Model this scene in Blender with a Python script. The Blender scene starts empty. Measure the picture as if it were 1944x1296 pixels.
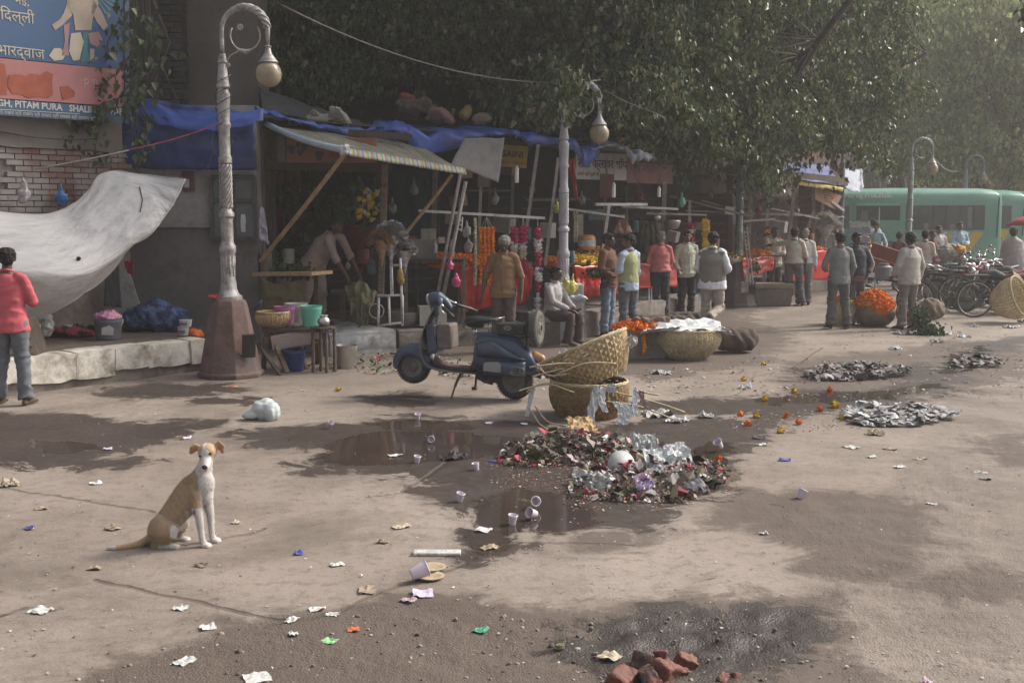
import bpy,bmesh,math,random
import numpy as np
from mathutils import Vector,Matrix,Euler,noise
rnd = random.Random(7)
nrs = np.random.RandomState(11)
scene = bpy.context.scene
COL = scene.collection
PI = math.pi
F,CX,CY,HOR,CH = 2200.0,972.0,648.0,400.0,2.1
PITCH = math.atan((CY-HOR)/F)
cam_d = bpy.data.cameras.new("camera");cam = bpy.data.objects.new("camera",cam_d);COL.objects.link(cam)
cam_d.sensor_width = 36;cam_d.lens = F/1944*36;cam_d.clip_end = 500;cam_d.clip_start = 0.05
cam.location = (0,0,CH);cam.rotation_euler = (PI/2-PITCH,0,0)
scene.camera = cam
SUN_EL,SUN_AZ = math.radians(42),math.radians(68)      # azimuth clockwise from +Y (view direction)
w = bpy.data.worlds.new("World");scene.world = w;w.use_nodes = True
nt = w.node_tree;bg = nt.nodes['Background']
sky = nt.nodes.new('ShaderNodeTexSky');sky.sky_type = 'NISHITA';sky.sun_disc = False
sky.sun_elevation = SUN_EL;sky.sun_rotation = SUN_AZ
sky.dust_density = 6.0;sky.air_density = 1.0;sky.ozone_density = 0.6;sky.altitude = 0
hs = nt.nodes.new('ShaderNodeHueSaturation');hs.inputs['Saturation'].default_value = 0.42
nt.links.new(sky.outputs[0],hs.inputs['Color']);nt.links.new(hs.outputs[0],bg.inputs['Color'])
bg.inputs['Strength'].default_value = 0.15
sd = bpy.data.lights.new("sun",'SUN');sun = bpy.data.objects.new("sun",sd);COL.objects.link(sun)
sd.energy = 2.6;sd.angle = math.radians(10);sd.color = (1.0,0.93,0.83)
sdir = Vector((math.sin(SUN_AZ)*math.cos(SUN_EL),math.cos(SUN_AZ)*math.cos(SUN_EL),math.sin(SUN_EL)))
sun.rotation_euler = (-sdir).to_track_quat('-Z','Y').to_euler();sun.location = (10,5,20)
scene.view_settings.view_transform = 'Standard';scene.view_settings.look = 'None'
scene.view_settings.exposure = 0.48;scene.view_settings.gamma = 1.0
scene.cycles.use_denoising = True
scene.cycles.max_bounces = 6;scene.cycles.transparent_max_bounces = 6
scene.cycles.volume_bounces = 0
_cp,_sp = math.cos(PITCH),math.sin(PITCH)
def ray(x,y):
 u,v = (x-CX)/F,(CY-y)/F
 return Vector((u,_cp+v*_sp,-_sp+v*_cp))
def G(x,y,z=0.0):
 d = ray(x,y);t = (z-CH)/d.z
 return Vector((d.x*t,d.y*t,z))
def A(x,y,Y):
 d = ray(x,y);t = Y/d.y
 return Vector((d.x*t,Y,CH+d.z*t))
def pxm(Y): return F/Y      # picture pixels per metre at distance Y
def tag(o,label=None,cat=None,group=None,kind=None):
 if label: o['label'] = label
 if cat: o['category'] = cat
 if group: o['group'] = group
 if kind: o['kind'] = kind
 return o
def chain_mat(o):
 m = o.matrix_basis.copy();p = o.parent
 while p: m = p.matrix_basis @ m;p = p.parent
 return m
def thing(name,loc,label,cat,group=None,rz=0.0):
 o = bpy.data.objects.new(name,None);COL.objects.link(o)
 o.empty_display_size = 0.2
 o.location = loc;o.rotation_euler = (0,0,rz)
 return tag(o,label,cat,group)
def link_mesh(name,me,parent=None,world=False,mats=(),smooth=False,loc=None):
 for m in mats: me.materials.append(m)
 o = bpy.data.objects.new(name,me);COL.objects.link(o)
 if parent: o.parent = parent
 if smooth and len(me.polygons): me.polygons.foreach_set('use_smooth',[True]*len(me.polygons))
 if world:
  if parent: me.transform(chain_mat(parent).inverted())
  else:
   n = len(me.vertices);co = np.empty(n*3,dtype=np.float32);me.vertices.foreach_get('co',co);co = co.reshape(-1,3)
   c = Vector((float((co[:,0].min()+co[:,0].max())/2),float((co[:,1].min()+co[:,1].max())/2),float(co[:,2].min())))
   me.transform(Matrix.Translation(-c));o.location = c
 elif loc is not None: o.location = loc
 me.update()
 return o
def copy_tree(o,parent=None):
 c = o.copy();COL.objects.link(c);c.parent = parent
 for ch in [x for x in bpy.data.objects if x.parent == o]: copy_tree(ch,c)
 return c
def basis(d,up=None):
 d = Vector(d).normalized();up = Vector(up or (0,0,1))
 if abs(d.dot(up)) > 0.98: up = Vector((0,1,0)) if abs(d.y) < 0.9 else Vector((1,0,0))
 x = up.cross(d).normalized();y = d.cross(x)
 return x,y,d
class MB:
 def __init__(s): s.v = [];s.f = [];s.m = [];s.cur = 0;s.uv = None
 def mat(s,i): s.cur = i;return s
 def add(s,vs,fs):
  b = len(s.v);s.v += [tuple(v) for v in vs];s.f += [tuple(b+i for i in f) for f in fs];s.m += [s.cur]*len(fs);return s
 def box(s,c,size,rot=None):
  h = [x/2 for x in size];R = Euler(rot).to_matrix() if rot else None;vs = []
  for z in (-1,1):
   for y in (-1,1):
    for x in (-1,1):
     p = Vector((x*h[0],y*h[1],z*h[2]))
     if R: p = R @ p
     vs.append(p+Vector(c))
  return s.add(vs,[(0,2,3,1),(4,5,7,6),(0,1,5,4),(2,6,7,3),(0,4,6,2),(1,3,7,5)])
 def beam(s,p0,p1,w,h,up=None):
  p0,p1 = Vector(p0),Vector(p1);x,y,d = basis(p1-p0,up);vs = []
  for p in (p0,p1):
   for a,b in ((-1,-1),(1,-1),(1,1),(-1,1)): vs.append(p+x*a*w/2+y*b*h/2)
  return s.add(vs,[(3,2,1,0),(4,5,6,7),(0,1,5,4),(1,2,6,5),(2,3,7,6),(3,0,4,7)])
 def tube(s,pts,r,n=8,cap=True,side=None):
  """loft along pts; r: number, list, or list of (a, b)"""
  pts = [Vector(p) for p in pts];k = len(pts)
  if not isinstance(r,(list,tuple)): r = [r]*k
  vs = [];fs = [];prevx = None
  for i,p in enumerate(pts):
   d = (pts[min(i+1,k-1)]-pts[max(i-1,0)])
   if d.length < 1e-9: d = Vector((0,0,1))
   d.normalize()
   if side is not None:
    x = Vector(side);x = (x-d*x.dot(d)).normalized();y = d.cross(x)
   elif prevx is None: x,y,_ = basis(d)
   else:
    x = (prevx-d*prevx.dot(d))
    if x.length < 1e-6: x,y,_ = basis(d)
    x.normalize();y = d.cross(x)
   prevx = x
   a,b = r[i] if isinstance(r[i],(tuple,list)) else (r[i],r[i])
   for j in range(n):
    t = 2*PI*j/n;vs.append(p+x*math.cos(t)*a+y*math.sin(t)*b)
  for i in range(k-1):
   for j in range(n): fs.append((i*n+j,i*n+(j+1)%n,(i+1)*n+(j+1)%n,(i+1)*n+j))
  if cap: fs.append(tuple(reversed(range(n))));fs.append(tuple(range((k-1)*n,k*n)))
  return s.add(vs,fs)
 def capsule(s,pts,r,n=10,side=None):
  """tube with rounded ends (closed solid)"""
  pts = [Vector(p) for p in pts]
  if not isinstance(r,(list,tuple)): r = [r]*len(pts)
  rr = [(q if isinstance(q,(tuple,list)) else (q,q)) for q in r]
  P = [];R = []
  d0 = (pts[0]-pts[1]).normalized();d1 = (pts[-1]-pts[-2]).normalized()
  m0 = min(rr[0]);m1 = min(rr[-1])
  for t in (0.05,0.35,0.75): P.append(pts[0]+d0*m0*math.cos(t*PI/2));R.append(tuple(q*math.sin(t*PI/2)+1e-4 for q in rr[0]))
  P += pts;R += rr
  for t in (0.75,0.35,0.05): P.append(pts[-1]+d1*m1*math.cos(t*PI/2));R.append(tuple(q*math.sin(t*PI/2)+1e-4 for q in rr[-1]))
  return s.tube(P,R,n,True,side)
 def lathe(s,prof,n=20,c=(0,0,0),cap=True,axis=None):
  """prof: [(radius, z)]"""
  if axis: x,y,d = basis(axis)
  else: x,y,d = Vector((1,0,0)),Vector((0,1,0)),Vector((0,0,1))
  c = Vector(c);vs = [];fs = []
  for r,z in prof:
   for j in range(n): t = 2*PI*j/n;vs.append(c+x*math.cos(t)*r+y*math.sin(t)*r+d*z)
  for i in range(len(prof)-1):
   for j in range(n): fs.append((i*n+j,i*n+(j+1)%n,(i+1)*n+(j+1)%n,(i+1)*n+j))
  if cap: fs.append(tuple(reversed(range(n))));fs.append(tuple(range((len(prof)-1)*n,len(prof)*n)))
  return s.add(vs,fs)
 def ball(s,c,r,n=12,sq=(1,1,1),rot=None):
  k = max(4,n//2);vs = [];fs = [];R = Euler(rot).to_matrix() if rot else None;c = Vector(c)
  for i in range(1,k):
   a = PI*i/k
   for j in range(n):
    t = 2*PI*j/n;p = Vector((math.sin(a)*math.cos(t)*r*sq[0],math.sin(a)*math.sin(t)*r*sq[1],math.cos(a)*r*sq[2]))
    if R: p = R @ p
    vs.append(c+p)
  top = Vector((0,0,r*sq[2]));
  if R: top = R @ top
  vs.append(c+top);vs.append(c-top);T = len(vs)-2
  for i in range(k-2):
   for j in range(n): fs.append((i*n+j,(i+1)*n+j,(i+1)*n+(j+1)%n,i*n+(j+1)%n))
  for j in range(n): fs.append((T,j,(j+1)%n));fs.append((T+1,(k-2)*n+(j+1)%n,(k-2)*n+j))
  return s.add(vs,fs)
 def prism(s,poly,origin,ex,ey,depth):
  """poly (2-D, any simple) laid out along ex, ey from origin, extruded by the vector depth"""
  ex,ey,depth,o = Vector(ex),Vector(ey),Vector(depth),Vector(origin);n = len(poly)
  vs = [o+ex*a+ey*b for a,b in poly]+[o+ex*a+ey*b+depth for a,b in poly]
  return s.add(vs,[tuple(reversed(range(n))),tuple(range(n,2*n))]+[(i,(i+1)%n,n+(i+1)%n,n+i) for i in range(n)])
 def sheet(s,rows,thick=0.0):
  """grid of points [row][col]"""
  nr,nc = len(rows),len(rows[0]);vs = [p for r in rows for p in r]
  fs = [(i*nc+j,i*nc+j+1,(i+1)*nc+j+1,(i+1)*nc+j) for i in range(nr-1) for j in range(nc-1)]
  return s.add(vs,fs)
 def mesh(s,name='m'):
  me = bpy.data.meshes.new(name);me.from_pydata(s.v,[],s.f)
  return me
 def build(s,name,mats,parent=None,world=True,smooth=False,loc=None,solid=0,bevel=0,subd=0,fixn=True):
  if not isinstance(mats,(list,tuple)): mats = [mats]
  me = s.mesh(name)
  if len(mats) > 1: me.polygons.foreach_set('material_index',s.m)
  if fixn:
   bm = bmesh.new();bm.from_mesh(me);bmesh.ops.recalc_face_normals(bm,faces=bm.faces);bm.to_mesh(me);bm.free()
  o = link_mesh(name,me,parent,world,mats,smooth,loc)
  if smooth == 'auto' or (smooth and smooth is not True):
   me.set_sharp_from_angle(angle=math.radians(40))
  if bevel:
   b = o.modifiers.new('b','BEVEL');b.width = bevel;b.segments = 2;b.limit_method = 'ANGLE'
  if subd:
   b = o.modifiers.new('s','SUBSURF');b.levels = subd;b.render_levels = subd
  if solid:
   b = o.modifiers.new('t','SOLIDIFY');b.thickness = solid;b.offset = 0
  return o
def blob(mb,name,mats,voxel=0.02,smooth_it=6,parent=None,world=True,rough=0.0,rscale=8,seed=0,colfn=None,extra=None,disp=None):
 """union of the closed solids in mb as one continuous smoothed surface"""
 me = mb.mesh('t');o = bpy.data.objects.new('t',me);COL.objects.link(o)
 bm = bmesh.new();bm.from_mesh(me);bmesh.ops.recalc_face_normals(bm,faces=bm.faces);bm.to_mesh(me);bm.free()
 r = o.modifiers.new('r','REMESH');r.mode = 'VOXEL';r.voxel_size = voxel
 if smooth_it:
  q = o.modifiers.new('q','SMOOTH');q.factor = 0.5;q.iterations = smooth_it
 dg = bpy.context.evaluated_depsgraph_get();dg.update()
 m2 = bpy.data.meshes.new_from_object(o.evaluated_get(dg));m2.name = name
 bpy.data.objects.remove(o);bpy.data.meshes.remove(me)
 if rough or disp:
  off = Vector((seed*3.1,seed*1.7,0))
  nn = [v.normal.copy() for v in m2.vertices]
  for v,n_ in zip(m2.vertices,nn):
   if disp: v.co += n_*disp(v.co,n_)
   if rough: v.co += n_*(noise.noise(v.co*rscale+off)+0.5*noise.noise(v.co*rscale*2.3+off))*rough
 if extra:
  bm = bmesh.new();bm.from_mesh(m2);e = extra.mesh('e');bm.from_mesh(e);bm.to_mesh(m2);bm.free();bpy.data.meshes.remove(e)
 if colfn:
  at = m2.color_attributes.new('col','FLOAT_COLOR','POINT')
  for i,v in enumerate(m2.vertices):
   c = colfn(v.co);at.data[i].color = (c[0],c[1],c[2],1)
 if not isinstance(mats,(list,tuple)): mats = [mats]
 return link_mesh(name,m2,parent,world,mats,True)
def wire(name,pts,r,m,label=None,cat=None,parent=None,n=5,group=None):
 o = MB().tube(pts,r,n).build(name,m,parent,smooth=True)
 if label: tag(o,label,cat,group)
 return o
def sag(p,q,drop,n=10):
 p,q = Vector(p),Vector(q)
 return [p.lerp(q,i/n)-Vector((0,0,drop*4*(i/n)*(1-i/n))) for i in range(n+1)]
def lin(c): return tuple(((x/255)/12.92 if x/255 <= 0.04045 else ((x/255+0.055)/1.055)**2.4) for x in c)
MATS = {}
def pmat(name,c,rough=0.7,var=0.25,scale=6.0,bump=0.15,bscale=40.0,metal=0.0,dirt=None,dscale=2.0,damt=0.5,spec=None,trans=0.0,sss=0.0,coords='Object',c2=None,stretch=None,alpha=None,coat=0):
 """base colour c (linear), mottled; optional dirt colour patches"""
 if name in MATS: return MATS[name]
 m = bpy.data.materials.new(name);m.use_nodes = True;t = m.node_tree;b = t.nodes['Principled BSDF'];L = t.links.new
 tc = t.nodes.new('ShaderNodeTexCoord');src = tc.outputs[coords]
 if stretch:
  mp = t.nodes.new('ShaderNodeMapping');mp.inputs['Scale'].default_value = stretch;L(src,mp.inputs['Vector']);src = mp.outputs[0]
 n1 = t.nodes.new('ShaderNodeTexNoise');n1.inputs['Scale'].default_value = scale;n1.inputs['Detail'].default_value = 5;n1.inputs['Roughness'].default_value = 0.65;L(src,n1.inputs['Vector'])
 r = t.nodes.new('ShaderNodeValToRGB');L(n1.outputs['Fac'],r.inputs['Fac'])
 lo = tuple(max(0,x*(1-var)) for x in c);hi = tuple(min(1,x*(1+var)) for x in (c2 or c))
 r.color_ramp.elements[0].position = 0.32;r.color_ramp.elements[1].position = 0.68
 r.color_ramp.elements[0].color = (*lo,1);r.color_ramp.elements[1].color = (*hi,1)
 out = r.outputs['Color']
 if dirt:
  n2 = t.nodes.new('ShaderNodeTexNoise');n2.inputs['Scale'].default_value = dscale;n2.inputs['Detail'].default_value = 8;n2.inputs['Roughness'].default_value = 0.7;L(src,n2.inputs['Vector'])
  r2 = t.nodes.new('ShaderNodeValToRGB');L(n2.outputs['Fac'],r2.inputs['Fac'])
  r2.color_ramp.elements[0].position = 0.5-0.02;r2.color_ramp.elements[1].position = 0.68
  r2.color_ramp.elements[0].color = (0,0,0,1);r2.color_ramp.elements[1].color = (damt,)*3+(1,)
  mx = t.nodes.new('ShaderNodeMixRGB');L(r2.outputs['Color'],mx.inputs['Fac']);L(out,mx.inputs['Color1']);mx.inputs['Color2'].default_value = (*dirt,1);out = mx.outputs[0]
 L(out,b.inputs['Base Color'])
 b.inputs['Roughness'].default_value = rough;b.inputs['Metallic'].default_value = metal
 if spec is not None: b.inputs['Specular IOR Level'].default_value = spec
 if trans: b.inputs['Transmission Weight'].default_value = trans
 if coat: b.inputs['Coat Weight'].default_value = coat
 if alpha is not None: b.inputs['Alpha'].default_value = alpha
 if bump:
  n3 = t.nodes.new('ShaderNodeTexNoise');n3.inputs['Scale'].default_value = bscale;n3.inputs['Detail'].default_value = 4;L(src,n3.inputs['Vector'])
  bp = t.nodes.new('ShaderNodeBump');bp.inputs['Strength'].default_value = bump;bp.inputs['Distance'].default_value = 0.02
  L(n3.outputs['Fac'],bp.inputs['Height']);L(bp.outputs[0],b.inputs['Normal'])
 MATS[name] = m;return m
def island_mat(name,cols,rough=0.6,transl=0.0,pos=None,bump=0):
 """each loose piece of the mesh takes its own colour of the ramp"""
 if name in MATS: return MATS[name]
 m = bpy.data.materials.new(name);m.use_nodes = True;t = m.node_tree;b = t.nodes['Principled BSDF'];L = t.links.new
 g = t.nodes.new('ShaderNodeNewGeometry');r = t.nodes.new('ShaderNodeValToRGB');cr = r.color_ramp;cr.interpolation = 'CONSTANT' if pos is None else 'LINEAR'
 n = len(cols)
 while len(cr.elements) < n: cr.elements.new(0.5)
 for i,c in enumerate(cols): cr.elements[i].position = (i/n if pos is None else pos[i]);cr.elements[i].color = (*c,1)
 L(g.outputs['Random Per Island'],r.inputs['Fac']);L(r.outputs[0],b.inputs['Base Color']);b.inputs['Roughness'].default_value = rough
 if transl:
  tr = t.nodes.new('ShaderNodeBsdfTranslucent');mx = t.nodes.new('ShaderNodeMixShader');mx.inputs[0].default_value = transl
  L(r.outputs[0],tr.inputs['Color']);L(b.outputs[0],mx.inputs[1]);L(tr.outputs[0],mx.inputs[2])
  L(mx.outputs[0],t.nodes['Material Output'].inputs['Surface'])
 MATS[name] = m;return m
def text(s,size,m,parent,origin,ex,ey,name='lettering',align='LEFT',ext=0.002,stretch=1.0,bold=0.0):
 """flat lettering: origin, reading direction ex, up direction ey, in world space"""
 cu = bpy.data.curves.new('t','FONT');cu.body = s;cu.size = size;cu.extrude = ext;cu.align_x = align;cu.offset = bold;cu.resolution_u = 2
 o = bpy.data.objects.new('t',cu);COL.objects.link(o)
 dg = bpy.context.evaluated_depsgraph_get();dg.update()
 me = bpy.data.meshes.new_from_object(o.evaluated_get(dg));bpy.data.objects.remove(o)
 ex = Vector(ex).normalized();ey = Vector(ey);ey = (ey-ex*ey.dot(ex)).normalized();ez = ex.cross(ey)
 M = Matrix(((ex.x*stretch,ey.x,ez.x,origin[0]),(ex.y*stretch,ey.y,ez.y,origin[1]),(ex.z*stretch,ey.z,ez.z,origin[2]),(0,0,0,1)))
 me.transform(M)
 return link_mesh(name,me,parent,True,[m])
def grid_cloth(c00,c10,c01,c11,nu,nv,fn=None):
 """points of a sheet: u from c00 to c10 and v from c00 to c01; fn(u, v) -> offset"""
 c00,c10,c01,c11 = map(Vector,(c00,c10,c01,c11));rows = []
 for j in range(nv+1):
  v = j/nv;row = []
  for i in range(nu+1):
   u = i/nu;p = c00.lerp(c10,u).lerp(c01.lerp(c11,u),v)
   if fn: p = p+Vector(fn(u,v))
   row.append(p)
  rows.append(row)
 return rows
def nz(a,b,s=1.0,k=0): return noise.noise(Vector((a*s,b*s,k*7.3)))
# ================================================================== GROUND
def poly_world(p): return np.array([[G(x,y).x,G(x,y).y] for x,y in p])
def seg_d(P,a,b):
 ab = b-a;t = np.clip(((P-a)@ab)/max(1e-9,ab@ab),0,1);q = a+t[:,None]*ab;return np.hypot(*(P-q).T)
def sdf(P,poly):
 d = np.full(len(P),1e9);ins = np.zeros(len(P),bool);n = len(poly)
 for i in range(n):
  a,b = poly[i],poly[(i+1) % n];d = np.minimum(d,seg_d(P,a,b))
  c = ((a[1] > P[:,1]) != (b[1] > P[:,1]));den = (b[1]-a[1]) if abs(b[1]-a[1]) > 1e-9 else 1e-9
  ins ^= c & (P[:,0] < (b[0]-a[0])*(P[:,1]-a[1])/den+a[0])
 return np.where(ins,d,-d)
WET = [[(-60,785),(100,783),(220,800),(260,806),(330,798),(410,796),(405,812),(330,832),(275,848),(200,868),(300,874),(240,889),(120,886),(-60,884)],
 [(200,737),(330,726),(430,730),(440,740),(400,752),(250,756)],[(380,756),(495,758),(495,765),(385,764)],
 [(420,822),(600,806),(700,800),(760,789),(900,796),(1000,802),(1100,812),(1300,790),(1390,797),(1500,783),(1450,830),(1378,868),(1385,900),(1370,935),(1262,962),(1235,1003),(1130,1003),(1005,1010),(962,1043),(900,1075),(868,1062),(882,1022),(905,998),(850,962),(800,930),(822,905),(720,900),(600,893),(560,872),(640,852),(480,842)],
 [(1205,764),(1400,757),(1560,742),(1690,738),(1750,715),(1790,690),(1850,655),(1960,642),(1960,652),(1890,668),(1860,690),(1835,712),(1800,740),(1760,757),(1600,768),(1500,790),(1380,786),(1250,788)],
 [(690,752),(770,745),(830,760),(780,775),(720,768)],[(1100,1180),(1250,1155),(1400,1146),(1530,1156),(1545,1200),(1520,1250),(1430,1292),(1200,1300),(1090,1250),(1050,1210)],
 [(1520,700),(1640,690),(1790,700),(1790,712),(1640,722),(1530,722)]]
POOL = [[(890,960),(980,925),(1100,940),(1150,990),(1060,1012),(1000,1005),(955,1040),(905,1060),(895,1010)],[(1300,870),(1345,838),(1400,838),(1375,868),(1350,895)],
 [(60,835),(150,835),(200,850),(120,865),(70,860)],[(620,838),(700,820),(820,815),(1000,830),(1050,850),(900,870),(700,885),(600,880)],[(1440,752),(1560,745),(1700,741),(1780,725),(1800,735),(1700,757),(1560,764),(1450,768)],[(1760,700),(1790,690),(1860,655),(1880,664),(1840,700),(1800,715)],
 [(680,805),(780,795),(880,800),(900,815),(760,818)]]
DAMP = [[(1400,950),(1500,928),(1650,945),(1775,962),(1760,1012),(1740,1070),(1650,1112),(1500,1082),(1545,1040),(1420,1012)],[(1860,835),(1960,825),(1960,880),(1900,880)],
 [(700,640),(760,655),(900,690),(1100,700),(1250,720),(1440,690),(1500,640),(1400,600),(1560,560),(1720,560),(1600,500),(1100,560),(760,600)],
 [(1110,1010),(1240,1005),(1210,1050),(1120,1045)],[(1500,690),(1800,650),(1960,640),(1960,700),(1850,740),(1700,770),(1500,780)],[(1420,925),(1330,1000),(1400,1000),(1500,940)],
 [(1700,1110),(1850,1080),(1960,1090),(1960,1130),(1800,1140)],[(100,1310),(250,1245),(380,1222),(430,1180),(560,1160),(760,1135),(900,1140),(1050,1160),(1200,1140),(1400,1125),(1560,1130),(1600,1200),(1640,1310)]]
ROUGH = [[(60,1310),(250,1262),(330,1215),(430,1190),(500,1165),(640,1150),(760,1140),(900,1145),(1050,1180),(1200,1150),(1540,1150),(1560,1230),(1500,1310)],[(1400,950),(1500,928),(1650,945),(1775,962),(1760,1012),(1740,1070),(1650,1112),(1500,1082),(1545,1040),(1420,1012)],
 [(1500,1100),(1700,900),(1800,760),(1960,700),(1960,1310),(1600,1310)]]
DARK = [[(1060,1215),(1140,1170),(1300,1150),(1420,1146),(1530,1156),(1545,1200),(1520,1250),(1400,1280),(1250,1275),(1110,1260)]]
CRACK = [[(178,1100),(260,1118),(400,1150),(545,1178),(640,1160),(720,1120),(800,1098),(885,1068)],[(0,925),(160,950),(290,972)],[(395,1030),(440,1018),(500,1003)],[(1120,700),(1230,722),(1330,735),(1500,700),(1560,660)],[(880,1045),(1010,1030),(1200,1035)],[(500,1190),(545,1178)],[(860,870),(760,935),(690,945)]]
def make_ground():
 ys = np.concatenate([np.linspace(1330,560,300),np.linspace(556,440,60)])
 Ys = np.array([G(CX,y).y for y in ys]);Ys = np.concatenate([[-30,-5,2,4],Ys,[130,200,400]])
 u = np.concatenate([[-14,-6,-2.6,-1.5],np.linspace(-1.12,1.12,640),[1.5,2.6,6,14]])
 hw = np.maximum(Ys,4.5)*(CX/F)
 X = u[None,:]*hw[:,None];Y = np.repeat(Ys[:,None],len(u),1)
 P = np.stack([X.ravel(),Y.ravel()],1);nr,nc = X.shape
 near = (P[:,1] < 70) & (np.abs(P[:,0]) < 40)
 def field(polys,w0,w1):
  out = np.full(len(P),-3.0);Q = P[near];wid = w0+w1*Q[:,1];best = np.full(len(Q),-3.0)
  for p in polys: best = np.maximum(best,sdf(Q,poly_world(p))/wid)
  out[near] = best;return np.clip(0.5+0.5*out,0,1)
 wet = field(WET,0.08,0.026);pool = field(POOL,0.04,0.015);damp = field(DAMP,0.12,0.035);rough = field(ROUGH,0.15,0.02);dark = field(DARK,0.1,0.02)
 crack = np.zeros(len(P));Q = P[near];cd = np.full(len(Q),9.0)
 wig = np.array([nz(a,b,4.0) for a,b in Q[:0]])
 for c in CRACK:
  w_ = poly_world(c)
  pts = [w_[0]]
  for i in range(len(w_)-1):
   for k in range(1,9):
    q = w_[i]+(w_[i+1]-w_[i])*k/8;q = q+np.array([nz(q[0],q[1],5,1),nz(q[0],q[1],5,2)])*0.035*(k < 8);pts.append(q)
  for i in range(len(pts)-1): cd = np.minimum(cd,seg_d(Q,pts[i],pts[i+1]))
 crack[near] = np.clip(1-cd/0.05,0,1)
 Z = np.zeros(len(P));
 idx = np.where(near & (P[:,1] < 14))[0]
 for i in idx:
  x,y = P[i];r = rough[i]
  z = 0.006*noise.noise(Vector((x*0.8,y*0.8,0)))
  if r > 0.3:
   k = (r-0.3)
   z += k*(0.016*noise.noise(Vector((x*5,y*5,3)))+0.011*abs(noise.noise(Vector((x*14,y*14,5))))+0.006*abs(noise.noise(Vector((x*34,y*34,9)))))
  if dark[i] > 0.4: z -= (dark[i]-0.4)*0.05*(0.6+noise.noise(Vector((x*6,y*6,1))))
  if crack[i] > 0.5: z -= 0.012*(crack[i]-0.5)
  Z[i] = z
 me = bpy.data.meshes.new('ground');me.vertices.add(len(P))
 me.vertices.foreach_set('co',np.stack([P[:,0],P[:,1],Z],1).astype(np.float32).ravel())
 i0 = (np.arange(nr-1)[:,None]*nc+np.arange(nc-1)[None]).ravel()
 q = np.stack([i0,i0+1,i0+nc+1,i0+nc],1).astype(np.int32)
 me.loops.add(q.size);me.loops.foreach_set('vertex_index',q.ravel());me.polygons.add(len(q))
 me.polygons.foreach_set('loop_start',np.arange(0,q.size,4,dtype=np.int32));me.polygons.foreach_set('loop_total',np.full(len(q),4,dtype=np.int32))
 me.update(calc_edges=True)
 for nm,arr in (('wet',wet),('pool',pool),('damp',damp),('rough',rough),('crack',crack),('dark',dark)):
  a = me.attributes.new(nm,'FLOAT','POINT');a.data.foreach_set('value',arr.astype(np.float32))
 o = link_mesh('ground',me,None,False,[ground_mat()],True);tag(o,'stained grey brown concrete and tarmac yard',kind='structure')
 return o
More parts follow.
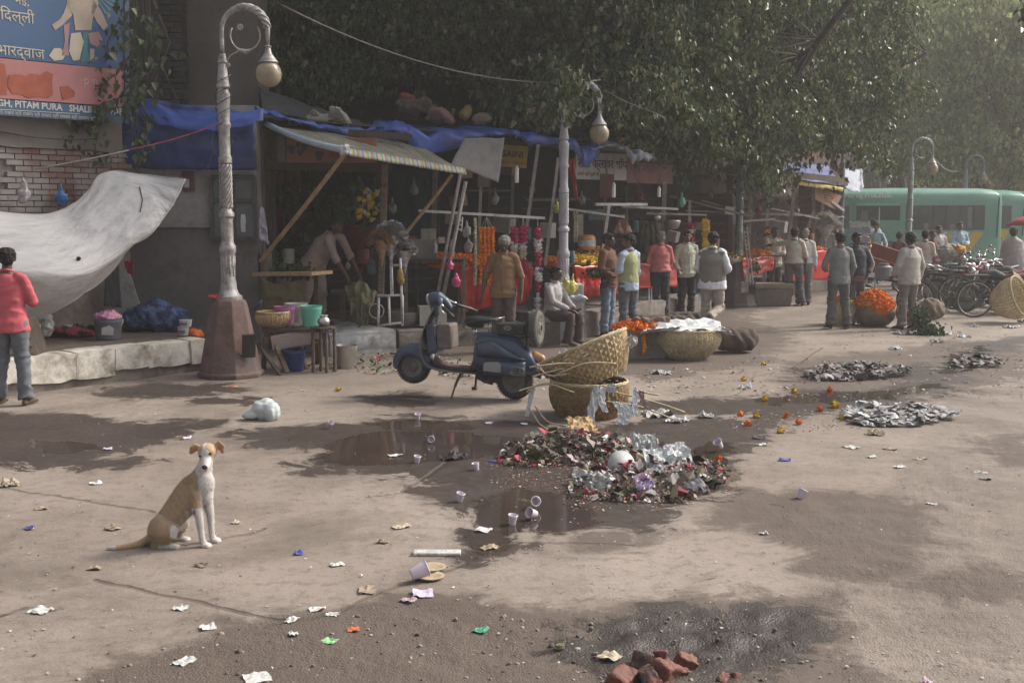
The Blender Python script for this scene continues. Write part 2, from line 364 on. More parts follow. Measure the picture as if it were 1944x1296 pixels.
def ground_mat():
 m = bpy.data.materials.new('ground_concrete');m.use_nodes = True;t = m.node_tree;b = t.nodes['Principled BSDF'];L = t.links.new;N = t.nodes.new
 tc = N('ShaderNodeTexCoord');src = tc.outputs['Object']
 def at(n): a = N('ShaderNodeAttribute');a.attribute_name = n;return a.outputs['Fac']
 def ns(s,d=6,r=0.6,dist=0.0):
  n = N('ShaderNodeTexNoise');n.inputs['Scale'].default_value = s;n.inputs['Detail'].default_value = d;n.inputs['Roughness'].default_value = r;n.inputs['Distortion'].default_value = dist;L(src,n.inputs['Vector']);return n.outputs['Fac']
 def mth(op,a,b_=None,c=None,clamp=False):
  n = N('ShaderNodeMath');n.operation = op;n.use_clamp = clamp
  for i,v in enumerate((a,b_,c)):
   if v is None: continue
   if isinstance(v,(int,float)): n.inputs[i].default_value = v
   else: L(v,n.inputs[i])
  return n.outputs[0]
 def ramp(f,lo,hi,a=0.0,b_=1.0):
  n = N('ShaderNodeMapRange');n.interpolation_type = 'SMOOTHSTEP';n.inputs['From Min'].default_value = lo;n.inputs['From Max'].default_value = hi;n.inputs['To Min'].default_value = a;n.inputs['To Max'].default_value = b_;L(f,n.inputs['Value']);return n.outputs[0]
 def mix(f,a,b_,mode='MIX'):
  n = N('ShaderNodeMixRGB');n.blend_type = mode
  for i,v in ((0,f),(1,a),(2,b_)):
   if isinstance(v,tuple): n.inputs[i].default_value = (*v,1)
   elif isinstance(v,(int,float)): n.inputs[i].default_value = v
   else: L(v,n.inputs[i])
  return n.outputs[0]
 n_mid = ns(1.1,8,0.62);n_fine = ns(9,6,0.7);n_big = ns(0.22,5,0.55);n_gr = ns(70,4,0.8);n_edge = ns(2.2,12,0.78,0.6)
 col = mix(ramp(n_big,0.35,0.66),(0.210,0.168,0.140),(0.285,0.240,0.206))
 col = mix(ramp(n_mid,0.42,0.64,0,0.55),col,(0.138,0.108,0.088))
 col = mix(ramp(n_fine,0.48,0.66,0,0.55),col,(0.112,0.088,0.072))
 col = mix(ramp(n_gr,0.53,0.66,0,0.5),col,(0.34,0.31,0.28))
 col = mix(ramp(ns(38,5,0.85),0.34,0.44,0.6,0),col,(0.07,0.055,0.045))
 col = mix(ramp(ns(0.55,9,0.72,0.5),0.52,0.60,0,0.42),col,(0.105,0.082,0.066))
 sp = N('ShaderNodeTexVoronoi');sp.inputs['Scale'].default_value = 2.3;sp.inputs['Randomness'].default_value = 1
 vv = N('ShaderNodeVectorMath');vv.operation = 'ADD';wn = N('ShaderNodeTexNoise');wn.inputs['Scale'].default_value = 5;L(src,wn.inputs['Vector'])
 sc_ = N('ShaderNodeVectorMath');sc_.operation = 'SCALE';L(wn.outputs['Color'],sc_.inputs[0]);sc_.inputs['Scale'].default_value = 0.45;L(src,vv.inputs[0]);L(sc_.outputs[0],vv.inputs[1]);L(vv.outputs[0],sp.inputs['Vector'])
 spots = mth('MULTIPLY',ramp(sp.outputs['Distance'],0.05,0.13,1,0),ramp(ns(0.6,3),0.5,0.6))
 col = mix(mth('MULTIPLY',spots,0.7),col,(0.10,0.072,0.056))
 rg = at('rough');rgm = ramp(mth('ADD',rg,mth('MULTIPLY',mth('SUBTRACT',n_edge,0.5),0.8)),0.4,0.62)
 vor = N('ShaderNodeTexVoronoi');vor.inputs['Scale'].default_value = 90;L(src,vor.inputs['Vector'])
 pebcol = mix(ramp(vor.outputs['Distance'],0.1,0.5),(0.27,0.235,0.205),(0.12,0.094,0.076))
 col = mix(mth('MULTIPLY',rgm,0.28),col,pebcol)
 dp = ramp(mth('ADD',at('damp'),mth('MULTIPLY',mth('SUBTRACT',n_edge,0.5),1.8)),0.28,0.58)
 col = mix(mth('MULTIPLY',dp,0.8),col,(0.080,0.058,0.046))
 wt = ramp(mth('ADD',at('wet'),mth('MULTIPLY',mth('SUBTRACT',n_edge,0.5),3.0)),0.38,0.50)
 halo = ramp(mth('ADD',at('wet'),mth('MULTIPLY',mth('SUBTRACT',n_edge,0.5),2.0)),0.10,0.56)
 col = mix(mth('MULTIPLY',halo,0.45),col,(0.10,0.075,0.060))
 wetcol = mix(ramp(n_mid,0.35,0.65),(0.026,0.018,0.015),(0.048,0.034,0.028))
 wetcol = mix(ramp(n_gr,0.56,0.68,0,0.5),wetcol,(0.11,0.09,0.08))
 col = mix(mth('MULTIPLY',wt,0.9),col,wetcol)
 dk = ramp(mth('ADD',at('dark'),mth('MULTIPLY',mth('SUBTRACT',n_edge,0.5),2.4)),0.2,0.8)
 col = mix(mth('MULTIPLY',dk,0.65),col,mix(ramp(n_fine,0.4,0.6),(0.024,0.019,0.016),(0.052,0.042,0.036)))
 ck = ramp(mth('ADD',at('crack'),mth('MULTIPLY',mth('SUBTRACT',n_fine,0.5),0.9)),0.45,0.75)
 col = mix(mth('MULTIPLY',ck,0.5),col,(0.07,0.05,0.04))
 L(col,b.inputs['Base Color'])
 pl = mth('MULTIPLY',ramp(mth('ADD',at('pool'),mth('MULTIPLY',mth('SUBTRACT',n_edge,0.5),2.2)),0.42,0.62),wt)
 ro = mth('SUBTRACT',0.85,mth('MULTIPLY',mth('MAXIMUM',wt,mth('MULTIPLY',dk,0.8)),mth('ADD',0.28,mth('MULTIPLY',ramp(n_fine,0.35,0.6),0.14))))
 n = N('ShaderNodeMix');n.data_type = 'FLOAT';L(pl,n.inputs[0]);L(ro,n.inputs[2]);n.inputs[3].default_value = 0.06
 L(n.outputs[0],b.inputs['Roughness']);b.inputs['Specular IOR Level'].default_value = 0.4
 h = mth('ADD',mth('MULTIPLY',n_gr,0.30),mth('MULTIPLY',n_fine,0.8));h = mth('ADD',h,mth('MULTIPLY',n_mid,1.2))
 h = mth('SUBTRACT',h,mth('MULTIPLY',mth('MULTIPLY',vor.outputs['Distance'],rgm),0.5));h = mth('SUBTRACT',h,mth('MULTIPLY',ck,0.8));h = mth('SUBTRACT',h,mth('MULTIPLY',wt,0.25))
 bp = N('ShaderNodeBump');bp.inputs['Distance'].default_value = 0.012;L(h,bp.inputs['Height']);L(mth('SUBTRACT',0.75,mth('MULTIPLY',pl,0.745)),bp.inputs['Strength'])
 L(bp.outputs[0],b.inputs['Normal'])
 return m
make_ground()
# ================================================================== MATERIALS
M_plaster = pmat('plaster_dirty',(0.30,0.285,0.275),0.9,0.2,1.5,0.3,12,dirt=(0.085,0.07,0.06),dscale=1.3,damt=0.85)
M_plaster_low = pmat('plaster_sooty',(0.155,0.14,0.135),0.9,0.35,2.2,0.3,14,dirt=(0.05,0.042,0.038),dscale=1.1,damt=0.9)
M_greywall = pmat('wall_brown_grey',(0.115,0.098,0.082),0.92,0.15,1.0,0.2,10,dirt=(0.06,0.05,0.045),dscale=0.8,damt=0.7)
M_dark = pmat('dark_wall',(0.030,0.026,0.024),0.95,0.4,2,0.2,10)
M_darkred = pmat('dark_red_shutter',(0.075,0.030,0.026),0.85,0.35,2,0.2,10,dirt=(0.03,0.025,0.02))
M_kerb = pmat('kerb_limewash',(0.56,0.53,0.47),0.95,0.15,3,0.7,9,dirt=(0.13,0.095,0.07),dscale=2.6,damt=0.9)
M_conc = pmat('old_concrete',(0.19,0.165,0.145),0.95,0.25,3,0.6,12,dirt=(0.09,0.065,0.05),dscale=2.2,damt=0.8)
M_pave = pmat('pavement_dust',(0.13,0.10,0.082),0.95,0.25,3,0.4,14)
M_redstone = pmat('pedestal_red_stone',(0.125,0.075,0.063),0.9,0.3,4,0.6,14,dirt=(0.13,0.12,0.115),dscale=3,damt=0.95)
M_greystone = pmat('pedestal_grey_stone',(0.15,0.115,0.10),0.85,0.2,4,0.4,14,dirt=(0.09,0.07,0.065),dscale=2.5,damt=0.8)
M_lamp = pmat('lamp_silver_paint',(0.34,0.325,0.315),0.5,0.25,12,0.35,60,metal=0.35,dirt=(0.10,0.08,0.065),dscale=9,damt=0.95)
M_lampw = pmat('lamp_white_paint',(0.36,0.35,0.38),0.5,0.12,9,0.2,50,dirt=(0.2,0.18,0.17),dscale=6,damt=0.6)
M_lampg = pmat('lamp_green_grey_paint',(0.17,0.185,0.18),0.5,0.25,9,0.2,50,metal=0.3,dirt=(0.08,0.07,0.06),dscale=6,damt=0.7)
M_wood = pmat('old_wood',(0.16,0.115,0.075),0.85,0.35,4,0.4,20,stretch=(1,1,6))
M_woodd = pmat('dark_wood',(0.055,0.040,0.030),0.85,0.35,5,0.4,20)
M_bamboo = pmat('bamboo_pole',(0.33,0.225,0.115),0.6,0.3,8,0.2,30)
M_pole = pmat('weathered_grey_pole',(0.27,0.245,0.23),0.7,0.25,9,0.3,30,dirt=(0.1,0.085,0.07),dscale=5)
M_poled = pmat('dim_pole',(0.13,0.11,0.095),0.8,0.3,9,0.3,30,dirt=(0.05,0.04,0.035),dscale=5)
M_whitemetal = pmat('white_painted_metal',(0.55,0.54,0.55),0.5,0.12,14,0.1,40,dirt=(0.2,0.14,0.1),dscale=9,damt=0.7)
M_iron = pmat('rusty_iron',(0.075,0.060,0.050),0.7,0.35,12,0.3,50,metal=0.4)
M_steel = pmat('steel',(0.48,0.47,0.46),0.32,0.15,9,0.1,30,metal=0.9)
M_black = pmat('black_plastic',(0.022,0.022,0.024),0.45,0.3,6,0.05,30)
M_rubber = pmat('tyre_rubber',(0.040,0.038,0.036),0.85,0.3,20,0.3,60,dirt=(0.13,0.115,0.10),dscale=7,damt=0.55)
M_rope = pmat('rope',(0.42,0.38,0.34),0.9,0.2,30,0,1)
M_ropep = pmat('pink_string',(0.42,0.10,0.16),0.9,0.2,30,0,1)
def cloth(name,c,var=0.14,rough=0.85,b=0.35,dirt=None,s=5):
 return pmat(name,c,rough,var,s,b,9,dirt=dirt,dscale=2.5,damt=0.6)
# ================================================================== PAVEMENT, LEDGES, WALLS
K0,K1 = G(60,747),G(374,706);kd = (K1-K0).normalized();kn = Vector((-kd.y,kd.x,0))   # kn points back, away from the road
KS = K0-kd*5.0;PZ = 0.43
mb = MB();s = 0.0;tot = (K1-KS).length+0.15;kerbs = thing('kerb',tuple(KS),None,None);tag(kerbs,'broken limewashed kerb blocks edging the raised pavement',kind='structure')
i = 0
while s < tot:
 L_ = rnd.uniform(0.42,0.66);L_ = min(L_,tot-s+0.02);mb = MB();a = KS+kd*(s+0.003);bb = KS+kd*(s+L_-0.003)
 lo = 0.10+rnd.uniform(-0.03,0.03) if i % 3 else 0.14;tp = PZ+rnd.uniform(-0.012,0.012);j = kn*rnd.uniform(-0.015,0.015);P = []
 nx,nz_,ny = 7,6,4
 bm = bmesh.new();bmesh.ops.create_cube(bm,size=1);bmesh.ops.subdivide_edges(bm,edges=bm.edges,cuts=7,use_grid_fill=True)
 for v in bm.verts:
  x,y,z = v.co+Vector((0.5,0.5,0.5));e = min(x,1-x,1.0)*6;rz = min(1,e)
  zt = tp-0.008*max(0,1-e*1.5)**2
  p = a.lerp(bb,x)+kn*(0.30*y)+Vector((0,0,lo+(zt-lo)*z))+j
  k_ = noise.noise(p*4)*0.018+noise.noise(p*12)*0.014+noise.noise(p*30)*0.007
  p += kn*(k_-0.0)*(1-y)-Vector((0,0,1))*(max(0,0.5-y)*max(0,z-0.85)*0.12)
  if z < 0.1: p.z += noise.noise(p*5)*0.03
  v.co = p
 me = bpy.data.meshes.new('kerb_block');bm.to_mesh(me);bm.free();link_mesh('kerb_block',me,kerbs,True,[M_kerb],True);me.set_sharp_from_angle(angle=math.radians(32))
 s += L_;i += 1
mb = MB();mb.prism([(0,0),(tot,0),(tot,0.16),(0,0.16)],KS+kn*0.05,kd,(0,0,1),kn*0.2);mb.build('kerb_foundation',M_conc,kerbs)
PB = 5.5
pv = [KS+kn*0.295,K1+kd*0.15+kn*0.295,K1+kd*0.6+kn*1.2,A(495,600,17.6),A(495,600,19.5),KS+kn*4]
mb = MB();mb.prism([(p.x,p.y) for p in pv],(0,0,0),(1,0,0),(0,1,0),(0,0,PZ-0.012));tag(mb.build('pavement',M_pave),'raised dusty pavement behind the kerb',kind='structure')
Wa,Wb = A(0,400,15.0),A(236,400,16.45);Wa.z = Wb.z = 0;wd = (Wb-Wa).normalized();Wa -= wd*5;wn_ = Vector((-wd.y,wd.x,0))
def brick_mat():
 m = bpy.data.materials.new('brick');m.use_nodes = True;t = m.node_tree;b = t.nodes['Principled BSDF'];L = t.links.new
 g = t.nodes.new('ShaderNodeNewGeometry');r = t.nodes.new('ShaderNodeValToRGB');cr = r.color_ramp
 for i in range(3): cr.elements.new(0.5)
 for i,c in enumerate([(0.13,0.062,0.046),(0.19,0.10,0.078),(0.22,0.17,0.145),(0.16,0.085,0.068),(0.26,0.235,0.215)]): cr.elements[i].position = i/4.0;cr.elements[i].color = (*c,1)
 n = t.nodes.new('ShaderNodeTexNoise');n.inputs['Scale'].default_value = 2;n.inputs['Detail'].default_value = 8;tc = t.nodes.new('ShaderNodeTexCoord');L(tc.outputs['Object'],n.inputs['Vector'])
 mx = t.nodes.new('ShaderNodeMixRGB');r2 = t.nodes.new('ShaderNodeValToRGB');L(n.outputs['Fac'],r2.inputs['Fac']);r2.color_ramp.elements[0].position = 0.45;r2.color_ramp.elements[1].position = 0.62
 L(g.outputs['Random Per Island'],r.inputs['Fac']);L(r2.outputs[0],mx.inputs[0]);L(r.outputs[0],mx.inputs[1]);mx.inputs[2].default_value = (0.27,0.25,0.235,1)
 L(mx.outputs[0],b.inputs['Base Color']);b.inputs['Roughness'].default_value = 0.95;return m
M_brick = brick_mat()
bw = thing('brick_wall',tuple(Wa),'worn brick wall patched with plaster behind the sagging white sheet','wall')
Lw = (Wb-Wa).length
mb = MB();mb.prism([(0,0),(Lw+0.1,0),(Lw+0.1,3.1),(0,3.1)],Wa+wn_*0.05,wd,(0,0,1),wn_*0.3);mb.build('wall_core',M_conc,bw)
mb = MB();z = 1.55;row = 0
while z < 2.93:
 x = 3.6-(0.12 if row % 2 else 0)
 while x < Lw:
  if nz(x,z,1.3,5) > -0.33 or z < 2.0:
   d = 0.045+0.012*nz(x*3,z*3,4,2);mb.prism([(0,0),(0.222,0),(0.222,0.063),(0,0.063)],Wa+wd*x+Vector((0,0,z)),wd,(0,0,1),-wn_*d+wn_*0.0)
  x += 0.235
 z += 0.076;row += 1
o_ = mb.build('bricks',M_brick,bw);
for v in o_.data.vertices: v.co += wn_*0.05
mb = MB();mb.sheet([[Wa+wd*(Lw*i/40)+Vector((0,0,2.92+0.05*nz(i,0,0.4)+(5.2-2.92)*j/8))-wn_*(0.0+0.03*nz(i,j,0.7)) for i in range(41)] for j in range(9)])
mb.build('plaster_band',pmat('plaster_band',(0.17,0.15,0.135),0.9,0.2,1.6,0.3,12,dirt=(0.09,0.075,0.06),dscale=1.6),bw,solid=0.05)
WY = 16.9
ww = thing('plaster_wall',tuple(A(360,500,WY).xy)+(0,),'stained white plaster wall with a grey shuttered window','wall')
x0,x1 = A(228,400,WY).x,A(489,400,WY).x;zt = A(0,200,WY).z;zm = A(0,432,WY).z
MB().box(((x0+x1)/2,WY+0.15,(zm+zt)/2),(x1-x0,0.3,zt-zm)).build('upper_plaster',M_plaster,ww)
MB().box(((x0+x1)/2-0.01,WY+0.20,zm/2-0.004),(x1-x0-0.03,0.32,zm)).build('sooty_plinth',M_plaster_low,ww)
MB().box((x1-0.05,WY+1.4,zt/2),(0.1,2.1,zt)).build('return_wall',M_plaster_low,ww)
M_shut = pmat('shutter_grey',(0.135,0.15,0.155),0.6,0.15,4,0.15,20,dirt=(0.08,0.075,0.07),dscale=3);M_shutf = pmat('shutter_frame',(0.075,0.07,0.065),0.7,0.3,9,0.3,30)
def wrect(x0p,y0p,x1p,y1p,Y): a = A(x0p,y0p,Y);b = A(x1p,y1p,Y);return a.x,a.z,b.x,b.z
fx0,fz0,fx1,fz1 = wrect(402,336,487,452,WY)
win = MB()
for p,q in (((fx0,fz0),(fx1,fz0)),((fx0,fz1),(fx1,fz1)),((fx0,fz0),(fx0,fz1)),((fx1,fz0),(fx1,fz1)),(((fx0+fx1)/2,fz0),((fx0+fx1)/2,fz1)),((fx0,fz0*0.62+fz1*0.38),(fx1,fz0*0.62+fz1*0.38))):
 win.beam((p[0],WY-0.04,p[1]),(q[0],WY-0.04,q[1]),0.05,0.055)
wf = win.build('window_frame',M_shutf,ww)
MB().box(((fx0+fx1)/2,WY-0.012,(fz0+fz1)/2),(fx1-fx0,0.02,fz0-fz1)).build('shutter_panel',M_shut,wf)
a = A(463,423,WY);MB().prism([(-.035,-.13),(.03,-.135),(.028,-.02),(.04,.0),(.03,.12),(-.03,.125),(-.04,.02)],(a.x,WY-0.034,a.z),(1,0,0),(0,0,1),(0,0.004,0)).build('torn_notice',pmat('paper_white',(0.6,0.6,0.58),0.9,0.1,9,0),wf)
a = A(400,400,WY)
g1 = thing('house_wall',tuple(A(415,400,18.6).xy)+(0,),'bare brown grey house wall rising above the blue tarpaulin','wall')
mb = MB();mb.box(((A(345,0,18.6).x+A(487,0,18.6).x)/2,19.0,3.8),(A(487,0,18.6).x-A(345,0,18.6).x,0.8,7.6));mb.build('wall',M_greywall,g1)
mb = MB();x0,x1 = A(300,0,18.4).x,A(347,0,18.4).x
z = 2.2;r_ = 0
while z < 7:
 for k in range(2):
  mb.box((x0+(x1-x0)*(0.25+0.5*k)+rnd.uniform(-.015,.015),18.5+rnd.uniform(-.02,.02),z+0.04),((x1-x0)*0.48,0.3,0.075))
 z += 0.085;r_ += 1
mb.build('brick_pier',pmat('dark_brick',(0.035,0.028,0.026),0.95,0.4,5,0.4,20),g1)
mb = MB();mb.box((A(240,0,19).x-1.5,19.2,4),(5.2,0.3,8));mb.build('side_wall',pmat('sidewall',(0.06,0.05,0.045),0.95,0.3,2,0.2),g1)
FYX = [(490,17.0),(760,18.4),(1110,20.6),(1400,26.0),(1600,34.0),(1760,44.0)]
def fy(x):
 for (a_,ya),(b_,yb) in zip(FYX,FYX[1:]):
  if x <= b_: return ya+(yb-ya)*(x-a_)/(b_-a_)
 return FYX[-1][1]
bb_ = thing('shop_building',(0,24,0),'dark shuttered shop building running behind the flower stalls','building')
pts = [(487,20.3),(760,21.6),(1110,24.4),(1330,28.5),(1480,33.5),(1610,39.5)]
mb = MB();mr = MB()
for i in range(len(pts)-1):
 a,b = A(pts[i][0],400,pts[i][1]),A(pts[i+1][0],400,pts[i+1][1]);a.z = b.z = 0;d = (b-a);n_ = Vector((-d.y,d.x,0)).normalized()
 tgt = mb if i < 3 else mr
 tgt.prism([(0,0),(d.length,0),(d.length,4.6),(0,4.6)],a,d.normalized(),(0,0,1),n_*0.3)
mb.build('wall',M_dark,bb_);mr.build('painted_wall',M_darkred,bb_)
mb = MB()
for i in range(len(pts)-1):
 a,b = A(pts[i][0],400,pts[i][1]),A(pts[i+1][0],400,pts[i+1][1]);a.z = b.z = 0;d = (b-a);n_ = Vector((-d.y,d.x,0)).normalized();k = int(d.length/0.9)
 for j in range(k):
  if (j+i) % 3 == 2: continue
  o_ = a+d*((j+0.5)/k)-n_*0.03;w_ = d.length/k*0.8
  for q in range(9): mb.beam(o_-d.normalized()*w_/2+Vector((0,0,0.6+q*0.22)),o_+d.normalized()*w_/2+Vector((0,0,0.6+q*0.22)),0.04,0.03)
mb.build('wall_slats',pmat('shutter_ribs',(0.06,0.035,0.03),0.8,0.3,3,0.1),bb_)
up = thing('upper_house',tuple(A(800,400,27).xy)+(0,),'pale rendered house with dark window bars glimpsed above the stall roofs','building')
a = A(700,200,27);b = A(960,40,27);MB().box(((a.x+b.x)/2,27.2,(a.z+b.z)/2),(b.x-a.x,0.4,b.z-a.z)).build('wall',pmat('pale_render',(0.22,0.21,0.205),0.9,0.1,1),up)
mb = MB()
for (p,q,r_,s_) in ((770,162,885,172),(770,195,885,202),(780,120,780,205),(862,120,862,205),(820,165,820,200)): mb.beam(A(p,q,26.9),A(r_,s_,26.9),0.09,0.09)
mb.build('window_bars',M_woodd,up)
M_ledge = pmat('ledge_limewash',(0.36,0.37,0.38),0.9,0.18,3,0.4,12,dirt=(0.12,0.10,0.085),dscale=2.4,damt=0.9)
def ledge(name,x0,y0,x1,y1,h,depth,m,label):
 a,b = G(x0,y0),G(x1,y1);d = (b-a);n_ = Vector((-d.y,d.x,0)).normalized();mb = MB();k = 14
 rows = []
 prof = [(0.02,0),(0.0,0.25),(0.0,0.8),(0.02,1),(0.3,1),(1,1)]
 for (dd,hh) in prof: rows.append([a+d*(i/k)+n_*(dd*depth+0.02*nz(i,hh*5,0.9,x0))+Vector((0,0,hh*h+(0.012*nz(i,dd,0.8,3) if hh > 0.5 else -0.01))) for i in range(k+1)])
 mb.sheet(rows);mb.prism([(0,0),(depth,0),(depth,h-0.02),(0,h-0.02)],a+d.normalized()*0.02,n_,(0,0,1),d*0.98)
 return tag(mb.build(name,m,smooth='auto'),label,'ledge')
ledge('stall_ledge',628,678,752,668,0.34,2.6,M_ledge,'low limewashed masonry ledge in front of the bending man')
ledge('stall_ledge',758,664,1010,650,0.30,2.4,M_conc,'brown masonry ledge strewn with scraps behind the scooter')
ledge('stall_ledge',1085,645,1178,628,0.42,2.2,M_conc,'masonry ledge behind the white plinth of the second lamp')
ledge('stall_ledge',1180,622,1330,596,0.40,2.2,M_conc,'masonry ledge in shadow behind the man in the coral shirt')
ledge('stall_ledge',1500,560,1580,545,0.42,2.2,M_conc,'masonry ledge at the far end under red cloth')
mb = MB();P_ = [A(500,600,18.2),A(760,600,19.4),A(1110,600,22),A(1400,500,28),A(1560,500,35),A(1560,500,38),A(1400,500,31.5),A(1110,600,24.5),A(487,600,20.4)]
mb.prism([(p.x,p.y) for p in P_],(0,0,0),(1,0,0),(0,1,0),(0,0,0.3));tag(mb.build('path',M_pave),'trodden floor inside the stall row',kind='structure')
# ================================================================== TREES
def leaf_mesh(name,pos,nrm,drop,size,mats,midx=None,parent=None):
 """heart-shaped leaves with a drawn-out tip; two folded halves each"""
 n = len(pos);nrm = nrm/np.linalg.norm(nrm,axis=1)[:,None]
 t = drop-nrm*np.sum(drop*nrm,1)[:,None];t /= np.linalg.norm(t,axis=1)[:,None]+1e-9;b = np.cross(nrm,t)
 L = size[:,None]
 f = (0.16*L)*nrm
 p0 = pos;p1 = pos+t*L*0.25+b*L*0.40+f;p2 = pos+t*L*0.62+b*L*0.27+f*0.7;p3 = pos+t*L*1.15-nrm*L*0.08;p4 = pos+t*L*0.62-b*L*0.27+f*0.7;p5 = pos+t*L*0.25-b*L*0.40+f
 V = np.stack([p0,p1,p2,p3,p4,p5],1).reshape(-1,3)
 i = np.arange(n)[:,None]*6
 Fc = np.concatenate([i+np.array([[0,1,2,3]]),i+np.array([[0,3,4,5]])],1).reshape(-1,4).astype(np.int32)
 me = bpy.data.meshes.new(name);me.vertices.add(len(V));me.vertices.foreach_set('co',V.astype(np.float32).ravel())
 me.loops.add(Fc.size);me.loops.foreach_set('vertex_index',Fc.ravel());me.polygons.add(len(Fc))
 me.polygons.foreach_set('loop_start',np.arange(0,Fc.size,4,dtype=np.int32));me.polygons.foreach_set('loop_total',np.full(len(Fc),4,dtype=np.int32));me.update(calc_edges=True)
 return link_mesh(name,me,parent,True,mats,False)
LEAFD = island_mat('leaf_dark',[(0.022,0.034,0.012),(0.038,0.055,0.018),(0.062,0.080,0.028),(0.11,0.12,0.055),(0.22,0.19,0.10)],0.38,0.25,pos=[0,0.4,0.75,0.93,0.99])
LEAFM = island_mat('leaf_mid',[(0.024,0.042,0.012),(0.045,0.070,0.020),(0.075,0.102,0.032),(0.14,0.155,0.065),(0.32,0.28,0.16)],0.32,0.35,pos=[0,0.35,0.7,0.92,0.99])
LEAFH = island_mat('leaf_hazed',[(0.13,0.16,0.075),(0.19,0.22,0.10),(0.26,0.29,0.14),(0.34,0.35,0.18),(0.42,0.39,0.22)],0.4,0.5,pos=[0,0.35,0.7,0.92,1.0])  # far leaves lightened: haze and sunlight put into their colour
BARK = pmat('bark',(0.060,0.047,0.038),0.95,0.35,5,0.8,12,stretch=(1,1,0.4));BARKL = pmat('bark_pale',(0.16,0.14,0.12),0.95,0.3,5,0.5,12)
def interp(xs,x):
 for (a,ya),(b,yb) in zip(xs,xs[1:]):
  if x <= b: return ya+(yb-ya)*(x-a)/(b-a) if x >= a else ya
 return xs[-1][1]
def crown(parent,centers,per,spread,size,mat_,seed,name='crown',sz_var=0.35,flat=0.5):
 r = np.random.RandomState(seed);C = np.array(centers);n = len(C)
 k = np.repeat(np.arange(n),per);N = len(k)
 sp = (spread*(0.6+0.8*r.rand(n)))[k]
 nsp = 5;sdir = r.randn(n,nsp,3);sdir[:,:,2] = -np.abs(sdir[:,:,2])*0.7;sdir /= np.linalg.norm(sdir,axis=2)[:,:,None]
 which = r.randint(0,nsp,N);along = r.rand(N)**0.7
 P = C[k]+sdir[k,which]*(along*sp*1.5)[:,None]+r.randn(N,3)*(sp*0.26)[:,None]
 P[:,2] -= (along**2)*sp*0.5
 nr = r.randn(N,3);nr[:,2] = np.abs(nr[:,2])*flat;dr = np.stack([r.randn(N)*0.5,r.randn(N)*0.5,-np.ones(N)],1)
 S = size*(1-sz_var+2*sz_var*r.rand(N))
 return leaf_mesh(name,P,nr,dr,S,[mat_],parent=parent),P
def limb(mb,p,q,r0,r1,wob=0.25,n=7,seed=0):
 p,q = Vector(p),Vector(q);pts = []
 for i in range(n+1):
  t = i/n;w_ = wob*math.sin(t*PI);o = Vector((noise.noise(Vector((t*3,seed,0))),noise.noise(Vector((t*3,seed,9))),noise.noise(Vector((t*3,seed,5)))))*w_*2;pts.append(p.lerp(q,t)+o)
 mb.tube(pts,[r0+(r1-r0)*i/n for i in range(n+1)],9)
 return pts
def twigs(parent,centers,root_pts,r,mat_,name='branch'):
 mb = MB()
 for i,c in enumerate(centers):
  c = Vector(c);best = min(root_pts,key=lambda p: (p-c).length+rnd.random()*1.6)
  if (best-c).length > 2.6: continue
  mid = best.lerp(c,0.5)+Vector((0,0,0.12*(best-c).length));mb.tube([best,mid,c,c+Vector((rnd.uniform(-.4,.4),rnd.uniform(-.4,.4),-0.4))],[r,r*0.7,r*0.4,r*0.12],5)
 return mb.build(name,mat_,parent,smooth=True)
LOW = [(500,120),(540,170),(600,195),(700,190),(745,150),(800,120),(870,120),(900,180),(950,215),(1000,225),(1060,215),(1110,235),(1180,235),(1235,285),(1270,320),(1330,315),(1375,300),(1420,350),(1450,378),(1485,320),(1530,285),(1600,292),(1650,320),(1700,390),(1740,300),(1770,190)]
def px_clumps(n,x0,x1,ylo,yhi,Yf,seed,low=LOW,dens=None,keep=None):
 r = random.Random(seed);out = []
 while len(out) < n:
  x = r.uniform(x0,x1);y = r.uniform(ylo,yhi)
  if y > interp(low,x)-38: continue
  if keep and not keep(x,y,r): continue
  Y = Yf(x,y,r);out.append(tuple(A(x,y,Y)))
 return out
t1 = thing('peepal_tree',tuple(A(600,400,22.0).xy)+(0,),'large dark peepal tree with thick trunk rising behind the checked awning','tree')
mb = MB();tb = Vector(t1.location)
limb(mb,tb,tb+Vector((0.3,0,6.5)),0.55,0.42,0.2,9,1)
R1 = []
for q,r_ in (((2.5,-1.5,6.8),0.2),((-1.5,-0.5,8.5),0.22),((4.2,1,8.2),0.22),((1.0,-2.2,7.8),0.16),((6.5,0.2,7.2),0.15)):
 R1 += limb(mb,tb+Vector((0.25,0,4.2)),tb+Vector(q),r_,0.05,0.5,9,r_*70)
mb.build('trunk',BARK,t1,smooth=True)
hole1 = lambda x,y,r: not (690 < x < 745 and 5 < y < 60) and not (760 < x < 885 and 110 < y < 215)
c1 = px_clumps(720,500,1120,-60,240,lambda x,y,r: r.uniform(19.8,24.5),3,keep=hole1)
c1b = px_clumps(120,420,1120,-620,-290,lambda x,y,r: r.uniform(17.5,25),4)
crown(t1,c1,80,0.34,0.098,LEAFD,5);crown(t1,c1b,60,0.75,0.22,LEAFD,6,name='shade_crown')  # second layer: sparse large leaves above the view, added to cast shade
twigs(t1,c1[::5],R1,0.035,BARK)
t2 = thing('peepal_tree',tuple(A(1290,400,30.0).xy)+(0,),'broad peepal tree whose lit leaves hang over the middle of the stall row','tree')
mb = MB();tb = Vector(t2.location)
limb(mb,tb,tb+Vector((0.2,-1,5.5)),0.5,0.35,0.2,9,2);R2 = []
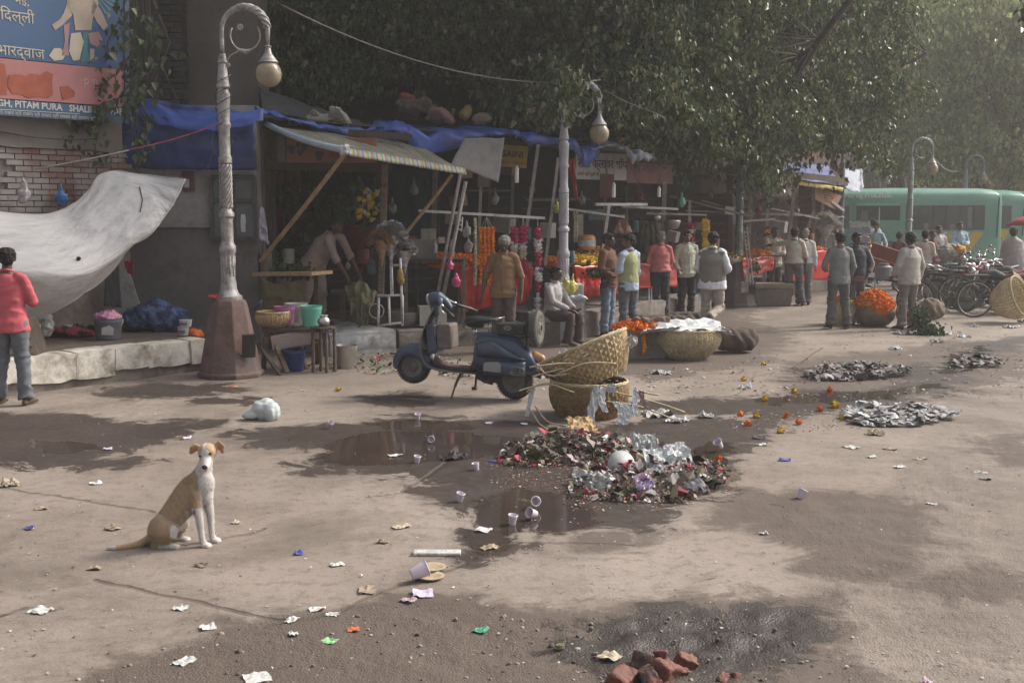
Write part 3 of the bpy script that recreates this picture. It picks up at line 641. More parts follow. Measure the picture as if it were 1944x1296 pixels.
for q,r_ in (((-3.5,-8,6.0),0.2),((1.5,-7,5.2),0.18),((3,-3,6.5),0.2),((-1,-4,7.5),0.2),((5.5,-2,5.8),0.14),((-5,-6.5,7),0.16),((2.5,-9.5,6.2),0.14)):
 R2 += limb(mb,tb+Vector((0.2,-0.8,4.0)),tb+Vector(q),r_,0.04,0.5,9,r_*90+q[0])
mb.build('trunk',BARK,t2,smooth=True)
def Y2(x,y,r):
 base = 19.5+max(0,x-1240)*0.016;return base+abs(r.gauss(0,1))*2.2+r.random()*1.0
def k2(x,y,r):
 if x < 1200: return r.random() < (x-1000)/200
 if x > 1685 and y > 215: return False
 if x > 1560: return r.random() < 1-(x-1560)/260*0.8
 return True
c2 = px_clumps(1000,1000,1760,-60,400,Y2,13,keep=k2)
c2 += [tuple(A(r_.uniform(1030,1082),r_.uniform(110,205),r_.uniform(17.9,18.7))) for r_ in [random.Random(8)] for k in range(14)]
c2b = px_clumps(210,1000,1700,-650,-300,lambda x,y,r: r.uniform(18,32),14)
crown(t2,c2,62,0.30,0.092,LEAFM,15);crown(t2,c2b,60,0.85,0.24,LEAFM,16,name='shade_crown')  # second layer sits out of view, added to shade the stalls below
c2d = px_clumps(330,900,1600,-30,330,lambda x,y,r: r.uniform(25,34),17)
crown(t2,c2d,80,0.6,0.14,LEAFD,18,name='inner_crown')
twigs(t2,c2[::9],R2,0.018,BARK)
LOWR = [(1480,250),(1640,330),(1720,350),(1800,352),(1860,340),(1960,352)]
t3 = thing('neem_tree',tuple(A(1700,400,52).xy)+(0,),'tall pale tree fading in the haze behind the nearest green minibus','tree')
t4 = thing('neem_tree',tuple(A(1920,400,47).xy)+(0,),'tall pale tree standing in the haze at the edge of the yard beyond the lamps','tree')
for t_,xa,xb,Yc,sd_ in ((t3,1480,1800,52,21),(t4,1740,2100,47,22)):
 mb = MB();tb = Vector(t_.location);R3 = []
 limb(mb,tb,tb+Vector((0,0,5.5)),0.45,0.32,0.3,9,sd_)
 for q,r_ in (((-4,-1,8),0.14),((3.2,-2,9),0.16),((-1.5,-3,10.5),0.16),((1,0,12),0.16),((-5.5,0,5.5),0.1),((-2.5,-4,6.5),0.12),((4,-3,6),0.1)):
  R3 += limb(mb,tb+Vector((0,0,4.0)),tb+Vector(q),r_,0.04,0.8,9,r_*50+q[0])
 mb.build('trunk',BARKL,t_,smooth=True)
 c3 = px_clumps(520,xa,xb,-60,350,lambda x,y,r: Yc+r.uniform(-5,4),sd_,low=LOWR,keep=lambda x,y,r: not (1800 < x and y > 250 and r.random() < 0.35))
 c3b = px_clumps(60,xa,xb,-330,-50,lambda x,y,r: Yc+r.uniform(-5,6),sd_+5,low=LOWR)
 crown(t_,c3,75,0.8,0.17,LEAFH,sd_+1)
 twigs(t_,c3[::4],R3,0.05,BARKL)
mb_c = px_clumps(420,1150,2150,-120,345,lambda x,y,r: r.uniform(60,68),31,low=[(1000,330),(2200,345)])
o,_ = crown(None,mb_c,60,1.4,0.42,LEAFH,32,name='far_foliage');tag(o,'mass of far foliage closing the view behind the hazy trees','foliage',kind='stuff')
def vine(parent,path,n,spread,size,mat_,seed,name='foliage'):
 r = np.random.RandomState(seed);path = [Vector(p) for p in path];P = []
 for i in range(n):
  t = r.rand()*(len(path)-1);k = int(t);p = path[k].lerp(path[k+1],t-k);P.append(np.array(p)+r.randn(3)*spread)
 P = np.array(P);nr = r.randn(n,3);nr[:,1] = -np.abs(nr[:,1])-0.6;dr = np.stack([r.randn(n)*0.35,r.randn(n)*0.35,-np.ones(n)],1)
 return leaf_mesh(name,P,nr,dr,size*(0.6+0.7*r.rand(n)),[mat_],parent=parent)
tw = thing('overhanging_twig',tuple(A(1950,-20,12)),'small dark leafy twig dangling in from the top corner of the view','twig')
pth = [A(1990,-30,12),A(1950,-5,12),A(1938,25,12),A(1942,55,12)]
MB().tube(pth,[0.006,0.005,0.004,0.002],5).build('stem',BARK,tw);vine(tw,pth[1:],16,0.035,0.07,LEAFD,41)
LEAFV = island_mat('leaf_vine',[(0.035,0.055,0.022),(0.055,0.078,0.032),(0.075,0.10,0.045),(0.12,0.13,0.06)],0.45,0.25,pos=[0,0.4,0.8,1.0])
vn = thing('climbing_vine',tuple(A(270,330,16.3)),'leafy vine trailing across the blue banner and the tarpaulin','vine')
paths = [([(260,-20),(255,60),(250,120),(262,180),(255,240),(262,300)],70,.13),([(250,100),(220,140),(190,165),(150,150),(110,145),(75,160)],34,.05),([(245,180),(200,195),(165,220),(125,245),(105,275)],90,.11),
 ([(240,0),(225,40),(205,80),(200,120)],45,.09),([(262,100),(258,190),(262,250),(264,320)],30,.05),([(200,190),(190,240),(180,280),(190,310)],40,.08),([(265,30),(290,60),(300,110),(280,160)],60,.13),([(250,150),(278,220),(280,300)],22,.06),([(180,200),(165,220),(140,215),(120,240)],35,.07)]
st = MB()
for pp,n,spd in paths:
 P = [A(x,y,15.6+0.4*(x/260)) for x,y in pp];st.tube(P,0.008,4);vine(vn,P,n,spd,0.10,LEAFV,len(pp)*7+n)
for k in range(14):
 a = A(255+rnd.uniform(-15,30),-30,16.6);st.tube([a,a+Vector((rnd.uniform(-.3,.3),0,-0.8)),a+Vector((rnd.uniform(-.2,.4),0,-1.6)),a+Vector((rnd.uniform(0,.6),0,-2.4))],[0.02,0.016,0.012,0.006],5)
st.build('stem',BARK,vn,smooth=True)
fb = thing('far_building',(20,64,0),'hazy brown building front behind the minibuses','building')
a = A(1540,400,58);b = A(2100,400,58);MB().box(((a.x+b.x)/2,58.2,3.0),(b.x-a.x,0.5,6.0)).build('wall',pmat('far_wall',(0.14,0.10,0.085),0.9,0.2,0.3,0.1,3),fb)
for k in range(9):
 x = a.x+1.2+k*1.75;MB().box((x,57.9,2.9),(0.9,0.1,2.8)).build('dark_opening',M_dark,fb)
cw = thing('cream_wall',tuple(A(1640,400,48).xy)+(0,),'cream corrugated wall between the last stall and the minibus','wall')
a = A(1592,400,47);b = A(1680,400,47);MB().box(((a.x+b.x)/2,47,2.2),(b.x-a.x,0.3,4.4)).build('panel',pmat('cream',(0.42,0.39,0.34),0.8,0.1,1),cw)
mb = MB()
for k in range(12): mb.beam((a.x+0.08+k*(b.x-a.x)/12,46.83,0),(a.x+0.08+k*(b.x-a.x)/12,46.83,4.4),0.06,0.04)
mb.build('ribs',pmat('cream2',(0.36,0.33,0.29),0.8,0.1,1),cw)
# ================================================================== DOG
def make_dog():
 o0 = G(345,1033);dog = thing('dog',tuple(o0),'lean tan and white street dog sitting on the concrete, head turned to the viewer','dog')
 k = 0.000662*(o0.y/7.25)
 def S(cx,cy,y=0.0): return Vector(((cx-722)*k,y,(1161-cy)*k))
 mb = MB()
 mb.capsule([S(545,1020),S(600,930),S(690,815),S(790,700),S(880,610),S(930,540)],[(.070,.075),(.072,.082),(.070,.086),(.075,.100),(.078,.108),(.068,.088)],16,side=(0,1,0))
 mb.capsule([S(915,590),S(940,470,-.0),S(975,370,-.005),S(1000,280,-.01)],[(.068,.085),(.052,.062),(.040,.046),(.038,.042)],14,side=(0,1,0))
 mb.ball(S(965,560,-.02),.072,16,(.9,.85,1.25),(0,.25,0));mb.ball(S(985,660,-.015),.052,14,(.8,.95,1.3))
 mb.ball(S(1012,238,-.030),.060,18,(1.0,1.08,.95));mb.ball(S(1000,300,-.03),.044,14)
 mb.capsule([S(1016,285,-.060),S(1022,325,-.100),S(1027,352,-.128)],[(.041,.036),(.030,.028),(.024,.021)],14)
 mb.capsule([S(1018,340,-.06),S(1026,385,-.112)],[.026,.014],10)
 mb.ball(S(968,252,-.066),.021,10);mb.ball(S(1056,228,-.066),.021,10)
 for pts,r in ((((925,205,-.02),(893,193,-.022),(868,215,-.026),(848,252,-.03)),None),(((1075,185,-.02),(1115,172,-.022),(1143,192,-.026),(1158,246,-.03)),None)):
  mb.capsule([S(*p) for p in pts],[(.022,.010),(.030,.010),(.029,.009),(.013,.008)],10,side=(0.3,0,1))
 for dx,y,dz in ((0,-.055,0),(62,.055,30)):
  mb.capsule([S(900+dx*.8,640+dz*.4,y*.8),S(905+dx,790,y),S(925+dx,880,y),S(935+dx*.9,990,y),S(945+dx*.8,1080,y),S(962+dx*.8,1130,y)],[(.042,.055),(.032,.036),(.024,.026),(.019,.020),(.018,.018),(.021,.020)],12)
  for q in range(4): mb.capsule([S(962+dx*.8,1138,y+(q-1.5)*.012),S(1005+dx*.8,1141,y+(q-1.5)*.016),S(1030-abs(q-1.5)*10+dx*.8,1148,y+(q-1.5)*.017)],[.014,.0125,.009],8)
 for y,dx,dz in ((-.075,0,0),(.075,30,-6)):
  mb.capsule([S(520+dx,985,y*.75),S(585+dx,1000,y),S(655+dx,985,y*1.15)],[(.062,.095),(.062,.095),(.045,.062)],14,side=(0,1,0))
  mb.capsule([S(668+dx,975,y*1.15),S(610+dx,1070,y*1.1),S(520+dx,1130,y)],[.042,.036,.026],12)
  mb.capsule([S(495+dx,1138,y),S(590+dx,1142,y*1.1),S(680+dx,1143,y*1.15)],[.023,.019,.019],10)
  for q in range(4): mb.capsule([S(670+dx,1146,y*1.15+(q-1.5)*.011),S(718+dx,1144,y*1.15+(q-1.5)*.014),S(738+dx-abs(q-1.5)*8,1150,y*1.15+(q-1.5)*.014)],[.013,.012,.008],8)
 mb.capsule([S(480,1060,0),S(400,1105,-.02),S(330,1138,-.05),S(240,1146,-.09),S(150,1143,-.12),S(60,1143,-.11)],[.036,.026,.022,.019,.016,.007],12)
 tan,tan2,wht,org = (.44,.29,.16),(.33,.20,.10),(.62,.57,.54),(.36,.15,.05)
 def ins(cx,cy,c0,c1,r0,r1): return ((cx-c0)/r0)**2+((cy-c1)/r1)**2 < 1
 def col(co):
  cx,cy,y = co.x/k+722,1161-co.z/k,co.y
  w_ = noise.noise(co*25)*9;f = 0.5+0.5*noise.noise(co*9);base = tuple(a*(.62+.38*f)+b*(.38-.38*f) for a,b in zip(tan,tan2))
  cxw,cyw = cx+w_,cy+w_
  if cy < 400 and cx > 820:                                  # head and ears
   if (cx < 912 and cy > 185 and cy < 285) or (cx > 1108): return org
   if cy > 318+w_ or y > 0.02 and cy > 300: return wht
   if y < -0.02 and abs(cx-(994+(cy-170)*0.06)) < 11+max(0,cy-215)*0.13: return wht
   if y < -0.085: return wht
   return tuple(a*.75+b*.25 for a,b in zip(tan,org))
  edge = interp([(370,840),(400,862),(470,925),(600,940),(770,950),(800,868),(900,800)],cyw)
  if cx > edge and cy < 800+w_: return wht
  if cx > 850 and cy > 770: return wht
  if cy >= 800 and cx > 790 and cy < 1000: return (.5,.44,.39)
  if ins(cx,cyw,700,990,30,62): return wht
  if cx > 735 and cy < 1050 and cy > 880: return (.42,.34,.27)
  if cy > 1118 and cx > 545: return wht
  if cx < 148+w_: return wht
  if cx < 300: return tuple(a*.5+b*.5 for a,b in zip(org,tan))
  if ins(cxw,cyw,820,510,55,45) or ins(cxw,cyw,560,1060,110,40): return tan2
  if cy > 1010 and cx > 430 and cx < 690: return tuple(a*.6+b*.4 for a,b in zip(tan2,tan))
  return base
 m = bpy.data.materials.new('dog_coat');m.use_nodes = True;t = m.node_tree;b = t.nodes['Principled BSDF'];at = t.nodes.new('ShaderNodeAttribute');at.attribute_name = 'col'
 tc = t.nodes.new('ShaderNodeTexCoord');mp = t.nodes.new('ShaderNodeMapping');mp.inputs['Rotation'].default_value = (0,0.9,0);mp.inputs['Scale'].default_value = (160,160,45)
 n = t.nodes.new('ShaderNodeTexNoise');n.inputs['Scale'].default_value = 1.0;n.inputs['Detail'].default_value = 3
 t.links.new(tc.outputs['Object'],mp.inputs[0]);t.links.new(mp.outputs[0],n.inputs['Vector'])
 bp = t.nodes.new('ShaderNodeBump');bp.inputs['Strength'].default_value = 0.35;bp.inputs['Distance'].default_value = 0.006
 mx = t.nodes.new('ShaderNodeMixRGB');mx.blend_type = 'MULTIPLY';mx.inputs[0].default_value = 0.55;t.links.new(at.outputs['Color'],mx.inputs[1]);t.links.new(n.outputs['Fac'],mx.inputs[2])
 mx2 = t.nodes.new('ShaderNodeGamma');mx2.inputs[1].default_value = 0.8;t.links.new(mx.outputs[0],mx2.inputs[0])
 t.links.new(n.outputs['Fac'],bp.inputs['Height']);t.links.new(bp.outputs[0],b.inputs['Normal']);t.links.new(mx2.outputs[0],b.inputs['Base Color']);b.inputs['Roughness'].default_value = 0.75
 b.inputs['Sheen Weight'].default_value = 0.15
 bo = blob(mb,'body',m,0.0056,9,dog,False,colfn=col,disp=lambda co,n_: .0022*math.sin((co.x*.78+co.z*.62)*150) if co.x > -.02 and co.x < .12 and .2 < co.z < .4 and abs(n_.y) > .5 else 0)
 q = random.Random(4);V = bo.data.vertices;ca = bo.data.color_attributes['col'].data;vs = [];cs = []
 for v in V:
  for kk in range(2):
   n_ = v.normal;d = (n_*.45+Vector((-.15,0,-.75))+Vector((q.gauss(0,.25),q.gauss(0,.25),q.gauss(0,.25)))).normalized();s_ = n_.cross(d);s_ = s_.normalized()*.0011 if s_.length > .01 else Vector((.0011,0,0));b_ = v.co+Vector((q.uniform(-.003,.003),q.uniform(-.003,.003),q.uniform(-.003,.003)));L_ = (.005 if v.co.z > .5 else .009)*q.uniform(.6,1.3)
   if v.co.z > .5 and (v.co.y < .02 or abs(v.co.x-.19) > .06): continue
   vs += [b_-s_,b_+s_,b_+d*L_];f_ = q.uniform(.72,1.22);c_ = [min(1,x*f_) for x in ca[v.index].color[:3]]+[1];cs += [c_]*3
 me = bpy.data.meshes.new('fur');me.from_pydata([tuple(p) for p in vs],[],[(3*i,3*i+1,3*i+2) for i in range(len(vs)//3)]);at_ = me.color_attributes.new('col','FLOAT_COLOR','POINT');at_.data.foreach_set('color',np.array(cs,dtype=np.float32).ravel());link_mesh('fur',me,bo,False,[m],False)
 dk = pmat('dog_nose',(0.012,0.010,0.010),0.35,0.2,30,0.2,120);ey = pmat('dog_eye',(0.020,0.010,0.006),0.08,0,1,0)
 MB().ball(S(1026,350,-.142),.0165,14,(1.15,.8,.85)).build('nose',dk,dog,False,True)
 for c in ((962,264,-.0865),(1058,240,-.0865)): MB().ball(S(*c),.0085,12,(1.2,.6,.85)).build('eye',ey,dog,False,True)
 MB().capsule([S(1008,378,-.118),S(1024,383,-.128),S(1042,376,-.118)],[.003,.0045,.003],8).build('mouth',dk,dog,False,True)
 MB().ball(S(893,805,-.088),.013,10,(.8,.3,1.1)).build('elbow_callus',pmat('callus',(.16,.13,.13),.8,.1,9,0),dog,False,True)
make_dog()
# ================================================================== SCOOTER
def superloft(mb,secs,n=24,ex=2.6,cap=True):
 """secs: (x, zc, half width, half height) along x"""
 vs = [];fs = []
 for (x,zc,hw,hh) in secs:
  for j in range(n):
   t = 2*PI*j/n;c,s = math.cos(t),math.sin(t)
   vs.append((x,hw*math.copysign(abs(c)**(2/ex),c),zc+hh*math.copysign(abs(s)**(2/ex),s)))
 for i in range(len(secs)-1):
  for j in range(n): fs.append((i*n+j,i*n+(j+1) % n,(i+1)*n+(j+1) % n,(i+1)*n+j))
 if cap: fs += [tuple(reversed(range(n))),tuple(range((len(secs)-1)*n,len(secs)*n))]
 return mb.add(vs,fs)
M_sblue = pmat('scooter_blue',(0.028,0.046,0.085),0.38,0.25,5,0.06,18,dirt=(0.10,0.085,0.07),dscale=3.2,damt=0.5,coat=0.2)
M_sblue2 = pmat('scooter_blue_light',(0.045,0.085,0.17),0.42,0.2,6,0.05,18,dirt=(0.08,0.07,0.06),dscale=4,damt=0.6)
M_rust = pmat('rust_brown',(0.085,0.045,0.036),0.75,0.35,9,0.2,30,dirt=(0.04,0.03,0.03),dscale=6,damt=0.7)
M_sgrey = pmat('scuffed_panel',(0.11,0.095,0.088),0.55,0.3,7,0.1,20,dirt=(0.20,0.13,0.09),dscale=6,damt=0.7)
M_seat = pmat('black_vinyl',(0.016,0.016,0.017),0.5,0.3,8,0.25,30)
M_rim = pmat('dusty_rim',(0.12,0.115,0.105),0.6,0.25,14,0.15,40,metal=0.3,dirt=(0.2,0.18,0.155),dscale=9,damt=0.5)
def wheel(parent,c,R,w,rz=None,axis='Y',tyre_m=None,name='wheel'):
 g = MB();n = 44;prof = []
 for j in range(12):
  t = 2*PI*j/12;prof.append((R-w*0.5+math.cos(t)*w*0.5,math.sin(t)*w*0.5*(1.0)))
 vs = [];fs = [];
 for i in range(n):
  a = 2*PI*i/n
  for (r,y) in prof: vs.append((math.cos(a)*r,y,math.sin(a)*r))
 for i in range(n):
  for j in range(12): fs.append((i*12+j,i*12+(j+1) % 12,((i+1) % n)*12+(j+1) % 12,((i+1) % n)*12+j))
 g.add(vs,fs)
 for i in range(n):                                            # tread blocks
  a = 2*PI*(i+0.5)/n
  for y in (-w*.26,0,w*.26): g.box(((R+0.001)*math.cos(a),y,(R+0.001)*math.sin(a)),(0.006,w*.2,2*PI*R/n*0.55),(0,-a,0))
 rot = {'Y': Matrix.Identity(3),'X': Matrix.Rotation(PI/2,3,'Z')}[axis]
 def fin(g,nm,m,par,sm='auto'):
  g.v = [tuple(rot @ Vector(v)) for v in g.v];o = g.build(nm,m,par,False,sm);
  if par is parent: o.location = c
  return o
 ty = fin(g,'tyre',tyre_m or M_rubber,parent)
 r = MB();r.lathe([(R-w*.95,-w*.42),(R-w*.80,-w*.46),(R-w*.85,-w*.30),(R*.52,-w*.22),(R*.46,-w*.34),(R*.34,-w*.38),(R*.30,-w*.5),(R*.16,-w*.55),(R*.15,w*.5),(R*.30,w*.45),(R*.46,w*.34),(R*.52,w*.22),(R-w*.85,w*.3),(R-w*.8,w*.46),(R-w*.95,w*.42)],36,axis=(0,1,0))
 for i in range(5):
  a = 2*PI*i/5;
  for sgn in (-1,1): r.lathe([(.008,0),(.008,.014)],6,(math.cos(a)*R*.38,sgn*w*.36,math.sin(a)*R*.38),axis=(0,sgn,0))
 for i in range(10):
  a = 2*PI*i/10
  for sgn in (-1,1): r.ball((math.cos(a)*R*.6,sgn*w*.27,math.sin(a)*R*.6),.011,6,(1,.4,1))
 ri = r;ri.v = [tuple(rot @ Vector(v)) for v in ri.v];ro = ri.build('rim',M_rim,ty,False,'auto')
 return ty
def make_scooter():
 o0 = G(978,758);sc = thing('scooter',tuple(o0),'old dark blue motor scooter on its stand with a spare wheel on the rear rack','scooter',rz=math.radians(-17))
 K = 1.045
 def S(cx,cy,y=0.0): return Vector(((cx-965)/655*K,y,(862-cy)/655))
 rw = S(962,722);wheel(sc,tuple(rw),.208,.095);fw = S(200,640);wheel(sc,tuple(fw),.205,.092)
 mb = MB();superloft(mb,[(S(x,0).x,(S(0,t).z+S(0,b).z)/2,hw,(S(0,t).z-S(0,b).z)/2) for x,t,b,hw in
  ((668,590,650,.10),(684,440,652,.125),(700,375,655,.14),(760,376,662,.165),(830,382,668,.18),(900,392,668,.185),(980,404,668,.175),(1030,432,672,.155),(1075,482,680,.125),(1120,548,690,.095),(1150,625,700,.07),(1160,680,704,.05))],28,3.0)
 bd = mb.build('body',M_sblue,sc,False,'auto',subd=1)
 mb = MB();superloft(mb,[(S(x,0).x,(S(0,t).z+S(0,b).z)/2,.088,(S(0,t).z-S(0,b).z)/2) for x,t,b in ((698,374,400),(780,368,420),(880,378,430),(975,398,440),(1010,415,450))],16,3);mb.build('seat_base',M_sblue2,sc,False,'auto')
 for y in (-1,1):                                             # bulging side covers
  mb = MB();vs = [];rows = []
  for i in range(17):
   u = i/16;x = 702+(1062-702)*u;top = 452-42*math.sin(min(1,u*1.6)*PI*.62)+max(0,u-.35)*215;bot = 540+u*18;top = min(top,bot-6);e = math.sin(min(1,max(0,u))*PI)**.45 if 0 < u < 1 else 0
   rows.append([S(x,bot+(top-bot)*v,y*(.140+.100*e*math.sin(max(.0,min(1,v*.9+.05))*PI)**.5)) for v in [q/8 for q in range(9)]])
  mb.sheet(rows);o = mb.build('side_cover',M_sblue,bd,False,True,solid=0.01)
  mb = MB();rows = []
  for i in range(15):
   u = i/14;x = 770+(1070-770)*u;rows.append([S(x,560+(668-560)*v+u*10,y*(.168+.062*math.sin(u*PI)**.4*math.sin((v*.8+.1)*PI)**.6)) for v in [q/7 for q in range(8)]])
  mb.sheet(rows);mb.build('lower_cover',M_sblue,bd,False,True,solid=0.01)
 P_ = [(790,575),(885,568),(908,590),(908,640),(890,645),(780,638),(782,590)]
 mb = MB();mb.prism([(S(x,y).x,S(x,y).z) for x,y in P_],(0,-.252,0),(1,0,0),(0,0,1),(0,.04,0));mb.build('air_vent',pmat('vent_grey',(.25,.25,.24),.7,.15,9,.2),bd,False,bevel=.006)
 mb = MB();cx,cz = S(1018,632).x,S(1018,632).z
 mb.prism([(cx+.085*math.copysign(abs(math.cos(t))**.6,math.cos(t)),cz+.045*math.copysign(abs(math.sin(t))**.6,math.sin(t))) for t in [2*PI*i/24 for i in range(24)]],(0,-.226,0),(1,0,0),(0,0,1),(0,.04,0));pl = mb.build('oval_plate',M_seat,bd,False)
 mw = pmat('faded_white',(.35,.36,.36),.7,.2,20,0)
 mb = MB();ring = [Vector((cx+.082*math.copysign(abs(math.cos(t))**.6,math.cos(t)),-.228,cz+.042*math.copysign(abs(math.sin(t))**.6,math.sin(t)))) for t in [2*PI*i/24 for i in range(25)]];mb.tube(ring,.0022,5,False);mb.build('plate_rim',mw,pl,False)
 R_ = sc.matrix_basis
 M4 = chain_mat(sc)
 def wpt(v): return M4 @ Vector(v)
 exw = M4.to_3x3() @ Vector((1,0,0))
 for s_,zz in (('L.L.C. 150',.006),('REG. 4 STK',-.026)): text(s_,.030,mw,pl,wpt((cx-.066,-.229,cz+zz)),exw,(0,0,1),ext=.001)
 prof = [(378,196),(352,270),(330,340),(312,410),(305,480),(310,540),(328,595),(358,630),(410,650),(480,658),(600,664),(700,668),(760,668)]
 hw = [.085,.15,.19,.21,.215,.21,.205,.195,.185,.175,.17,.165,.16];rows = []
 for (x,y),h in zip(prof,hw): rows.append([S(x-14*(1-abs(t)**2)*(1 if y < 600 else .2),y,t*h) for t in [q/8 for q in range(-8,9)]])
 MB().sheet(rows).build('leg_shield',M_sblue,sc,False,True,solid=.007)
 ed = MB()
 for sg in (-1,1): ed.tube([S(x+2,y,sg*h) for (x,y),h in zip(prof[:-1],hw)],.0085,6)
 ed.build('shield_trim',M_sgrey,sc,False,True)
 mb = MB();superloft(mb,[(S(x,0).x,(S(0,t).z+S(0,b).z)/2,w_,(S(0,t).z-S(0,b).z)/2) for x,t,b,w_ in ((370,560,650,.06),(420,600,652,.075),(480,620,655,.085),(640,628,660,.09),(675,560,662,.11),(690,470,662,.12))],16,3);mb.build('floor_tunnel',M_rust,sc,False,'auto')
 mb = MB()
 for y in (-.13,-.1,-.07,.07,.1,.13): mb.beam(S(430,641,y),S(660,652,y),.012,.010)
 mb.build('floor_rails',M_seat,sc,False)
 mb = MB();mb.box(S(370,430,0),(.115,.30,.33),(0,-.08,0));bx = mb.build('storage_box',M_sblue,sc,False,bevel=.02)
 mb = MB();mb.box(S(462,408,0),(.175,.27,.285),(0,-.05,0));gb = mb.build('glove_box',M_sgrey,sc,False,bevel=.022)
 ring = [S(x,y,-.138) for x,y in ((408,500),(400,420),(402,330),(430,312),(500,316))];MB().tube(ring,.005,6).build('box_trim',M_steel,gb,False)
 rows = []
 for i in range(15):
  a = math.radians(-8+196*i/14);e = math.sin(PI*i/14)**.35 if 0 < i < 14 else .25
  row = []
  for q in range(-6,7):
   t = q/6;R = .235+.018*math.sin(a);rr = R*(1-.16*abs(t)**3)-.06*abs(t)**4
   row.append(fw+Vector((math.cos(a)*rr*1.03,t*(.07+.035*e),math.sin(a)*rr-.028*abs(t)**4)))
  rows.append(row)
 MB().sheet(rows).build('front_fender',M_sblue,sc,False,True,solid=.006)
 fk = MB();fk.tube([S(215,640,.07),S(260,520,.05),S(318,400,0),S(368,200,0)],[.022,.024,.03,.03],10);fk.build('fork',M_iron,sc,False,True)
 mb = MB();mb.capsule([S(362,140),S(400,130),S(450,158),S(482,196)],[(.085,.088),(.085,.078),(.065,.055),(.04,.035)],16,side=(0,1,0));mb.capsule([S(365,190),S(375,240)],[(.06,.05),(.05,.05)],12)
 for sg in (-1,1): mb.capsule([S(410,140,sg*.04),S(440,160,sg*.14),S(470,180,sg*.20)],[.038,.03,.022],12)
 hd = blob(mb,'headset',M_sblue,.008,4,sc,False)
 MB().lathe([(.070,0),(.078,.014),(.072,.026),(.05,.036),(0.005,.042)],24,S(338,144),axis=S(308,152)-S(338,144)).build('headlight',pmat('lamp_glass',(.30,.30,.30),.12,.1,9,.1,30),hd,False,True)
 for sg in (-1,1):
  g = MB();g.tube([S(468,178,sg*.19),S(508,200,sg*.26),S(560,222,sg*.34),S(600,246,sg*.40)],[.018,.019,.020,.019],10);g.build('handlebar_grip',M_seat,hd,False,True)
  g = MB();g.tube([S(460,172,sg*.2),S(478,196,sg*.28),S(520,225,sg*.34)],[.008,.006,.005],6);g.lathe([(.026,-.01),(.028,0),(.026,.012)],12,S(470,180,sg*.21),axis=(.7,sg*.7,-.3));g.build('brake_lever',M_steel,hd,False,True)
 mb = MB();mb.capsule([S(630,300),S(680,290),S(760,282),S(840,276)],[(.075,.062),(.115,.058),(.135,.035),(.12,.016)],16,side=(0,1,0));mb.capsule([S(645,325),S(720,325)],[(.06,.03),(.08,.03)],12,side=(0,1,0));blob(mb,'front_seat',M_seat,.012,5,sc,False)
 g = MB();g.tube([S(800,272,-.1),S(865,262,-.09),S(868,262,.09),S(800,272,.1)],.007,6);g.tube([S(660,345,0),S(672,400,0)],.03,8);g.tube([S(770,300,0),S(775,380,0)],.012,8);g.build('seat_springs',M_steel,sc,False,True)
 mb = MB();mb.box(S(950,340),(.345,.25,.13));rb = mb.build('rear_box',M_seat,sc,False,bevel=.022)
 mb = MB();rr = [S(935+26*math.cos(t),328+13*math.sin(t),-.134) for t in [2*PI*i/20 for i in range(21)]];mb.tube(rr,.003,5,False);mb.tube([S(917,328,-.134),S(930,324,-.134),S(940,332,-.134),S(952,326,-.134)],.0025,5);mb.build('box_badge',mw,rb,False)
 g = MB()
 for y in (-.1,.1): g.tube([S(1000,410,y),S(1062,400,y),S(1066,280,y)],.011,7);g.tube([S(1062,400,y),S(1062,490,y*.6)],.009,6)
 g.tube([S(1066,285,-.1),S(1066,285,.1)],.011,7);g.build('carrier',M_iron,sc,False,True)
 wheel(sc,tuple(S(1120,330)),.205,.10,axis='X',tyre_m=pmat('dusty_tyre',(.10,.092,.083),.9,.3,20,.3,60))
 mb = MB();mb.capsule([S(1110,540),S(1155,552)],[(.058,.060),(.045,.048)],14,side=(0,1,0));mb.build('tail_light',pmat('amber_lens',(.42,.22,.09),.35,.2,12,.1,50),sc,False,'auto')
 mb = MB();mb.box(S(1172,655),(.008,.16,.12),(0,.15,0));mb.build('number_plate',pmat('pale_plate',(.4,.36,.32),.7,.2,10,0),sc,False)
 mb = MB();mb.box(S(1040,482,-.176),(.16,.012,.13),(0,.5,0.25));
 g = MB();g.tube([S(585,672,-.10),S(560,745,-.15),S(553,772,-.16)],.016,8);g.tube([S(553,770,-.16),S(530,858,-.19)],.011,8);g.tube([S(660,676,.1),S(640,800,.14)],.014,8);g.box(S(634,808,.14),(.05,.06,.035));g.tube([S(585,676,-.10),S(660,676,.1)],.012,8);g.build('centre_stand',M_iron,sc,False,'auto')
 g = MB();g.capsule([S(700,700,.02),S(790,712,.02),S(880,722,.06)],[(.07,.05),(.08,.055),(.06,.05)],12);g.tube([S(690,700,-.06),S(760,725,-.08),S(815,745,-.08)],[.02,.028,.016],8);g.build('engine',M_iron,sc,False,'auto')
make_scooter()
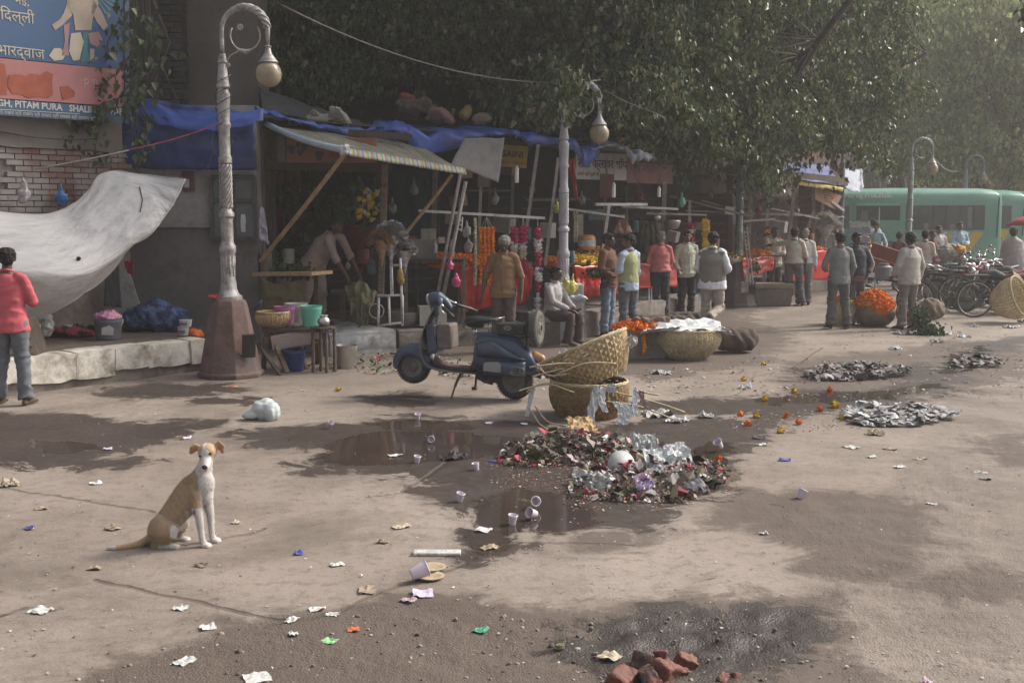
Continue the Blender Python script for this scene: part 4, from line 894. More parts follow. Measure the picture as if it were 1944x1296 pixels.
# ================================================================== STREET LAMPS
def make_lamp(px,base_y,Y,ped_h,top_z,m,mped,label,arm=1.0,glob_m=None,ped_w=0.42,side=1,plinth=True,group='ornate street lamps'):
 a = A(px,400,Y);lamp = thing('street_lamp',(a.x,a.y,0),label,'street lamp',group)
 H = top_z-ped_h                    # shaft from pedestal top to the top of the crook
 if plinth:
  mb = MB();pr = [(ped_w*1.0,0),(ped_w*1.02,.06),(ped_w*.94,.07),(ped_w*.56,ped_h-.08),(ped_w*.50,ped_h-.02),(ped_w*.38,ped_h)]
  mb.lathe(pr,8);mb.v = [tuple(Matrix.Rotation(math.radians(22.5),3,'Z') @ Vector(v)) for v in mb.v]
  p = mb.build('pedestal',mped,lamp,False,bevel=.012)
 s = H/3.45;z0 = ped_h-.01
 pr = [(.20,0),(.20,.04),(.15,.07),(.125,.13),(.12,.20),(.105,.26),(.105,.55),(.125,.58),(.125,.64),(.10,.68),(.092,.72),(.092,.98),(.115,1.0),(.115,1.04),(.085,1.07),(.078,1.10),(.078,1.62),(.10,1.64),(.10,1.70),(.082,1.73),(.082,2.05),(.10,2.07),(.10,2.10),(.085,2.12),(.092,2.3),(.10,2.45),(.07,2.5),(.10,2.53),(.085,2.6),(.06,2.78),(.055,2.80),(.075,2.82),(.06,2.86),(.048,2.92)]
 mb = MB();mb.lathe([(r*.84,z0+z*s) for r,z in pr],20)
 mb.build('shaft',m,lamp,False,'auto')
 mb = MB()                          # twisted flutes
 for k in range(9):
  mb.tube([(.070*math.cos(2*PI*k/9+i*.34),.070*math.sin(2*PI*k/9+i*.34),z0+s*(1.10+.52*i/16)) for i in range(17)],.014,5)
 mb.build('flutes',m,lamp,False,True);mb = MB()
 for k in range(12): mb.tube([(.088*math.cos(2*PI*k/12),.088*math.sin(2*PI*k/12),z0+s*.28),(.088*math.cos(2*PI*k/12),.088*math.sin(2*PI*k/12),z0+s*.53)],.008,4)
 mb.build('flutes',m,lamp,False,True)
 R = .285*arm;zc = top_z-R;pts = [Vector((0,0,z0+2.9*s)),Vector((0,0,(z0+2.9*s+zc)/2)),Vector((0,0,zc))]
 for i in range(1,13): t = PI*i/12;pts.append(Vector((side*R*(1-math.cos(t)),0,zc+R*math.sin(t))))
 pts.append(Vector((side*2*R,0,zc-.18*arm)))
 cr = MB();cr.tube(pts,[.029,.027,.026]+[.025+.0032*i for i in range(1,8)]+[.047-.0032*i for i in range(1,6)]+[.024],12)
 ro = MB()
 for k in range(4):                 # rope twist over the shoulder of the crook
  rp = []
  for i in range(25):
   t = PI*(.42+.55*i/24);c = Vector((side*R*(1-math.cos(t)),0,zc+R*math.sin(t)));rad = Vector((-side*math.cos(t),0,math.sin(t)));ph = 2*PI*k/4+i*.42;w_ = .036
   rp.append(c+rad*math.cos(ph)*w_+Vector((0,1,0))*math.sin(ph)*w_)
  ro.tube(rp,.017,5)
 arm_o = cr.build('crook',m,lamp,False,True);ro.build('rope_twist',m,arm_o,False,True)
 sc_ = MB();c2 = Vector((side*R*1.02,0,zc-.06*arm));rr = .185*arm
 sc_.tube([c2+Vector((side*rr*math.cos(t),0,rr*math.sin(t))) for t in [math.radians(150+ (395-150)*i/18) for i in range(19)]],.011,6)
 sc_.tube([Vector((side*.03,0,zc-.42*arm)),Vector((side*.10,0,zc-.30*arm)),Vector((side*.22*arm,0,zc-.24*arm))],[.012,.010,.012],6)
 sc_.capsule([Vector((side*.20*arm,0,zc-.235*arm)),Vector((side*.30*arm,0,zc-.26*arm)),Vector((side*.36*arm,0,zc-.23*arm))],[.02,.034,.012],8)
 for c,r_ in ((c2+Vector((-side*.06*arm,-.01,.10*arm)),.045*arm),(Vector((side*.07,-.01,zc-.42*arm)),.032*arm)):
  sc_.ball(c,r_*.4,8)
  for k in range(9): a_ = 2*PI*k/9;sc_.ball(c+Vector((math.cos(a_)*r_*.62,0,math.sin(a_)*r_*.62)),r_*.32,6,(1,.6,1))
 sc_.build('scroll',m,arm_o,False,True)
 gx = side*2*R;gz = zc-.18*arm
 sh = MB();sh.lathe([(.028,0),(.05,-.01),(.032,-.03),(.036,-.06),(.055,-.11),(.10,-.17),(.125,-.205),(.115,-.215)],20,(gx,0,gz));so = sh.build('shade',m,lamp,False,'auto')
 gl = MB();gl.lathe([(.10,0),(.125,-.03),(.152,-.075),(.163,-.13),(.155,-.185),(.13,-.24),(.085,-.28),(.03,-.297),(.004,-.30)],28,(gx,0,gz-.21))
 gl.build('globe',glob_m,lamp,False,True)
 return lamp
M_globe = pmat('smoky_globe',(0.27,0.225,0.15),0.14,0.2,5,0.03,12,dirt=(0.14,0.11,0.075),dscale=4,damt=0.5,spec=0.6)
M_lampf = pmat('lamp_pale_far',(0.27,0.30,0.29),0.5,0.2,9,0.2,50,dirt=(0.14,0.14,0.13),dscale=6,damt=0.6)
L1 = make_lamp(430,715,14.7,0.99,4.60,M_lamp,M_redstone,'tall silver ornate street lamp on a red stone pedestal beside the white kerb',glob_m=M_globe)
mb = MB();mb.box((0.30,-0.27,0.42),(0.16,0.05,0.30),(0.22,0,.4));mb.build('broken_hatch',M_dark,L1,False)
make_lamp(1070,640,19.0,0.82,4.15,M_lampw,M_conc,'white painted street lamp rising from the plinth with the yellow bag',glob_m=M_globe,ped_w=.34)
make_lamp(1404,578,25.6,0.98,4.6,M_lampg,M_greystone,'dark grey street lamp post with poster on its pedestal',glob_m=M_globe,ped_w=.42)
make_lamp(1597,530,34.5,0.9,4.3,M_lampg,M_greystone,'grey street lamp post at the end of the stall row near the leaning sign',glob_m=M_globe,ped_w=.4)
make_lamp(1727,515,32.5,0.9,4.08,M_lampf,M_greystone,'street lamp standing before the red shop sign, its globe over the nearest minibus',glob_m=M_globe,arm=1.0)
make_lamp(1831,500,42,0.9,4.08,M_lampf,M_greystone,'street lamp with a full scroll seen beyond the rear end of the nearest minibus',glob_m=M_globe,arm=1.1)
wr = MB()
for k in range(5):
 z = 2.95+k*.18;wr.tube([(.1*math.cos(t+k),.1*math.sin(t+k),z+.05*t) for t in [i*.6 for i in range(9)]],.005,4)
wr.tube([(-.1,-.1,3.1),(-.14,-.1,2.95),(-.10,-.1,2.8)],.006,4);wr.tube([(-.09,-.1,2.9),(-.2,-.12,2.62),(-.16,-.12,2.5)],.004,4)
wr.build('tied_wire',M_iron,L1,False)
# ================================================================== PEOPLE
SKINS = [pmat('skin_brown',(0.155,0.082,0.050),0.55,0.15,9,0.05,30),pmat('skin_dark',(0.075,0.040,0.027),0.5,0.15,9,0.05,30),pmat('skin_light_brown',(0.21,0.115,0.072),0.55,0.15,9,0.05,30)]
M_hair = pmat('hair_black',(0.009,0.008,0.008),0.7,0.5,30,0.8,60,spec=.25);M_hairg = pmat('hair_grey',(0.22,0.21,0.20),0.8,0.35,25,0.6,70)
M_eye = pmat('eye_dark',(0.012,0.009,0.008),0.2,0,1,0);M_shoe = pmat('shoe_dark',(0.028,0.024,0.022),0.5,0.3,9,0.1);M_sole = pmat('sandal',(0.10,0.065,0.045),0.7,0.3,9,0.1)
M_lip = pmat('lip',(0.10,0.045,0.035),0.5,0.1,9,0)
C_ = {}
def ccol(name,c,**k): C_[name] = cloth(name,c,**k);return C_[name]
def person(loc,face,H,label,shirt,pants,skin=0,hair=M_hair,pose=None,lean=0.0,sleeve='long',over=None,overm=None,hem=0.80,group=None,shoe=None,turn=0.0,nod=0.0,detail=1.0,extras=None,wide=1.0,collar=None,build_legs=True):
 """face: heading in degrees, 0 = towards -Y (the viewer), positive turns to +X (picture right)"""
 P = dict(pelvis=(0,.0,.93),waist=(0,.0,1.06),chest=(0,.0,1.27),neck=(0,.015,1.455),head=(0,-.012,1.585),
    hipL=(.088,0,.90),kneeL=(.10,-.012,.49),ankL=(.105,.02,.085),hipR=(-.088,0,.90),kneeR=(-.10,-.012,.49),ankR=(-.105,.02,.085),
    shL=(.165,.01,1.375),elL=(.225,.03,1.11),wrL=(.24,-.05,.875),shR=(-.165,.01,1.375),elR=(-.225,.03,1.11),wrR=(-.24,-.05,.875))
 P = {k: Vector(v) for k,v in P.items()}
 if lean:
  R = Matrix.Rotation(lean,3,'X')
  for k in ('waist','chest','neck','head','shL','elL','wrL','shR','elR','wrR'): P[k] = R @ (P[k]-P['pelvis'])+P['pelvis']
 if pose:
  for k,v in pose.items():
   if k in P: P[k] = Vector(v)
 s = H/1.70;P = {k: v*s for k,v in P.items()};vx = 0.017 if detail >= 1 else 0.024
 rt = thing('person',loc,label,'person',group,rz=math.radians(face))
 sk = SKINS[skin];W = wide
 mb = MB();up = (P['head']-P['neck']).normalized();sd = Vector((1,0,0))
 Rh = Matrix.Rotation(math.radians(turn),3,'Z') @ Matrix.Rotation(nod,3,'X');hc = P['head']
 def hp(x,y,z): return hc+Rh @ Vector((x*s,y*s,z*s))
 if build_legs:
  for q in 'LR':
   mb.capsule([P['hip'+q],P['hip'+q].lerp(P['knee'+q],.45),P['knee'+q]],[.078*s,.068*s,.050*s],12);mb.capsule([P['knee'+q],P['knee'+q].lerp(P['ank'+q],.3),P['ank'+q]],[.048*s,.050*s,.032*s],12)
   ft = (pose or {}).get('toe'+q);an = P['ank'+q];toe = Vector(ft)*s if ft else an+Vector((.02*(1 if q == 'L' else -1),-.175,-.055))*s
   mb.capsule([an+Vector((0,.03,-.045))*s if not ft else an,toe],[(.030*s,.026*s),(.040*s,.020*s)],10)
 mb.capsule([P['pelvis'],P['waist'],P['chest'],P['neck']-up*.03*s],[(.125*s*W,.085*s*W),(.115*s*W,.08*s*W),(.14*s,.09*s),(.075*s,.06*s)],14,side=sd)
 mb.capsule([P['neck']-up*.04*s,hc-up*.03*s],[.056*s,.052*s],12)
 m2 = MB();hv = 0.010 if detail >= 1 else 0.013
 mb.ball(hp(0,.012,.022),.086*s,16,(.88,1.05,1.02));mb.capsule([hp(0,-.03,-.02),hp(0,-.045,-.072)],[(.062*s,.05*s),(.038*s,.034*s)],12,side=Rh @ sd)
 mb.capsule([hp(0,-.084,.012),hp(0,-.108,-.022)],[(.010*s,.010*s),(.017*s,.014*s)],8);mb.ball(hp(0,-.075,.032),.03*s,10,(1.9,.7,.5));mb.ball(hp(0,-.080,-.052),.02*s,8,(1.2,.7,.6))
 for x in (-1,1): mb.ball(hp(x*.082,.012,-.004),.024*s,10,(.5,.8,1.25))
 for q in 'LR':
  mb.capsule([P['sh'+q],P['el'+q]],[.052*s,.040*s],12);mb.capsule([P['el'+q],P['el'+q].lerp(P['wr'+q],.3),P['wr'+q]],[.040*s,.039*s,.026*s],12)
 ex = MB()
 for q in 'LR':
  d = (P['wr'+q]-P['el'+q]).normalized();sg = 1 if q == 'L' else -1
  hd = (pose or {}).get('hand'+q);d = Vector(hd).normalized() if hd else d
  x = d.cross(Vector((0,0,1))) if abs(d.z) < .8 else Vector((0,-1,0));x = (x-d*x.dot(d)).normalized();y = d.cross(x)     # x across the palm, y its normal
  w_ = P['wr'+q];pc = w_+d*.085*s
  mb.capsule([w_,w_+d*.05*s,pc],[(.024*s,.022*s),(.038*s,.018*s),(.040*s,.015*s)],10,side=x)
  iny = y*(-sg if y.x*sg > 0 else sg)
  for k,(ln,off) in enumerate(((.062,-.030),(.074,-.010),(.070,.010),(.056,.029))):
   b = pc+x*off*s;m_ = b+d*ln*.5*s+iny*.010*s;e = m_+(d*.8+iny*.6).normalized()*ln*.5*s
   ex.capsule([b,m_,e],[.0095*s,.0085*s,.0070*s],6)
  b = w_+d*.03*s-x*.03*s;ex.capsule([b,b-x*.028*s+d*.03*s+iny*.008*s,b-x*.030*s+d*.058*s+iny*.02*s],[.012*s,.0105*s,.008*s],6)
 body = blob(mb,'body',sk,0.0115 if detail >= 1 else 0.015,4,rt,False,extra=ex)
 for x in (-1,1): MB().ball(hp(x*.032,-.082,.010),.0105*s,8,(1.3,.6,.8)).build('eye',M_eye,body,False,True)
 MB().capsule([hp(-.022,-.088,-.050),hp(0,-.094,-.049),hp(.022,-.088,-.050)],[.004*s,.006*s,.004*s],6).build('mouth',M_lip,body,False,True)
 if hair:
  hm = MB();hm.ball(hp(0,.024,.045),.093*s,16,(.98,1.06,.90));hm.ball(hp(0,.060,.0),.070*s,12,(1.1,.75,1.05));hm.ball(hp(0,-.04,.082),.045*s,10,(1.3,.9,.55))
  blob(hm,'hair',hair,.012,2,rt,False,rough=.016*s,rscale=32,seed=int(abs(loc[0])*9))
 if build_legs and pants:
  tm = MB();fl = 1.0
  tm.capsule([P['pelvis']+Vector((0,0,.06*s)) if not lean else P['waist'].lerp(P['pelvis'],.4),P['pelvis'],(P['hipL']+P['hipR'])/2],[(.142*s*W,.108*s*W),(.150*s*W,.112*s*W),(.148*s*W,.106*s*W)],16,side=sd)
  for q in 'LR':
   h,k,a = P['hip'+q],P['knee'+q],P['ank'+q];tm.tube([h+Vector((0,0,.03*s)),h.lerp(k,.3),h.lerp(k,.7),k,k.lerp(a,.35),k.lerp(a,.8),a.lerp(k,-.02)],[.098*s,.094*s,.078*s,.070*s,.067*s,.068*s,.076*s],14)
  def dsp(co,n_): z = co.z/s;return .013*s*(1-2.2*abs(noise.noise(Vector((co.x*6,co.y*6,co.z*11)))))*(1.4 if z < .25 or .4 < z < .55 or z > .78 else .7)
  blob(tm,'trousers',pants,vx*.85,3,rt,False,rough=.007*s,rscale=7,seed=int(loc[1]*3),disp=dsp)
  for q in 'LR':
   ft = (pose or {}).get('toe'+q);an = P['ank'+q];toe = Vector(ft)*s if ft else an+Vector((.02*(1 if q == 'L' else -1),-.185,-.055))*s
   shb = MB();shb.capsule([an+Vector((0,.035,-.046))*s if not ft else an+(an-toe).normalized()*.03*s,an.lerp(toe,.5),toe],[(.036*s,.034*s),(.043*s,.036*s),(.043*s,.024*s)],10,side=sd);blob(shb,'shoe',shoe or M_shoe,.012,3,rt,False)
 if shirt:
  sm = MB();hemz = P['pelvis'].lerp(P['pelvis']+Vector((0,0,-.13*s)),1) if hem < .85 else P['pelvis']+Vector((0,0,.04*s))
  if lean: hemz = P['pelvis']-(P['waist']-P['pelvis']).normalized()*.13*s
  sm.tube([hemz,P['pelvis'],P['waist'],P['chest'],P['chest'].lerp(P['neck'],.5),P['neck']-up*.015*s],[(.196*s*W,.150*s*W),(.188*s*W,.142*s*W),(.160*s*W,.124*s*W),(.172*s*W,.126*s*W),(.150*s,.10*s),(.058*s,.058*s)],18,side=sd)
  for q in 'LR':
   a,b,c = P['sh'+q],P['el'+q],P['wr'+q];sm.capsule([a.lerp(P['neck'],.35),a,a.lerp(b,.5),b],[.050*s,.062*s,.058*s,.054*s],12)
   if sleeve == 'long': sm.tube([b.lerp(a,.05),b.lerp(c,.15),b.lerp(c,.6),b.lerp(c,.93)],[.058*s,.056*s,.049*s,.044*s],12)
   elif sleeve == 'rolled': sm.tube([b.lerp(a,.05),b.lerp(c,.12),b.lerp(c,.28)],[.06*s,.058*s,.056*s],12)
  def dsp(co,n_): q_ = co.z/s;return s*(.013*(1-2*abs(noise.noise(Vector((co.x*5+co.z*4,co.y*5,co.z*9)))))*(.5+abs(q_-1.2)*1.6)+.005*noise.noise(Vector((co.x*16,co.y*16,co.z*22))))-.004*s
  so = blob(sm,'shirt',shirt,vx*.85,3,rt,False,rough=.006*s,rscale=9,seed=int(loc[1]*5+3),disp=dsp)
  cm = MB();nb = P['neck']-up*.02*s
  ring = [nb+Vector((.060*s*math.cos(t),.056*s*math.sin(t)-.006*s,.022*s+.014*s*math.sin(t))) for t in [2*PI*i/16 for i in range(17)]]
  cm.tube(ring,[(.016*s,.016*s)]*17,6,False);cm.build('collar',collar or shirt,so,False,True)
  if face > -90 and face < 90 and not over:
   f = [P['neck'].lerp(P['pelvis'],t)+Vector((0,-(.066+.062*min(1,t*3))*s-.012,0)) for t in (.08,.25,.5,.8,1.1)]
   bm_ = MB();bm_.tube(f,[(.013,.004)]*5,6,side=sd);
   if not lean: bm_.build('button_placket',shirt,so,False,True)
 if over:                                                    # sleeveless vest or open jacket over the shirt
  vm = MB();vm.tube([P['pelvis']+Vector((0,0,-.05*s)),P['pelvis']+Vector((0,0,.03*s)),P['waist'],P['chest'],P['chest'].lerp(P['neck'],.5),P['neck']-up*.025*s],[(.186*s*W,.146*s*W),(.190*s*W,.148*s*W),(.174*s*W,.136*s*W),(.184*s*W,.138*s*W),(.158*s,.110*s),(.070*s,.068*s)],18,side=sd)
  for q in 'LR':
   a,b,c = P['sh'+q],P['el'+q],P['wr'+q];vm.capsule([a.lerp(P['neck'],.35),a.lerp(b,.08)],[.052*s,.066*s],12)
   if over == 'jacket': vm.capsule([a,a.lerp(b,.5),b],[.070*s,.066*s,.060*s],12);vm.tube([b,b.lerp(c,.5),b.lerp(c,.92)],[.060*s,.055*s,.051*s],12)
  blob(vm,'jacket' if over == 'jacket' else 'vest',overm,vx*.85,3,rt,False,rough=.006*s,rscale=8,seed=int(loc[1]*4+1))
 if extras: extras(rt,P,s,hp,body)
 return rt
def ground_at(x,y): g = G(x,y);return (g.x,g.y,0.0)
def hgt(head_y,feet_y,x): return None
ARM_FRONT = dict(elL=(.235,-.03,1.13),wrL=(.10,-.21,1.10),elR=(-.235,-.03,1.13),wrR=(-.10,-.21,1.06),handL=(-.8,-.6,0),handR=(.8,-.6,0))
LEGS_APART = dict(kneeL=(.12,-.02,.49),ankL=(.15,.03,.085),kneeR=(-.12,-.01,.49),ankR=(-.16,.05,.085))
def PP(*ds):
 o = {}
 for d in ds: o.update(d)
 return o
ccol('coral_shirt',(.52,.155,.145));ccol('faded_jeans',(.10,.125,.165),dirt=(.2,.2,.2));ccol('pink_red_shirt',(.46,.085,.105));ccol('grey_jeans',(.115,.125,.145),dirt=(.2,.19,.18))
ccol('beige_kurta',(.30,.23,.19));ccol('beige_pants',(.27,.22,.19));ccol('brown_shirt',(.19,.105,.05));ccol('brown_pants',(.075,.05,.045));ccol('striped_white',(.36,.34,.34));ccol('umber_pants',(.060,.045,.040))
ccol('rust_jacket',(.11,.045,.025));ccol('blue_jeans',(.15,.20,.27),dirt=(.3,.33,.36));ccol('pale_blue_shirt',(.36,.43,.53));ccol('green_knit',(.30,.31,.15));ccol('slate_pants',(.105,.10,.115))
ccol('navy_pants',(.018,.022,.036));ccol('pale_green_shirt',(.37,.385,.30));ccol('black_pants',(.016,.016,.017));ccol('olive_knit',(.185,.165,.13));ccol('white_shirt',(.62,.63,.66));ccol('khaki_pants',(.33,.285,.235))
ccol('cream_check',(.40,.34,.29));ccol('dark_grey_pants',(.055,.052,.05));ccol('ivory_shirt',(.48,.44,.37));ccol('white_cotton',(.52,.51,.51));ccol('grey_pants',(.13,.125,.115));ccol('grey_cardigan',(.175,.18,.18));ccol('mid_grey_pants',(.085,.085,.082))
ccol('navy_jacket',(.018,.022,.035));ccol('brown_plaid',(.12,.07,.04));ccol('yellow_shirt',(.58,.32,.08));ccol('cyan_tee',(.28,.42,.47));ccol('maroon_shawl',(.10,.025,.03));ccol('light_grey_jacket',(.34,.32,.29));ccol('taupe_pants',(.155,.125,.115));ccol('sky_shirt',(.30,.42,.50));ccol('grey_shawl',(.34,.32,.31));ccol('denim_dark',(.05,.06,.08));ccol('lilac_cloth',(.42,.38,.48))
K = C_
p = G(30,768)
person((p.x-.02,p.y,0),178,1.70,'man in a pink red shirt and faded jeans, back turned, beside the white kerb',K['pink_red_shirt'],K['grey_jeans'],1,pose=PP(LEGS_APART,dict(elR=(-.24,-.05,1.12),wrR=(-.13,-.26,1.10),handR=(.3,-1,0),elL=(.24,-.03,1.13),wrL=(.12,-.26,1.13),handL=(-.3,-1,0))),sleeve='long',shoe=M_sole,wide=1.02,turn=20)
p = A(598,580,17.7);p.z = 0.34
person(tuple(p),66,1.78,'man in beige kurta bending over the sacking in the first stall',K['beige_kurta'],K['beige_pants'],1,lean=.62,pose=dict(elL=(.16,-.50,1.06),wrL=(.13,-.66,.80),elR=(-.16,-.46,1.02),wrR=(-.12,-.62,.76),shL=(.16,-.36,1.30),shR=(-.16,-.34,1.29),handL=(0,-.4,-1),handR=(0,-.4,-1),kneeL=(.10,-.06,.48),kneeR=(-.1,.06,.5),ankL=(.12,-.02,.085),ankR=(-.12,.20,.085)),sleeve='rolled',nod=-.25,wide=1.2)
p = G(956,668)
person((p.x,p.y,0),-8,1.74,'grey haired man in a brown shirt looking down behind the scooter',K['brown_shirt'],K['brown_pants'],1,M_hairg,pose=dict(elL=(.26,.02,1.10),wrL=(.27,-.06,.86),elR=(-.27,.03,1.10),wrR=(-.31,-.04,.84),head=(.02,-.05,1.57)),sleeve='short',nod=.45,wide=1.02)
p = G(1048,656)
def sit(rt,P,s,hp,body): pass
person((p.x,p.y+.2,-.42),55,1.66,'seated man in a pale striped shirt, dark trousers and sandals beside the spare wheel',K['striped_white'],K['umber_pants'],1,lean=.12,pose=dict(kneeL=(.12,-.46,.93),ankL=(.13,-.42,.50),kneeR=(-.12,-.46,.92),ankR=(-.10,-.36,.50),toeL=(.14,-.62,.455),toeR=(-.1,-.56,.455),elL=(.22,-.16,1.14),wrL=(.10,-.36,1.02),elR=(-.22,-.16,1.14),wrR=(-.06,-.38,1.01),handL=(-.3,-1,-.2),handR=(.3,-1,-.2)),hem=.9,shoe=M_sole)
p = G(1153,637)
person((p.x,p.y,0),60,1.72,'man in a rust brown jacket and light jeans talking beside the lamp plinth',K['rust_jacket'],K['blue_jeans'],1,pose=PP(ARM_FRONT,dict(elR=(-.23,.03,1.12),wrR=(-.2,-.18,1.0))),over='jacket',overm=K['rust_jacket'],shoe=M_sole)
p = G(1192,645)
person((p.x,p.y,0),222,1.72,'young man in a light green knitted vest over a pale blue shirt, seen from behind',K['pale_blue_shirt'],K['slate_pants'],0,pose=dict(elL=(.22,.0,1.12),wrL=(.17,-.22,1.12),elR=(-.27,-.06,1.10),wrR=(-.36,-.16,.88),handL=(0,-1,.2),ankL=(.13,0,.085),ankR=(-.14,.1,.085)),sleeve='rolled',over='vest',overm=K['green_knit'],turn=35)
p = G(1252,607)
person((p.x,p.y,0),182,1.70,'white haired man in a coral shirt and navy trousers, seen from behind',K['coral_shirt'],K['navy_pants'],0,M_hairg,pose=PP(ARM_FRONT),hem=.9,wide=1.12,sleeve='long')
p = G(1283,598)
person((p.x-.06,p.y+.6,0),10,1.70,'man half hidden between the coral shirt and the pale green shirt',K['maroon_shawl'],K['black_pants'],0,pose=PP(ARM_FRONT))
p = G(1302,604)
person((p.x,p.y,0),15,1.72,'man in a pale green shirt and black trousers facing the viewer',K['pale_green_shirt'],K['black_pants'],0,pose=dict(elL=(.25,.04,1.1),wrL=(.24,-.1,.9),elR=(-.25,.02,1.10),wrR=(-.22,-.14,.93)),sleeve='long',turn=-10)
p = G(1350,642)
person((p.x,p.y,0),160,1.75,'man in a taupe sleeveless sweater and khaki trousers lifting one foot behind him',K['white_shirt'],K['khaki_pants'],0,pose=dict(kneeL=(.10,-.06,.50),ankL=(.12,.02,.085),kneeR=(-.13,-.02,.50),ankR=(-.02,.30,.36),toeR=(0,.34,.20),elR=(-.27,.05,1.12),wrR=(-.16,-.12,1.05),handR=(1,-.2,0),elL=(.26,-.02,1.12),wrL=(.18,-.22,1.05),handL=(-.3,-1,0)),over='vest',overm=K['olive_knit'],wide=1.18,turn=8)
p = G(1468,573)
person((p.x,p.y,0),18,1.72,'stallholder in a cream checked shirt holding a garland by the grey lamp post',K['cream_check'],K['dark_grey_pants'],0,pose=PP(ARM_FRONT))
p = G(1505,580)
person((p.x,p.y,0),160,1.72,'man in an ivory shirt reaching out an arm beside the stone slab, back turned',K['ivory_shirt'],K['mid_grey_pants'],0,pose=dict(elL=(.42,-.10,1.34),wrL=(.62,-.25,1.30),elR=(-.25,.0,1.12),wrR=(-.25,-.10,.9),kneeR=(-.13,-.06,.49),ankR=(-.2,.02,.085)),hem=.9,wide=1.05,sleeve='rolled')
p = G(1528,580)
person((p.x,p.y+.15,0),170,1.70,'grey haired man in white shirt and grey trousers just behind the ivory shirted man',K['white_cotton'],K['grey_pants'],0,M_hairg,pose={},hem=.9)
p = G(1518,560)
person((p.x,p.y+.6,0),150,1.66,'person in a red headcloth mostly hidden between two white shirts',K['white_cotton'],K['grey_pants'],0,cloth('red_cloth_hair',(.36,.03,.03)),pose={})
p = G(1590,624)
person((p.x,p.y,0),185,1.72,'man in a grey cardigan and flared grey trousers right of the stone box, back turned',K['grey_cardigan'],K['mid_grey_pants'],0,pose=PP(LEGS_APART,dict(elL=(.27,-.03,1.12),wrL=(.18,-.16,1.02),elR=(-.26,.02,1.1),wrR=(-.24,-.12,.93),handL=(-1,-.3,0))),over='vest',overm=K['grey_cardigan'])
def stripes(rt,P,s,hp,body):
 mb = MB()
 for q in 'L': mb.tube([P['sh'+q]+Vector((.07,-.02,.02))*s,P['el'+q]+Vector((.066,-.02,0))*s,P['wr'+q].lerp(P['el'+q],.1)+Vector((.05,-.03,0))*s],[(.008,.008)]*3,6)
 mb.build('sleeve_stripe',K['white_shirt'],rt,False,True)
p = G(1625,617)
person((p.x,p.y+.1,0),12,1.70,'bearded man in a navy striped track jacket over a brown shirt',K['brown_plaid'],K['mid_grey_pants'],1,pose=dict(elL=(.30,.02,1.13),wrL=(.20,-.08,.95),handL=(-.5,-.3,-1),elR=(-.25,.03,1.12),wrR=(-.24,-.06,.9)),over='jacket',overm=K['navy_jacket'],extras=stripes)
D = dict(detail=.8)
def far(px,head_y,Y,face,H,label,sh,pa,**k):
 a = A(px,head_y,Y);k.setdefault('pose',{});return person((a.x,Y,a.z-H*1.005),face,H,label,sh,pa,detail=.8,**k)
far(1645,426,31,75,1.66,'man in a yellow shirt standing beside the red cart',K['yellow_shirt'],K['grey_pants'],pose=PP(ARM_FRONT))
far(1664,423,32,-30,1.66,'young man in a cyan and white striped tee shirt behind the red cart',K['cyan_tee'],K['denim_dark'],sleeve='short',pose=dict(elL=(.3,-.05,1.1),wrL=(.34,-.25,1.05)))
far(1661,415,35,185,1.70,'person in a white shirt bowing the head in front of the minibus door',K['white_shirt'],K['denim_dark'],lean=.2)
far(1709,440,31,120,1.70,'man wrapped in a maroon shawl over white beside the lamp post',K['maroon_shawl'],K['grey_pants'],pose=PP(ARM_FRONT),over='vest',overm=K['maroon_shawl'],wide=1.15)
p = G(1722,626)
person((p.x,p.y,0),205,1.72,'man in a pale grey jacket and taupe trousers in front of the marigold sack',K['light_grey_jacket'],K['taupe_pants'],1,pose=dict(elL=(.26,.0,1.12),wrL=(.22,-.16,.95),elR=(-.27,.03,1.1),wrR=(-.27,-.06,.86),ankL=(.15,.02,.085),ankR=(-.13,.06,.085)),wide=1.12,hem=.7,over='jacket',overm=K['light_grey_jacket'])
far(1757,437,27,160,1.64,'young man in a cream short sleeved shirt behind the pale grey jacket',K['ivory_shirt'],K['denim_dark'],sleeve='short',pose={})
far(1771,437,31,20,1.70,'person in a maroon wrap standing behind the bicycles',K['maroon_shawl'],K['grey_pants'],wide=1.1)
far(1783,428,33,10,1.72,'man in a white checked shirt in front of the lettered side of the minibus',K['white_cotton'],K['denim_dark'],pose=PP(ARM_FRONT))
far(1823,421,33,5,1.74,'man in a pale blue shirt before the yellow stripes of the minibus',K['sky_shirt'],K['denim_dark'],pose=PP(ARM_FRONT))
def shawl(rt,P,s,hp,body):
 mb = MB();mb.tube([(0,.03,.62),(0,.03,.95),(0,.02,1.2),(0,.02,1.38),(0,.02,1.50)],[(.33,.26),(.30,.24),(.27,.21),(.22,.16),(.07,.07)],18)
 blob(mb,'shawl',K['grey_shawl'],.022,3,rt,False,rough=.02,rscale=5)
far(1925,432,27,150,1.70,'person wrapped in a grey white shawl beside the motorcycles',K['grey_shawl'],K['grey_pants'],extras=shawl)
far(1573,425,33,140,1.68,'man near the silver bouquet at the end stall, head and shoulders only',K['white_cotton'],K['grey_pants'])
